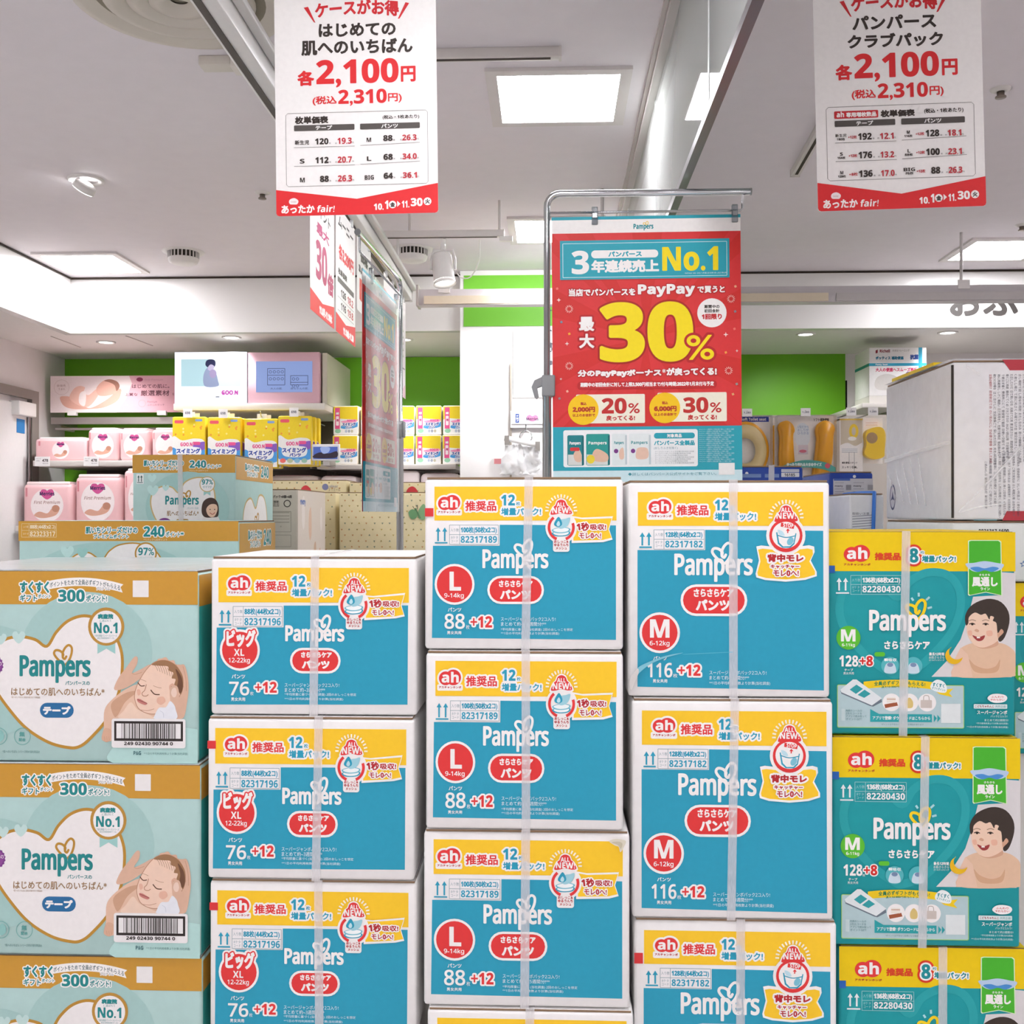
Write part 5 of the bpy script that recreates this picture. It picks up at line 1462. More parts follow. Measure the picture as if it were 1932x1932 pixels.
for k, r in enumerate((('新生児', '180枚', '+12枚', '192', '12.1', 'M', '116枚', '+12枚', '128', '18.1'), ('S', '164枚', '+12枚', '176', '13.2', 'L', '88枚', '+12枚', '100', '23.1'), ('M', '128枚', '+8枚', '136', '17.0', 'BIG', '76枚', '+12枚', '88', '26.3'))):
    y = 918 + k * 131
    for dx, dy, q in ((0, 6, r[:5]), (474, 0, r[5:])):
        w1 = 40 if len(q[0]) == 3 else 10
        c.text(q[0], 362 + dx - w1, y + dy, 362 + dx + w1, y + 24 + dy, BK, .4); c.text(q[1], 333 + dx, y + 28 + dy, 390 + dx, y + 48 + dy, BK, .4)
        c.text(q[2], 412 + dx, y + 14 + dy, 474 + dx, y + 38 + dy, 'bf3540', .5)
        c.text(q[3], 578 + dx - 32 * len(q[3]), y + dy, 578 + dx, y + 48 + dy, BK, 4.5); c.text('枚', 584 + dx, y + 34 + dy, 598 + dx, y + 46 + dy, BK); c.text('約', 618 + dx, y + 34 + dy, 632 + dx, y + 46 + dy, BK)
        c.text(q[4], 636 + dx, y + 4 + dy, 732 + dx, y + 48 + dy, 'bf3540', 2.2); c.text('円', 733 + dx, y + 34 + dy, 746 + dx, y + 46 + dy, BK)
    if k < 2:
        c.line([(320, y + 70), (750, y + 70)], 3, '77726f', 'table_line'); c.line([(788, y + 66), (1240, y + 52)], 3, '77726f', 'table_line')
fair_foot(c, 188, 1366, 1265, 1360, 1258, 1465)
t = thing('price_banner', 'white hanging price banner with katakana club pack title and red table tag', 'banner', ((x0 + x1) / 2 - .007, YBN, z0), 0, 'price banners over the boxes')
t.rotation_euler = (0, math.radians(-1.3), 0)
obj('banner_sheet', banner_sheet(W, H, .006), t)
put(c.build(), t)
hang_clips(t, W, H, zx - z0)

# banners that hang along the aisle rail, seen almost edge-on
def aisle_banner(y0, y1, zb, label, draw, col=WHITE, dx=0):
    W, H = y1 - y0, zr - .02 - zb
    t = thing('aisle_banner', label, 'banner', (XRL + dx, (y0 + y1) / 2, zb), math.radians(90), 'banners along the aisle rail')
    obj('banner_sheet', banner_sheet(W, H, .012, col), t)
    c = Canvas(0, 0, 364, 364 * H / W, W, H, h=1.2)
    draw(c, 364 * H / W)
    put(c.build(), t)
    for x in (-W * .3, W * .3):
        obj('banner_clip', box(x - .01, -.005, H - .01, x + .01, .006, H + .021, M('e8eaec', .2, 'plastic')), t)
def foot(c, h, t1, t2):
    c.poly([(0, h - 70), (0, h), (364, h), (364, h - 78), (180, h - 52)], BR, 'red_foot')
    c.text(t1, 130, h - 42, 330, h - 10, 'fbf4f2', 2.4)
def dr1(c, h):
    c.poly([(240, 0), (364, 0), (364, 60), (300, 40)], BR, 'red_corner')
    c.text('ポイント', 60, 90, 300, 130, BK, 1.5); c.text('最大', 90, 150, 280, 190, 'b52a6a', 2)
    c.text('30', 80, h - 250, 250, h - 120, 'b0285e', 9); c.text('倍', 255, h - 180, 350, h - 105, 'b0285e', 5)
    foot(c, h, '11.8月-11.10水', '')
def dr2(c, h):
    c.text('ムーニー', 40, 30, 320, 70, BK, 2); c.text('各2,290円', 50, h - 330, 330, h - 270, BR, 3); c.text('枚単価表', 40, h - 240, 200, h - 215, BK, 1.5)
    c.rrect(30, h - 205, 334, h - 185, 4, '56514e', 'table_header')
    for k, (n, p) in enumerate((('126', '18.2'), ('116', '19.8'))):
        y = h - 170 + k * 48
        c.text(n, 90, y, 180, y + 28, BK, 3); c.text(p, 210, y, 320, y + 28, 'bf3540', 1.6); c.line([(30, y + 38), (334, y + 38)], 1.5, '77726f', 'table_line')
    foot(c, h, '11.18金-11.30', '')
def dr3(c, h):
    c.rect(0, h * .15, 364, h * .52, 'd8453c', 'red_panel'); c.ell(180, h * .52, 150, 46, 'e8c83a', 'yellow_panel')
    c.text('ベビー用品', 40, h * .2, 324, h * .27, 'fbf0ea', 3); c.text('大特価', 60, h * .32, 300, h * .42, 'fbf0ea', 4)
def dr4(c, h):
    for k in range(5):
        c.text('はだにやさしい', 70 + 50 * (k % 2), h * .3 + k * 34, 290, h * .3 + k * 34 + 18, '6f8f50', 1)
    c.poly([(0, h - 60), (180, h - 20), (364, h - 80), (364, h), (0, h)], 'f0cfd8', 'pink_foot')
    c.line([(30, h * .72), (334, h * .70)], 8, '9a949a', 'printed_line')
def dr5(c, h):
    c.text('価格', 80, 60, 280, 110, BK, 4); c.text('3,072円', 40, 130, 324, 170, BK, 3)
    c.poly([(60, h - 160), (300, h - 160), (300, h - 40), (60, h - 60)], 'd8453c', 'red_panel')
zb = CZ + .677
aisle_banner(3.36, 3.735, zb, 'white banner with big magenta 30 hanging behind the first price banner', dr1)
aisle_banner(3.765, 4.14, zb, 'white price table banner hanging beside the edge-on red poster', dr2)
aisle_banner(4.18, 4.5, CZ + .84, 'short white banner with red block above the chrome bar', dr5)
aisle_banner(4.85, 5.2, CZ + .64, 'red and yellow banner hanging just past the stand pole', dr3, 'f3ecee')
aisle_banner(5.22, 5.58, CZ + .63, 'pale pink banner with green writing at the far rail end', dr4, 'f5eef2')

# ------------------------------------------------------------------ chrome stands with posters
PR, PT, PY = 'd9383a', '2ba3b5', 'f6de1a'
PW, PH = .507, .717
c = Canvas(612, 225, 1803, 1910, PW, PH, h=1.9)
c.rect(612, 225, 1803, 1910, PR, 'red_ground')
for k in range(14):
    a = math.radians(k * 360 / 14 + 8)
    b = a + math.radians(11)
    q = lambda an: (1205 + 1000 * math.cos(an), 1000 + 1000 * math.sin(an))
    c.poly([(1205, 1000), (min(max(q(a)[0], 612), 1803), min(max(q(a)[1], 330), 1560)), (min(max(q(b)[0], 612), 1803), min(max(q(b)[1], 330), 1560))], 'd2322f', 'ray_pattern')
c.rect(612, 225, 1803, 245, PT, 'teal_edge'); c.rect(612, 245, 1803, 330, WHITE, 'white_head')
emblem_heart(c, 1190, 260, 1224, 292, 'eccf6a', 5); c.text('Pampers', 1130, 275, 1256, 318, '1f8f98', 2.4, part='logo')
c.rect(668, 380, 1735, 630, 'b5322f', 'title_panel'); c.rect(664, 376, 1732, 624, PT, 'title_panel')
for p in (((682, 395), (1716, 395)), ((1716, 395), (1716, 610)), ((1716, 610), (682, 610)), ((682, 610), (682, 395))):
    c.line(p, 4, 'bfe3e8', 'title_frame')
c.text('3', 738, 440, 848, 590, WHITE, 10); c.rrect(862, 440, 1285, 490, 24, WHITE, 'pill_badge'); c.text('パンパース', 970, 448, 1182, 482, PT, 2)
c.text('年連続売上', 862, 502, 1290, 582, WHITE, 4); c.text('No.1', 1310, 425, 1662, 578, PY, 10)
c.text('*INTAGE SRI+ おむつ市場 2018年7月~2021年6月', 1450, 588, 1712, 598, 'dff0f2')
c.text('当店でパンパースを', 718, 682, 1140, 730, WHITE, 2.2, ('b92a2c', 6)); c.text('PayPay', 1155, 660, 1515, 742, WHITE, 8, ('b92a2c', 6)); c.text('で買うと', 1530, 675, 1702, 720, WHITE, 2, ('b92a2c', 6))
c.text('最', 782, 860, 878, 952, WHITE, 4, ('b92a2c', 12)); c.text('大', 782, 968, 878, 1060, WHITE, 4, ('b92a2c', 12))
c.text('30', 912, 770, 1502, 1152, PY, 34, ('a8281f', 12)); c.text('%', 1460, 985, 1632, 1142, PY, 7, ('b92a2c', 16))
c.ell(1620, 846, 92, 92, WHITE, 'round_badge_print'); c.text('期間中の', 1572, 795, 1668, 818, BK, .8); c.text('初回会計', 1572, 822, 1668, 845, BK, .8); c.text('1回限り', 1556, 852, 1682, 888, 'c22f36', 2)
c.text('分のPayPayボーナス', 772, 1198, 1300, 1248, WHITE, 3, ('b92a2c', 6)); c.text('※', 1305, 1198, 1328, 1222, WHITE); c.text('が戻ってくる!', 1332, 1190, 1648, 1240, WHITE, 3, ('b92a2c', 6))
c.rrect(768, 1272, 1648, 1322, 24, 'c02c2e', 'terms_pill'); c.text('期間中の初回会計に対して上限3,500円相当まで/付与時期:2022年1月末付与予定', 788, 1278, 1630, 1308, WHITE, 1)
for dx, a, b in ((0, '2,000円', '20'), (514, '6,000円', '30')):
    c.rrect(760 + dx, 1354 - dx * .012, 1195 + dx, 1538 - dx * .012, 8, 'f3efdc', 'coupon_panel#%d' % dx); c.ell(806 + dx, 1450 - dx * .012, 97, 97, 'f6c81a', 'coupon_badge#%d' % dx)
    c.text('税込', 788 + dx, 1402, 826 + dx, 1422, 'b83a24', .8); c.text(a, 738 + dx, 1432, 880 + dx, 1468, 'b83a24', 2); c.text('以上のお会計で', 738 + dx, 1475, 880 + dx, 1495, 'b83a24', .8)
    c.text(b, 922 + dx, 1378, 1080 + dx, 1478, 'c0302c', 8); c.text('%', 1090 + dx, 1412, 1162 + dx, 1476, 'c0302c', 4); c.text('戻ってくる!', 950 + dx, 1488, 1132 + dx, 1522, 'c0302c', 1.6)
for x, y, r in ((655, 752, 14), (705, 1030, 14), (1706, 985, 16), (1775, 1088, 10), (665, 1254, 9)):
    c.star(x, y, r, 'f6e2dc', 4, .35)
for x, y in ((720, 810), (718, 1172), (1740, 760), (1722, 1213)):
    for k in range(12):
        a = math.radians(30 * k)
        c.line([(x + 13 * math.cos(a), y + 13 * math.sin(a)), (x + 25 * math.cos(a), y + 25 * math.sin(a))], 5, 'f0b8ae', 'spark_pattern')
for x, y, cl in ((645, 680, 'e8786c'), (720, 968, 'eeaa3a'), (670, 893, '7a8a9a'), (1765, 840, '8a8a92'), (1768, 682, 'eeb08a'), (1705, 1098, 'eea04a'), (1772, 1298, '9a9a96'), (1748, 1362, 'eeb07a'), (655, 1378, '9a8a8a'), (705, 1333, 'eeb09a'), (1760, 950, 'e8786c')):
    c.poly([(x - 9, y - 4), (x + 4, y - 9), (x + 9, y + 4), (x - 4, y + 9)], cl, 'confetti_pattern')
c.rect(612, 1560, 1803, 1838, PT, 'teal_foot'); c.rect(612, 1838, 1803, 1910, 'cfeaf0', 'pale_foot')
c.rrect(678, 1580, 1525, 1815, 14, 'f1f3f4', 'product_panel')
for x0, x1, y0, cl in ((703, 808, 1612, '1f7f86'), (822, 972, 1605, '2a9a92'), (985, 1080, 1605, 'e3ecec'), (1092, 1230, 1605, 'e6eeee')):
    c.rrect(x0, y0, x1, 1805, 10, cl, 'product_picture'); c.rect(x1 - 12, y0 + 10, x1, 1800, 'c3d0d4' if cl[0] == 'e' else '176a70', 'product_picture')
    c.text('Pampers', x0 + 14, 1652, x1 - 20, 1678, WHITE if cl[0] != 'e' else '4a9aa0', .8)
    if cl[0] == 'e':
        c.ell(x0 + 26, 1715, 14, 14, '7a3c86', 'product_picture'); c.blob([(x0 + 45, 1720), (x0 + 60, 1695), (x1 - 22, 1700), (x1 - 20, 1760), (x0 + 50, 1765)], 'e6c4b0', 'product_picture')
    else:
        c.rect(x0 + 4, 1735, x1 - 14, 1802, 'd9dcd8', 'product_picture'); c.blob([(x0 + 40, 1730), (x0 + 70, 1700), (x1 - 16, 1735), (x1 - 20, 1780), (x0 + 50, 1775)], 'e0bba2', 'product_picture')
c.rrect(720, 1690, 780, 1712, 8, 'd2373a', 'product_picture'); c.ell(850, 1765, 26, 28, 'e8d23a', 'product_picture')
c.rrect(1250, 1602, 1507, 1638, 17, PT, 'product_pill'); c.text('対象商品', 1332, 1608, 1425, 1632, WHITE, .8)
c.text('パンパース全製品', 1250, 1650, 1506, 1682, PT, 1.4); c.text('(おしりふきを除く)', 1250, 1690, 1400, 1708, '6a9aa4')
for k in range(7):
    c.text('テープパンツおしりふき各種対象商品の詳細', 1256, 1716 + 12 * k, 1500 - 20 * (k % 3), 1725 + 12 * k, '8f989c')
for k in range(17):
    c.text('キャンペーン期間中に対象店舗で購入した場合に適用', 1535, 1578 + 12.6 * k, 1752 - 18 * (k % 3), 1588 + 12.6 * k, 'bfe3ea')
c.rect(1655, 1795, 1755, 1870, 'f3f3f2', 'blank_square'); c.text('◆詳しくはパンパース公式サイトをご覧下さい。', 1085, 1852, 1640, 1872, '4a9aa8')
POSTER = c.build()
CHROME = M('c9cccf', .12, 'metal')
def clamp(t, x, y, z, sx=1):
    gm_ = M('8f9092', .5, 'plastic')
    cl_ = obj('clamp', box(x - .014, y - .016, z - .03, x + .022, y + .016, z + .028, gm_, .004), t, (0, 0, 0), 'grey plastic clamp')
    lv = [(x - .012, z + .024), (x - .034, z + .014), (x - .042, z - .004), (x - .034, z - .03), (x - .028, z - .036), (x - .022, z - .03), (x - .026, z - .006), (x - .01, z)]
    obj('clamp_lever', extrude(lv, .02, gm_), cl_, (0, y - .01, 0))
def poster_stand(name, label, plabel, loc, rz, xp, xend, ztop, px_c, pz, arm_left):
    """pole at local x = xp, bar to xend; poster centred at px_c with its top at pz; local z = world z"""
    t = thing(name, label, 'poster stand', loc, rz, 'chrome poster stands')
    s = 1 if xend > xp else -1
    R = .035
    arc = [(xp + s * R * (1 - math.cos(a)), 0, ztop - R + R * math.sin(a)) for a in [math.radians(15 * k) for k in range(7)]]
    obj('pole', tube([(xp, 0, .012), (xp, 0, ztop - .5)], .0125, CHROME, 14), t)
    obj('inner_pole', tube([(xp, 0, ztop - .52), (xp, 0, ztop - R)] + arc[1:] + [(xend, 0, ztop)], .0092, CHROME, 14), t)
    obj('thin_rod', tube([(xp, 0, ztop - .052), (xend - s * .025, 0, ztop - .05), (xend - s * .02, 0, ztop - .045), (xend - s * .02, 0, ztop)], .0035, CHROME, 8), t)
    obj('end_plug', tube([(xend, 0, ztop), (xend + s * .004, 0, ztop)], .0098, M('8d8f92', .4, 'plastic'), 14), t)
    obj('base', lathe([(.001, .014), (.15, .012), (.165, .004), (.165, 0), (.001, 0)], M('7d7f82', .35, 'metal'), 36), t, (xp, 0, 0))
    clamp(t, xp, 0, ztop - .52 + .0)
    p = thing('hanging_poster', plabel, 'poster', (0, 0, 0), rz, 'red sales posters')
    m = Matrix.Translation(loc) @ Matrix.Rotation(rz, 4, 'Z')
    p.location = m @ Vector((px_c, -.004, pz - PH))
    obj('poster_sheet', box(-PW / 2, 0, 0, PW / 2, .0006, PH, M('f4f2f0', .3, 'print')), p)
    for n, me in POSTER:
        obj(n, me, p)
    glass = M('eef2f4', .05, 'clear', ior=1.5)
    for k in (-.27, .47):
        x = k * PW
        q = obj('clip', box(x - .008, -.006, PH - .022, x + .008, .006, PH + .026, M('dfe4e8', .08, 'clear', ior=2.0), .002), p, (0, 0, 0), 'clear plastic clip')
        obj('clip_spring', box(x - .006, -.007, PH - .004, x + .006, .007, PH + .008, M('b4b8bc', .2, 'metal')), q)
    return t, p
Yp = 2.8
xpole = P(1032, 600, Yp).x; xe = P(1415, 362, Yp).x; zt2 = P(1200, 364, Yp).z
pc = P(1221, 600, Yp).x; pz = P(1221, 408, Yp).z
t, p = poster_stand('poster_stand', 'chrome stand holding the large red campaign poster behind the boxes', 'red campaign poster with big yellow 30 percent facing the viewer', (0, Yp, 0), 0, xpole, xe, zt2, pc, pz, True)
p.rotation_euler = (0, math.radians(-.35), 0)
# edge-on stand: local x runs down the aisle
Xs = -.56
t2, p2 = poster_stand('poster_stand', 'chrome stand seen end-on beside the hanging aisle banners', 'same red campaign poster seen edge-on and shiny beside the stand pole', (Xs, 3.0, 0), math.radians(87), .6, -.02, CZ + .822, .27, CZ + .728, False)

n_, V, Fc = 24, [], []
for i in range(n_ + 1):
    u = i / n_
    y = -.004 - .006 * (1 + math.sin(u * 9 + .6)) * .5
    V += [(-PW / 2 + PW * u, y, 0), (-PW / 2 + PW * u, y - .003 * math.sin(u * 6), PH)]
    if i:
        Fc.append((2 * i - 2, 2 * i, 2 * i + 1, 2 * i - 1))
obj('glare_film', mesh(V, Fc, M('ffffff', .12, 'wrap', ns=3, ior=1.38, bump=.1), None, True), p2, (0, -.002, 0), 'clear film added over the poster for its glare')  # wavy film added over this poster only, to give it a glossy glare

# ------------------------------------------------------------------ shelving along the back wall
shm = M('d9d3cf', .45, 'paint'); brn = M('6d625a', .6, 'paint')
def wx(px, Y): return P(px, 800, Y).x
def wz(py, Y): return P(600, py, Y).z
YF = 6.5
su = thing('shelf_unit', 'wall shelving with pink packs and swim pants under the screens', 'shelf', (0, 0, 0))
zA, zB, zC_ = wz(868, YF), wz(876, YF), wz(992, YF)
xL, xM, xR = wx(62, YF), wx(612, YF), wx(866, YF) - .02
obj('back_panel', box(xL + .05, YB - .04, .1, xR, YB - .013, zB, brn), su)
obj('shelf_board', box(xL, YF, zA - .035, wx(596, YF), YB - .045, zA, shm, .003), su)
obj('shelf_board', box(wx(598, YF), YF, zB - .03, xR, YB - .045, zB, shm, .003), su)
obj('shelf_board', box(xL - .08, YF - .06, zC_ - .035, xR, YB - .045, zC_, shm, .003), su)
obj('shelf_board', box(xL - .08, YF - .06, .1, xR, YB - .045, .14, shm, .003), su)
for px in (118, 345, 626, 860):
    x = wx(px, YB)
    obj('upright', box(x - .02, YB - .07, 0, x + .02, YB - .041, zA + (.12 if px == 118 else -.04), M('8a8078', .5, 'paint')), su)
    for z in (zA, zC_):
        obj('bracket', box(x - .008, YF + .08, z - .05, x + .008, YB - .071, z - .036, M('8a8078', .5, 'paint')), su)
x0, x1, z0, z1 = rect(96, 787, 332, 800, 6.9)
obj('sign_bar', box(x0, 6.9, z0, x1, 6.93, z1, M('b5b0ac', .4, 'metal')), su)
obj('sign_bar_arm', box(x0 + .02, 6.93, z0, x0 + .05, YB - .012, z1, M('b5b0ac', .4, 'metal')), su)
obj('sign_bar_arm', box(x1 - .05, 6.93, z0, x1 - .02, YB - .012, z1, M('b5b0ac', .4, 'metal')), su)
x0, x1, z0, z1 = rect(104, 807, 332, 811, 7.0)
obj('top_rail', box(x0, 7.0, z0, x1, 7.03, z1, shm), su)
for x in (x0 + .03, x1 - .05):
    obj('top_rail_arm', box(x, 7.03, z0, x + .02, YB - .012, z1, shm), su)
obj('alarm_box', box(*(lambda r: (r[0], 7.13, r[2], r[1], YB - .012, r[3]))(rect(109, 797, 126, 806, 7.13)), M('b9b08a', .5, 'plastic')), su)

# long pink sign board
x0, x1, z0, z1 = rect(95, 709, 340, 778, 6.88)
W, H = x1 - x0, z1 - z0
t = thing('sign_board', 'long pale pink sign board picturing a newborn held in two hands', 'sign', ((x0 + x1) / 2, 6.88, z0))
obj('board', box(-W / 2, 0, 0, W / 2, .015, H, M('e9dcdb', .4, 'print')), t)
c = Canvas(500, 360, 1850, 742, W, H, h=2)
c.poly([(1320, 360), (1850, 360), (1850, 742), (1190, 742), (1290, 600), (1350, 440)], 'd9a9b4', 'pink_panel')
pt = 'baby_picture'
c.blob([(600, 590), (640, 570), (740, 590), (860, 680), (940, 690), (1100, 600), (1210, 500), (1240, 520), (1200, 620), (1060, 690), (900, 706), (740, 706), (640, 670)], 'd8a898', pt)
c.blob([(740, 500), (800, 465), (860, 480), (850, 525), (900, 560), (980, 500), (1000, 560), (900, 680), (780, 660), (700, 590)], 'e3b9aa', pt)
c.blob([(810, 540), (870, 530), (860, 670), (800, 640)], 'f0e6e4', pt)
c.blob([(980, 490), (1040, 420), (1110, 398), (1190, 420), (1222, 470), (1180, 540), (1080, 570), (1000, 560)], 'dcac9c', pt)
c.blob([(1060, 412), (1120, 396), (1195, 420), (1222, 470), (1190, 520), (1170, 460), (1120, 430)], '9a6f60', pt)
c.text('はじめての肌に。', 1350, 450, 1738, 492, '6e4650', .8); c.text('上質な', 1275, 540, 1410, 572, '6e4650', .8); c.text('厳選素材', 1440, 512, 1738, 572, '6e4650', 1.4); c.text('を', 1768, 540, 1790, 568, '6e4650')
c.text('新発売', 570, 448, 660, 474, 'a88a86'); c.text('うまれ', 585, 486, 655, 508, 'a88a86')
c.ring(618, 478, 78, 3, 'cbb6b2', 'emblem'); c.ell(1430, 400, 34, 22, '8a3a58', 'emblem'); c.text('First Premium', 1485, 392, 1672, 414, 'b98a96', shear=.25)
c.ring(1455, 650, 36, 8, 'b9a2a6', 'emblem'); c.text('Premium', 1510, 622, 1610, 644, '8a626c', shear=.2); c.text('ふわふわタッチ', 1510, 655, 1688, 676, '8a626c')
put(c.build(), t)
for x in (-W * .33, W * .36):
    obj('clip', box(x - .03, -.01, -.02, x + .03, .02, .01, M('e6e4e2', .4, 'plastic')), t)

# pink diaper packs
def pack_mesh(w, h, d, mat, crimp=.02):
    """soft bag: rounded block with a folded top"""
    me = box(-w / 2, 0, 0, w / 2, d, h, mat, min(w, h, d) * .12, 3)
    return me
def pink_pack(px0, py0, px1, zb_, Y, d, label, small=False, premium=True, wide=False):
    r = rect(px0, py0, px1, py0 + 50, Y)
    W, H = r[1] - r[0], r[3] - zb_
    t = thing('diaper_pack', label, 'pack', ((r[0] + r[1]) / 2, Y, zb_), 0, 'pink diaper packs')
    obj('pack_body', pack_mesh(W, H, d, M('f0c2c5', .3, 'plastic', spec=.5)), t)
    obj('folded_top', box(-W / 2 + .02, .01, H * .93, W / 2 - .02, d - .02, H + .012, M('f3dcdc', .3, 'plastic'), .01), t)
    c = Canvas(0, 0, 100, 100 * H / W, W * .94, H * .94, h=.7)
    h = 100 * H / W
    cx = 50
    c.ell(cx, h * .52, min(38, h * .42), h * .42, 'f7ecec', 'white_panel')
    s = min(1, h / 90)
    y = h * .22
    c.blob([(cx, y + 14 * s), (cx - 15 * s, y + 2 * s), (cx - 13 * s, y - 8 * s), (cx - 4 * s, y - 9 * s), (cx, y - 6 * s), (cx + 5 * s, y - 9 * s), (cx + 13 * s, y - 8 * s), (cx + 15 * s, y + 2 * s)], 'd05a96', 'logo')
    c.text('Merries', cx - 17 * s, y - 4 * s, cx + 17 * s, y + 5 * s, '3c2a5a', .5)
    if premium:
        c.text('First Premium', cx - 30 * s, h * .40, cx + 30 * s, h * .40 + 8 * s, 'b99a96', .2, shear=.2)
    y = h * .68
    c.blob([(cx - 30 * s, y + 8 * s), (cx - 18 * s, y), (cx, y + 4 * s), (cx + 10 * s, y - 6 * s), (cx + 20 * s, y - 12 * s), (cx + 28 * s, y - 4 * s), (cx + 20 * s, y + 8 * s), (cx, y + 14 * s), (cx - 18 * s, y + 14 * s)], 'd9a793', 'baby_picture')
    c.ell(cx + 20 * s, y - 7 * s, 9 * s, 8 * s, 'c08a74', 'baby_picture')
    c.rect(4, h * .08, 8, h * .3, 'd98a94', 'side_text')
    put(c.build(), t, (0, -.0005, H * .03))
for i, (a, b, y, lab) in enumerate(((66, 163, 828, 'wide low pink diaper pack at the shelf end by the door'), (165, 223, 810, 'pink diaper pack with folded top, second on the upper shelf'), (225, 282, 811, 'pink diaper pack with folded top, third on the upper shelf'), (286, 338, 810, 'pink diaper pack on the upper shelf beside the swim pants'))):
    pink_pack(a, y, b, zA + .001, YF + .06, .3, lab, premium=False)
for i, (a, b, y, lab) in enumerate(((42, 136, 912, 'large pink diaper pack on the lower shelf nearest the door'), (140, 229, 898, 'tall large pink diaper pack, middle of the lower shelf'), (233, 296, 887, 'tall pink diaper pack half hidden by the gold-banded carton'))):
    pink_pack(a, y, b, zC_ + .001, YF - .02, .4, lab)
for a, b, y, lab in ((506, 600, 897, 'white and pink pack lying on the lower shelf behind the beige boxes'), (604, 672, 898, 'white and pink pack with red corner behind the beige boxes'), (741, 790, 888, 'white pack leaning behind the edge-on poster pole'), (793, 866, 893, 'pale pink pack on the lower shelf next to the pillar')):
    r = rect(a, y, b, y + 40, YF + .05)
    W, H = r[1] - r[0], r[3] - zC_ - .001
    t = thing('wipes_pack', lab, 'pack', ((r[0] + r[1]) / 2, YF + .05, zC_ + .001), 0, 'packs on the lower shelf')
    obj('pack_body', pack_mesh(W, H, .35, M('f6e9ea', .35, 'plastic')), t)
    obj('top_print', box(-W * .4, .05, H - .002, W * .3, .12, H + .003, M('e8b4bc')), t)
    obj('front_label', box(-W * .1, -.002, H * .45, W * .15, .002, H * .62, M('e4a0ac')), t)
# shelf price cards
for px, py, lab in ((66, 857, 'white shelf price card under the wide low pink pack'), (158, 858, 'white shelf price card under the second pink pack')):
    r = rect(px, py, px + 28, py + 18, YF - .01)
    W, H = r[1] - r[0], r[3] - r[2]
    t = thing('shelf_price_card', lab, 'price card', ((r[0] + r[1]) / 2, YF - .012, zA - .036), 0, 'shelf price cards')
    obj('card', box(-W / 2, 0, 0, W / 2, .003, H, M('f3f1f1', .4, 'print')), t)
    c = Canvas(0, 0, 60, 40, W, H, h=.6)
    c.text('メリーズ', 6, 6, 24, 11, BK); c.text('お試し', 6, 15, 22, 20, BK); c.text('478', 30, 10, 54, 22, BK, .6); c.text('税込525円', 32, 26, 54, 31, BK)
    put(c.build(), t)

# hanging swim-pants packs
SWIM_W, SWIM_H, SWIM_D = .21, .305, .05
sm = [box(-SWIM_W / 2, 0, 0, SWIM_W / 2, SWIM_D, SWIM_H, M('f2d33a', .25, 'plastic', spec=.6), .012, 3)]
c = Canvas(0, 0, 100, 145, SWIM_W * .96, SWIM_H * .96, h=.8)
c.rect(0, 0, 100, 145, 'f3d62e', 'yellow_ground')
c.blob([(0, 60), (30, 70), (70, 64), (100, 76), (100, 145), (0, 145)], 'f4f2ee', 'white_ground')
c.blob([(0, 92), (24, 104), (60, 112), (100, 92), (100, 128), (60, 132), (20, 132), (0, 126)], '4f9fe0', 'blue_wave'); c.blob([(62, 84), (100, 74), (100, 96), (78, 100)], '8a5fc0', 'blue_wave')
c.blob([(14, 96), (50, 90), (86, 94), (84, 118), (50, 124), (16, 118)], 'f1f4f6', 'white_ground')
c.rrect(6, 8, 34, 18, 4, 'e8596a', 'pink_tag'); c.rrect(70, 5, 92, 12, 3, '8aa8d8', 'blue_tag'); c.rrect(60, 74, 86, 84, 4, 'e85a94', 'pink_tag')
c.text('GOO.N', 24, 76, 62, 88, 'e0568e', 1.2, (WHITE, 1.4)); c.text('スイミング', 12, 94, 86, 110, '2c4fa8', 1, (WHITE, 1.4)); c.text('パンツ', 34, 111, 70, 122, '2c4fa8', .8, (WHITE, 1.2))
for k, cl in enumerate(('f0746c', 'b9c4a0', '8ac0dc', 'a0c8b4')):
    c.ell(14 + 22 * k, 134, 9, 7, cl, 'pattern_dot')
for k in range(10):
    c.ell(random.uniform(8, 92), random.uniform(20, 60), 3, 3, random.choice(('f8e88a', 'f0a03a', '7fc8a0')), 'pattern_dot')
SWIM = c.build()
def swim_pack(x, y, z, label, card=True):
    t = thing('swim_pants_pack', label, 'pack', (x, y, z), 0, 'hanging swim pants packs')
    obj('pack_body', sm[0], t)
    for n, me in SWIM:
        obj(n, me, t, (0, -.0006, SWIM_H * .02))
    if card:
        obj('hang_tab', box(-.03, .02, SWIM_H - .01, .03, .024, SWIM_H + .03, M('e8e4da', .3, 'plastic')), t)
    return t
Yh = 6.35
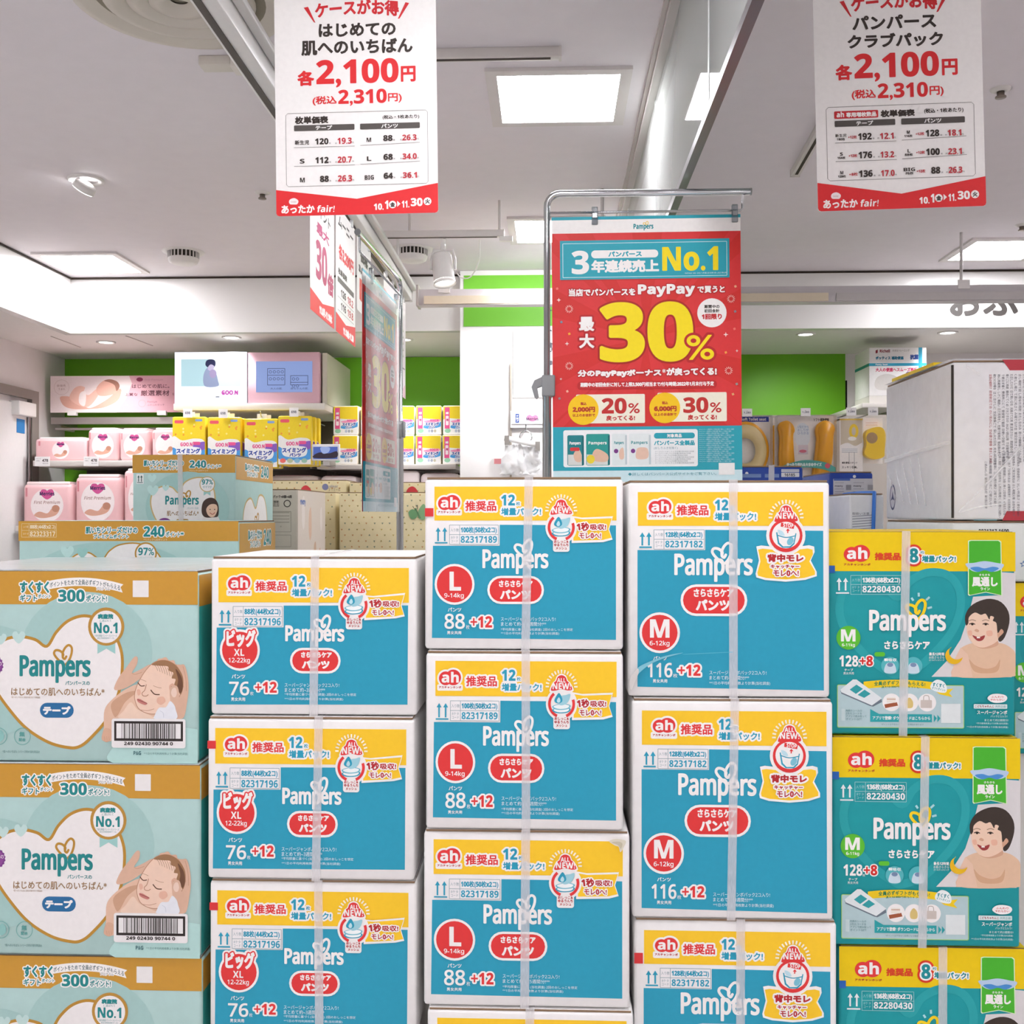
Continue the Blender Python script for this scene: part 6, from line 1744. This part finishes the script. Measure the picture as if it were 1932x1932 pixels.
# screens on their shelf
x0, x1, z0, z1 = rect(330, 664, 604, 761, Yh)
zsh = z0
st = thing('screen_shelf', 'white shelf carrying two screens above the swim pants', 'shelf', (0, 0, 0))
obj('shelf_board', box(x0 - .01, Yh, zsh - .042, x1 + .03, YB - .045, zsh, M('dedad2', .45, 'paint'), .003), st)
obj('side_panel', box(x1 + .001, Yh + .06, zsh + .001, x1 + .03, YB - .045, z1, M('cfcaba', .45, 'paint')), st)
obj('back_board', box(x0 + .02, YB - .06, zA + .004, x1, YB - .042, zsh - .043, M('5c5348', .6, 'paint')), st)
hooks = []
for k, px in enumerate((362, 428, 497, 560)):
    x = wx(px, Yh)
    zz = wz((783, 784, 787, 782)[k], Yh)
    obj('hook', tube([(x, YB - .06, zz - .0), (x, Yh - .05, zz), (x, Yh - .07, zz + .03)], .004, M('b8b8b8', .25, 'metal'), 6), st)
    hooks.append((x, zz))
    tg = thing('hook_price_tag', ['white price tag above the first swim pants hook by the pink packs', 'white price tag above the second swim pants hook', 'white price tag above the third swim pants hook', 'white price tag above the last swim pants hook by the small screen'][k], 'price tag', (x, Yh - .075, zz), 0, 'hook price tags') if k != 2 else None
    if tg:
        obj('tag_card', box(-.028, 0, -.02, .028, .002, .035, M('f4f2f2', .3, 'print')), tg)
        c = Canvas(0, 0, 56, 55, .056, .055, h=1); c.text('698', 12, 18, 44, 34, '6a6a78', .4); put(c.build(), tg, (0, 0, -.02))
nm = ['first', 'second', 'third', 'fourth']
for k, (x, zz) in enumerate(hooks):
    n = (2, 2, 2, 3)[k]
    for j in range(n):
        dx, dz = (.0, 0) if j == 0 else (.013 * j, -.002 * j)
        swim_pack(x + dx, Yh - .055 + j * (SWIM_D + .002), zz - SWIM_H - .012 + dz,
                  ('yellow and blue swim pants pack at the front of the %s hook' % nm[k]) if j == 0 else ('yellow swim pants pack %s in line on the %s hook' % (nm[j], nm[k])))
def screen(px0, px1, label, face, draw, frame):
    r = rect(px0, 664, px1, 760, Yh + .03)
    W, H = r[1] - r[0], r[3] - zsh - .002
    t = thing('display_screen', label, 'screen', ((r[0] + r[1]) / 2, Yh + .03, zsh + .001), 0, 'screens on the shelf')
    cs_ = obj('casing', box(-W / 2, 0, 0, W / 2, .09, H, M(frame, .4, 'plastic'), .006), t)
    obj('display', box(*(lambda q: (-W / 2 + q[0] * W, -.003, q[1] * H, -W / 2 + q[2] * W, .0, q[3] * H))(face[0]), M(face[1], .3, 'emit', e=face[2])), cs_, (0, 0, 0), 'lit display')
    c = Canvas(0, 0, 100, 100 * H / W, W, H, h=.8)
    draw(c, 100 * H / W)
    put(c.build(), cs_, (0, -.0034, 0))
def dA(c, h):
    e = lambda h_, s_=1: M(h_, .4, 'emit', e=s_ * .62)
    c.rect(9, h * .14, 91, h * .66, e('bfe4ee', 1.3), 'screen_picture'); c.rect(52, h * .14, 91, h * .66, e('e4f3f6', 1.5), 'screen_picture')
    c.blob([(42, h * .66), (40, h * .45), (46, h * .3), (56, h * .38), (60, h * .55), (60, h * .66)], e('a9b6dc', 1), 'screen_picture')
    c.blob([(43, h * .26), (44, h * .17), (50, h * .14), (56, h * .17), (56, h * .27), (50, h * .32)], e('2a2f6a', .6), 'screen_picture')
    c.blob([(46, h * .30), (50, h * .24), (55, h * .28), (52, h * .36), (47, h * .35)], e('cfc4e4', 1.2), 'screen_picture'); c.ell(53, h * .42, 5, 6, e('b9a8d4', 1.1), 'screen_picture')
    c.text('GOO.N', 65, h * .74, 88, h * .83, e('d85ac0', 1.2), .8); c.rect(57, h * .86, 62, h * .875, e('3a3a5a', .6), 'screen_picture')
def dB(c, h):
    l = M('4a5480', .4, 'emit', e=.5)
    for x, w, y0, y1 in ((28, 24, .32, .64), (60, 24, .46, .64)):
        for p in (((x, h * y0), (x + w, h * y0)), ((x, h * y1), (x + w, h * y1)), ((x, h * y0), (x, h * y1)), ((x + w, h * y0), (x + w, h * y1)), ((x, h * (y0 + .13)), (x + w, h * (y0 + .13)))):
            c.line(p, .7, l, 'diagram_line')
        for k in range(4 if x < 50 else 2):
            c.ring(x + 4 + k * 5.5, h * (y0 + .065), 1.8, .6, l, 'diagram_dot', n=10); c.ring(x + 4 + k * 5.5, h * (y0 + .2), 1.8, .6, l, 'diagram_dot', n=10)
    c.text('大人の肌', 32, h * .69, 48, h * .73, l); c.text('赤ちゃんの肌', 60, h * .69, 84, h * .73, l)
screen(330, 466, 'bright white lit screen showing a mother hugging a child', ((.0, .0, 1, 1), 'eef2ff', 1.15), dA, 'f2f4fa')
screen(467, 603, 'pink framed screen with a dim blue diagram display', ((.12, .22, .9, .82), '8fa6e0', .75), dB, 'd9b0bc')

# small screen in front of the shelf edge
r = rect(588, 838, 641, 869, 6.3)
W, H = r[1] - r[0], r[3] - r[2]
t = thing('small_shelf_screen', 'small white framed screen with a blue picture on the shelf edge', 'screen', ((r[0] + r[1]) / 2, 6.3, r[2]))
obj('casing', box(-W / 2, 0, 0, W / 2, .015, H, M('eeeef2', .4, 'plastic'), .003), t)
obj('display', box(-W * .44, -.002, H * .1, W * .42, 0, H * .84, M('5a78d8', .3, 'emit', e=.55)), t)
c = Canvas(0, 0, 100, 60, W, H, h=1)
c.blob([(8, 40), (30, 30), (60, 34), (90, 26), (90, 48), (50, 52), (8, 50)], M('4a3a52', .4, 'emit', e=.3), 'screen_picture'); c.blob([(32, 12), (64, 12), (60, 30), (40, 34)], M('a8bcf0', .4, 'emit', e=.7), 'screen_picture')
put(c.build(), t, (0, -.0024, 0))
obj('support_arm', box(-.02, .015, -.03, .02, .195, .02, M('b0aca8', .4, 'metal')), t)

# boxed swim pants on the shelf, two high
c = Canvas(0, 0, 100, 112, .158, .178, h=.9)
c.rect(0, 0, 100, 112, 'f3d62e', 'yellow_ground'); c.blob([(0, 54), (50, 50), (100, 60), (100, 112), (0, 112)], 'f2f2f2', 'white_ground'); c.blob([(40, 72), (70, 80), (100, 62), (100, 80), (60, 90), (30, 86)], '4f9fe0', 'blue_wave')
c.rect(6, 4, 26, 90, 'e85a94', 'pink_strip'); c.text('お得', 10, 22, 22, 32, WHITE, .8); c.rrect(10, 38, 22, 76, 3, 'fbe8f0', 'pink_strip'); c.text('用', 11, 50, 21, 60, 'c04a7a', .6)
c.blob([(30, 60), (60, 54), (94, 52), (92, 62), (50, 66)], 'f29ac0', 'pink_strip'); c.text('GOO.N', 56, 52, 90, 60, 'e0568e', .9); c.text('スイミング', 36, 64, 92, 78, '2c4fa8', .9, (WHITE, 1.4)); c.text('パンツ', 50, 80, 76, 88, '2c4fa8', .6, (WHITE, 1.2))
c.ell(18, 98, 12, 9, '9ad0b0', 'pattern_dot')
for x, cl in ((52, 'b9c4d8'), (64, 'a8b0c0'), (76, 'c8c4b0')):
    c.ell(x, 99, 5, 6, cl, 'pattern_dot')
SB = c.build()
sbm = box(-.083, 0, 0, .083, .12, .187, M('f4e9d8', .3, 'plastic', spec=.5), .01, 2)
pos = ['by the small screen', 'behind the edge-on poster', 'beside the stand pole', 'two from the pillar', 'next to the pillar']
for k, px in enumerate((651, 704, 757, 808, 859)):
    for j in range(2):
        t = thing('swim_pants_box', 'pink striped swim pants pack %s, %s of two' % (pos[k], ('lower', 'upper')[j]), 'pack', (wx(px, YF + .05), YF + .05 + .02 * j, zB + .001 + j * .189), math.radians((-2, 1, 2, 0, -1)[k] * (1 + j)), 'swim pants packs stacked on the shelf')
        obj('pack_body', sbm, t)
        obj('top_seal', box(-.07, .04, .185, .07, .08, .1885, M('f6f2ea', .3, 'plastic')), t)
        for n, me in SB:
            obj(n, me, t, (0, -.0006, .004))

# ------------------------------------------------------------------ fittings on the pillar
r = rect(966, 776, 1040, 800, 6.03)
W, H = r[1] - r[0], r[3] - r[2]
t = thing('brand_price_sign', 'white sign with pink heart logo and blue tab on the pillar', 'sign', ((r[0] + r[1]) / 2, 6.03, r[2]))
obj('sign_card', box(-W / 2, 0, 0, W / 2, .012, H, M('f1eff4', .3, 'print')), t)
obj('sign_holder', box(-W / 2 - .01, .012, -.02, W / 2, .069, H + .004, M('e4e2e4', .35, 'plastic')), t)
c = Canvas(505, 1310, 880, 1460, W, H, h=1.4)
c.rect(538, 1340, 572, 1445, '2c50a0', 'blue_tab')
for k, ch in enumerate('テープ'):
    c.text(ch, 545, 1355 + 28 * k, 566, 1378 + 28 * k, WHITE, .8)
c.blob([(698, 1432), (650, 1400), (648, 1368), (676, 1352), (700, 1368), (728, 1354), (752, 1372), (748, 1404)], 'e58ab4', 'logo'); c.text('Merries', 642, 1382, 758, 1418, '3c2a5a', 1.6)
put(c.build(), t)
t = thing('clipped_bag', 'crumpled clear plastic bag hung by two bulldog clips on a ring', 'bag', P(985, 895, 5.9))
zt_ = P(985, 815, 5.9).z - t.location.z
wm_ = M('f4f4f6', .25, 'plastic')
rnd = random.Random(11)
def crumple(w0, h, d, seed, col):
    V, Fc = [], []
    r_ = random.Random(seed)
    n, m = 9, 8
    for i in range(m + 1):
        for j in range(n):
            u = j / (n - 1) - .5
            V.append((w0 * (.55 + .45 * i / m) * u + r_.uniform(-.008, .008), d * (r_.uniform(-.5, .5)), h * (1 - i / m) + r_.uniform(-.006, .006)))
    for i in range(m):
        for j in range(n - 1):
            Fc.append((i * n + j, i * n + j + 1, (i + 1) * n + j + 1, (i + 1) * n + j))
    return mesh(V, Fc, col, None, True)
for k, (dx, w0, hh) in enumerate(((-.05, .16, .17), (.05, .17, .16), (.0, .22, .12))):
    obj('bag_sheet', crumple(w0, hh, .05, k + 3, M('f6f6f8', .2, 'plastic', spec=.6)), t, (dx, .015 * k, .0))
obj('clip_bar', tube([(-.1, -.03, zt_ - .035), (.08, -.03, zt_ - .075)], .016, wm_, 8), t)
for x, z in ((-.085, zt_ - .05), (.09, zt_ - .085)):
    obj('bulldog_clip', box(x - .013, -.06, z - .025, x + .013, -.02, z + .025, M('8e8a86', .35, 'metal')), t)
obj('ring', tube([(.022 + .035 * math.cos(math.radians(20 * k)), -.03, zt_ - .03 + .035 * math.sin(math.radians(20 * k))) for k in range(19)], .003, M('c8ccd0', .15, 'metal'), 6), t)
obj('hook', tube([(.022, -.03, zt_ + .0), (.022, -.03, zt_ + .04), (.022, .12, zt_ + .045)], .003, M('c8ccd0', .15, 'metal'), 6), t)
obj('red_tag', box(-.16, .0, .06, -.12, .003, .09, M('d88a90')), t)

# ------------------------------------------------------------------ potty-seat display on the other side
Yq = 5.6
q0 = rect(1395, 783, 1700, 900, Yq + .3)
gr = thing('display_rack', 'low white display rack holding packaged toilet seats on hooks', 'rack', (0, 0, 0))
obj('rack_panel', box(q0[0], Yq + .3, 0, q0[1] + .35, Yq + .34, q0[3], M('cdc6bd', .5, 'paint')), gr)
obj('rack_foot', box(q0[0], Yq - .1, 0, q0[1] + .35, Yq + .3, .12, M('d9d5d0', .5, 'paint')), gr)
def hang(px, py, label):
    p = P(px, py, Yq - .03)
    obj('hook', tube([(p.x, Yq + .3, p.z), (p.x, Yq - .03, p.z), (p.x, Yq - .04, p.z + .02)], .004, M('b8b8b8', .25, 'metal'), 6), gr)
    t = thing('hook_price_tag', label, 'price tag', (p.x, Yq - .042, p.z), 0, 'hook price tags')
    obj('tag_card', box(-.026, 0, -.012, .026, .002, .03, M('f4f2f2', .3, 'print')), t)
    c = Canvas(0, 0, 52, 42, .052, .042, h=1); c.text('1,280', 8, 16, 44, 28, '6a6a78', .3); put(c.build(), t, (0, 0, -.012))
    return p
hang(1409, 782, 'white price tag above the round cream toilet seat')
hang(1519, 781, 'white price tag above the two-lobed orange seat')
hang(1605, 780, 'white price tag above the narrow boxed seat')
hang(1646, 780, 'white price tag above the yellow seat by the wrapped carton')
def carded(px0, py0, px1, py1, label, name, draw, y=Yq, group='packaged toilet seats on the rack', col='efeae6', d=.004):
    r = rect(px0, py0, px1, py1, y)
    W, H = r[1] - r[0], r[3] - r[2]
    t = thing(name, label, 'toilet seat', ((r[0] + r[1]) / 2, y, r[2]), 0, group)
    obj('backing_card', box(-W / 2, .06, 0, W / 2, .06 + d, H, M(col, .45, 'print')), t)
    c = Canvas(px0, py0, px1, py1, W, H, h=.5)
    draw(c)
    put(c.build(), t, (0, .06, 0))
    return t, W, H, lambda px, py: ((px - (px0 + px1) / 2) * W / (px1 - px0), (py1 - py) * H / (py1 - py0))
ORG = M('eda829', .3, 'plastic', spec=.5)
def pouch(t, W, H, y=-.012):
    obj('clear_pouch', box(-W / 2, y, .002, W / 2, .058, H, M('f4f6f8', .08, 'wrap', ns=16, ior=1.2), .006), t, (0, 0, 0), 'clear plastic pouch')
# two-lobed seat
def d1(c):
    c.text('ソフト補助便座', 1540, 787, 1570, 793, '5a5450', .2); c.ell(1519, 820, 15, 24, 'dfe6ec', 'white_panel')
    for k, s_ in enumerate(('U型だから', 'おしりが', 'ひろがる')):
        c.text(s_, 1510, 801 + 6 * k, 1531, 806 + 6 * k, '5a80b0')
    c.rect(1511, 838, 1530, 856, 'd8ccd4', 'white_panel'); c.ell(1520, 850, 7, 3, 'd06a80', 'white_panel')
t, W, H, L = carded(1466, 783, 1578, 905, 'orange two-lobed padded toilet seat in a clear bag', 'toilet_seat_pack', d1)
for a in ([(1470, 806), (1475, 796), (1487, 793), (1497, 800), (1501, 812), (1498, 822), (1500, 862), (1502, 905), (1478, 905), (1472, 866), (1473, 825)], [(1541, 812), (1545, 800), (1557, 793), (1570, 797), (1577, 808), (1574, 824), (1572, 866), (1560, 905), (1536, 905), (1540, 862), (1543, 830)]):
    pts = [L(*p) for p in smoothpts(a, 4)]
    me = extrude(pts, .045, ORG)
    bm = bmesh.new(); bm.from_mesh(me)
    bmesh.ops.bevel(bm, geom=[e for e in bm.edges if all(abs(v.co.y) < 1e-6 for v in e.verts)], offset=.012, segments=3, affect='EDGES')
    for f in bm.faces:
        f.smooth = True
    bm.to_mesh(me); bm.free()
    obj('seat_lobe', me, t, (0, .005, 0))
band = [L(*p) for p in openpts([(1466, 884), (1490, 874), (1520, 868), (1555, 872), (1576, 882)], 5)] + [L(*p) for p in openpts([(1577, 896), (1555, 886), (1520, 882), (1490, 886), (1467, 894)], 5)]
obj('paper_band', extrude(list(reversed(band)), .002, M('4fa79c', .4, 'print')), t, (0, -.004, 0), 'teal paper band')
r_ = rect(1466, 783, 1578, 905, Yq)
c = Canvas(1466, 783, 1578, 905, W, H, h=.5); c.text('ゆったり座れる大きめサイズ', 1484, 873, 1550, 880, 'e8f4f0', .4); c.ell(1561, 879, 5, 5, 'd8586a', 'round_badge_print'); put(c.build(), t, (0, -.0045, 0))
pouch(t, W, H)
# round cream seat
def d2(c):
    c.rect(1400, 784, 1455, 794, '2038a8', 'blue_head'); c.text('Soft Toilet seat', 1402, 786, 1450, 792, WHITE, .4)
t, W, H, L = carded(1390, 784, 1457, 896, 'round cream toilet seat in a pack with blue header', 'toilet_seat_pack', d2)
ctr = L(1408, 850)
ring = [(.15, 0), (.16, .02), (.15, .04), (.12, .045), (.085, .04), (.075, .02), (.08, 0)]
rg = lathe(ring, M('e3cd96', .3, 'plastic', spec=.5), 36)
sc_ = L(1449, 850)[0] - ctr[0]
o = obj('seat_ring', rg, t, (ctr[0], .05, ctr[1])); o.rotation_euler = (math.radians(-90) + math.pi, 0, 0); o.scale = (sc_ / .16, sc_ / .16 * 1.25, 1)
o.rotation_euler = (math.radians(90), 0, 0)
o2 = obj('seat_rim', lathe([(.158, -.012), (.176, -.006), (.176, .02), (.158, .024)], ORG, 36), t, (ctr[0], .048, ctr[1])); o2.rotation_euler = (math.radians(90), 0, 0); o2.scale = o.scale
pouch(t, W, H, -.02)
# narrow boxed seat
def d3(c):
    c.rect(1592, 790, 1633, 840, 'cfc3ae', 'photo_panel'); c.ell(1617, 812, 9, 14, 'ecc93c', 'seat_print'); c.ell(1617, 812, 4, 8, 'cfc3ae', 'seat_print'); c.ell(1614, 826, 8, 4, 'f2efe8', 'seat_print')
    c.blob([(1590, 840), (1605, 834), (1620, 840), (1634, 834), (1634, 850), (1590, 850)], 'f1eeec', 'photo_panel')
    for y in (846, 849, 852):
        c.line([(1594, y), (1624, y)], .8, '9aa4b4', 'printed_line')
    c.line([(1608, 874), (1608, 852), (1618, 852), (1618, 892)], .8, '8a8a8a', 'printed_line'); c.text('補助便座スタンド', 1594, 870, 1624, 874, '4a4440', .1); c.text('スッキリ収納。', 1594, 878, 1624, 883, '4a4440', .1)
t, W, H, L = carded(1590, 788, 1634, 892, 'narrow boxed toilet seat stand with a yellow seat photo', 'toilet_seat_box', d3, Yq, d=.1)
obj('yellow_lid', box(-W / 2, .058, H - .008, W / 2, .16, H, M('e8c65a', .4, 'print')), t)
# yellow round seat by the wrapped carton
def d4(c):
    c.blob([(1636, 790), (1650, 786), (1664, 790), (1664, 806), (1636, 806)], 'f3e9e6', 'white_panel')
    for y in (796, 800):
        c.line([(1640, y), (1662, y)], .8, 'd8a090', 'printed_line')
t, W, H, L = carded(1635, 786, 1672, 874, 'yellow cushioned toilet seat hanging by the wrapped carton', 'toilet_seat_pack', d4, Yq + .02)
pts = [L(*p) for p in smoothpts([(1634, 818), (1644, 808), (1664, 806), (1672, 820), (1670, 850), (1668, 862), (1650, 866), (1632, 856), (1636, 838)], 4)]
obj('seat_cushion', extrude(pts, .05, M('edc53a', .35, 'plastic')), t, (0, .008, 0))
pp_ = L(1646, 826)
o = obj('seat_opening', lathe([(.03, 0), (.001, 0)], M('a88a64', .5, 'print'), 20), t, (pp_[0], .0075, pp_[1])); o.rotation_euler = (math.radians(90), 0, 0)
# cards hanging behind the front ones
for k, (a, b) in enumerate(((1458, 1466), (1579, 1589))):
    t, W, H, L = carded(a - 2, 786, b + 18, 890, ['card edges of toilet seat packs behind the cream one', 'brown spotted card edge of packs behind the narrow box'][k], 'toilet_seat_pack', lambda c: None, Yq + (.09, .14)[k])
    if k == 0: obj('seat_lobe', box(-W / 2, .01, .04, W / 2 - .01, .055, H * .85, ORG, .015), t)

# boxed potty on a bracket shelf higher up
Yk = 6.5
r = rect(1640, 656, 1748, 762, Yk)
W, H = r[1] - r[0], r[3] - r[2]
bs = thing('bracket_shelf', 'small white bracket shelf under the boxed potty seat', 'shelf', ((r[0] + r[1]) / 2, Yk, r[2]))
obj('shelf_board', box(-W / 2 - .06, -.06, -.03, W / 2 + .3, YB - Yk, 0, shm, .003), bs)
obj('bracket', box(-.01, .2, -.12, .01, YB - Yk, -.031, M('8a8078', .5, 'paint')), bs)
obj('riser', box(-W / 2, .0, .0, W / 2, .3, .05, M('d5d0ca', .45, 'paint')), bs)
H -= .05
c = Canvas(1640, 656, 1748, 740, W, H, h=.45)
c.rect(1640, 683, 1748, 688, '2f9fc0', 'blue_band'); c.rect(1733, 656, 1740, 740, '2f9fc0', 'blue_band')
c.poly([(1652, 661), (1656, 659), (1656, 665), (1652, 666)], '8a2030', 'logo'); c.text('Richell', 1660, 659, 1679, 664.5, '8a2030', .3); c.text('おまるトレーニング', 1684, 659, 1716, 663, '6a6460')
c.text('ポッティス 補助便座', 1652, 671, 1705, 677, '2a7898', .3); c.text('抗菌', 1717, 668, 1733, 677, '2c4a98', .5); c.text('Potty Seat', 1652, 684, 1675, 687.5, WHITE, .2)
c.text('大人の便座へスムーズ移行', 1652, 691, 1731, 698, 'd0406a', .3); c.blob([(1650, 722), (1655, 708), (1672, 702), (1690, 706), (1698, 718), (1690, 728), (1660, 730)], 'cfcac6', 'seat_print'); c.ell(1714, 704, 6, 6, '5a3c9a', 'round_badge_print'); c.ell(1726, 704, 4, 4, '3a2a24', 'round_badge_print')
t = thing('potty_box', 'white boxed potty seat with blue cross bands on the bracket shelf', 'box', ((r[0] + r[1]) / 2, Yk, r[2] + .0505))
obj('box_body', box(-W / 2, 0, 0, W / 2, .3, H, M('efecec', .4, 'card'), .003), t)
put(c.build(), t)
obj('side_band', box(-W / 2 - .001, .001, H * .62, -W / 2, .299, H * .68, M('2f8a80')), t)

# recessed lamps in the soffit's underside, two of them added to brighten the shelves
def recess_lamp(px, py, label, watts, aim=None):
    p = PZ(px, py, ZS)
    t = thing('ceiling_recess_lamp', label, 'downlight', p)
    obj('rim', lathe([(.06, 0), (.06, -.006), (.045, -.007), (.042, 0)], M('e6e2e0', .4, 'plastic'), 24), t)
    obj('lens', lathe([(.042, -.003), (.001, -.003)], M('fffaf2', .4, 'emit', e=10 if watts else .8), 20), t)
    if watts:
        L = bpy.data.lights.new('recess_spot', 'SPOT'); L.energy = watts; L.spot_size = math.radians(110); L.spot_blend = .8; L.shadow_soft_size = .05
        lo = bpy.data.objects.new('recess_spot', L); COL.objects.link(lo); lo.parent = t; lo.location = (0, 0, -.02)
        if aim:
            lo.rotation_euler = (Vector(aim) - p).to_track_quat('-Z', 'Y').to_euler()
recess_lamp(437, 636, 'recessed lamp in the soffit above the bright screen', 55, (wx(430, 6.4), 6.6, 1.6))
recess_lamp(762, 640, 'recessed lamp added in the soffit to brighten the boxed swim pants', 50, (wx(740, 6.4), 6.8, 1.6))  # no fixture known here; added to light the shelved packs
recess_lamp(1520, 630, 'recessed lamp in the soffit above the green wall panel', 32, (wx(1500, 7), 7.0, 1.7))
recess_lamp(1788, 627, 'recessed lamp in the soffit above the boxed potty seat', 16, (wx(1760, 7), 6.9, 1.7))
recess_lamp(200, 645, 'recessed lamp added above the pink sign board to brighten the packs', 35, (wx(200, 6.8), 6.8, 1.5))  # extra lamp, added to brighten the pink packs below
bpy.data.scenes.remove(_TS)
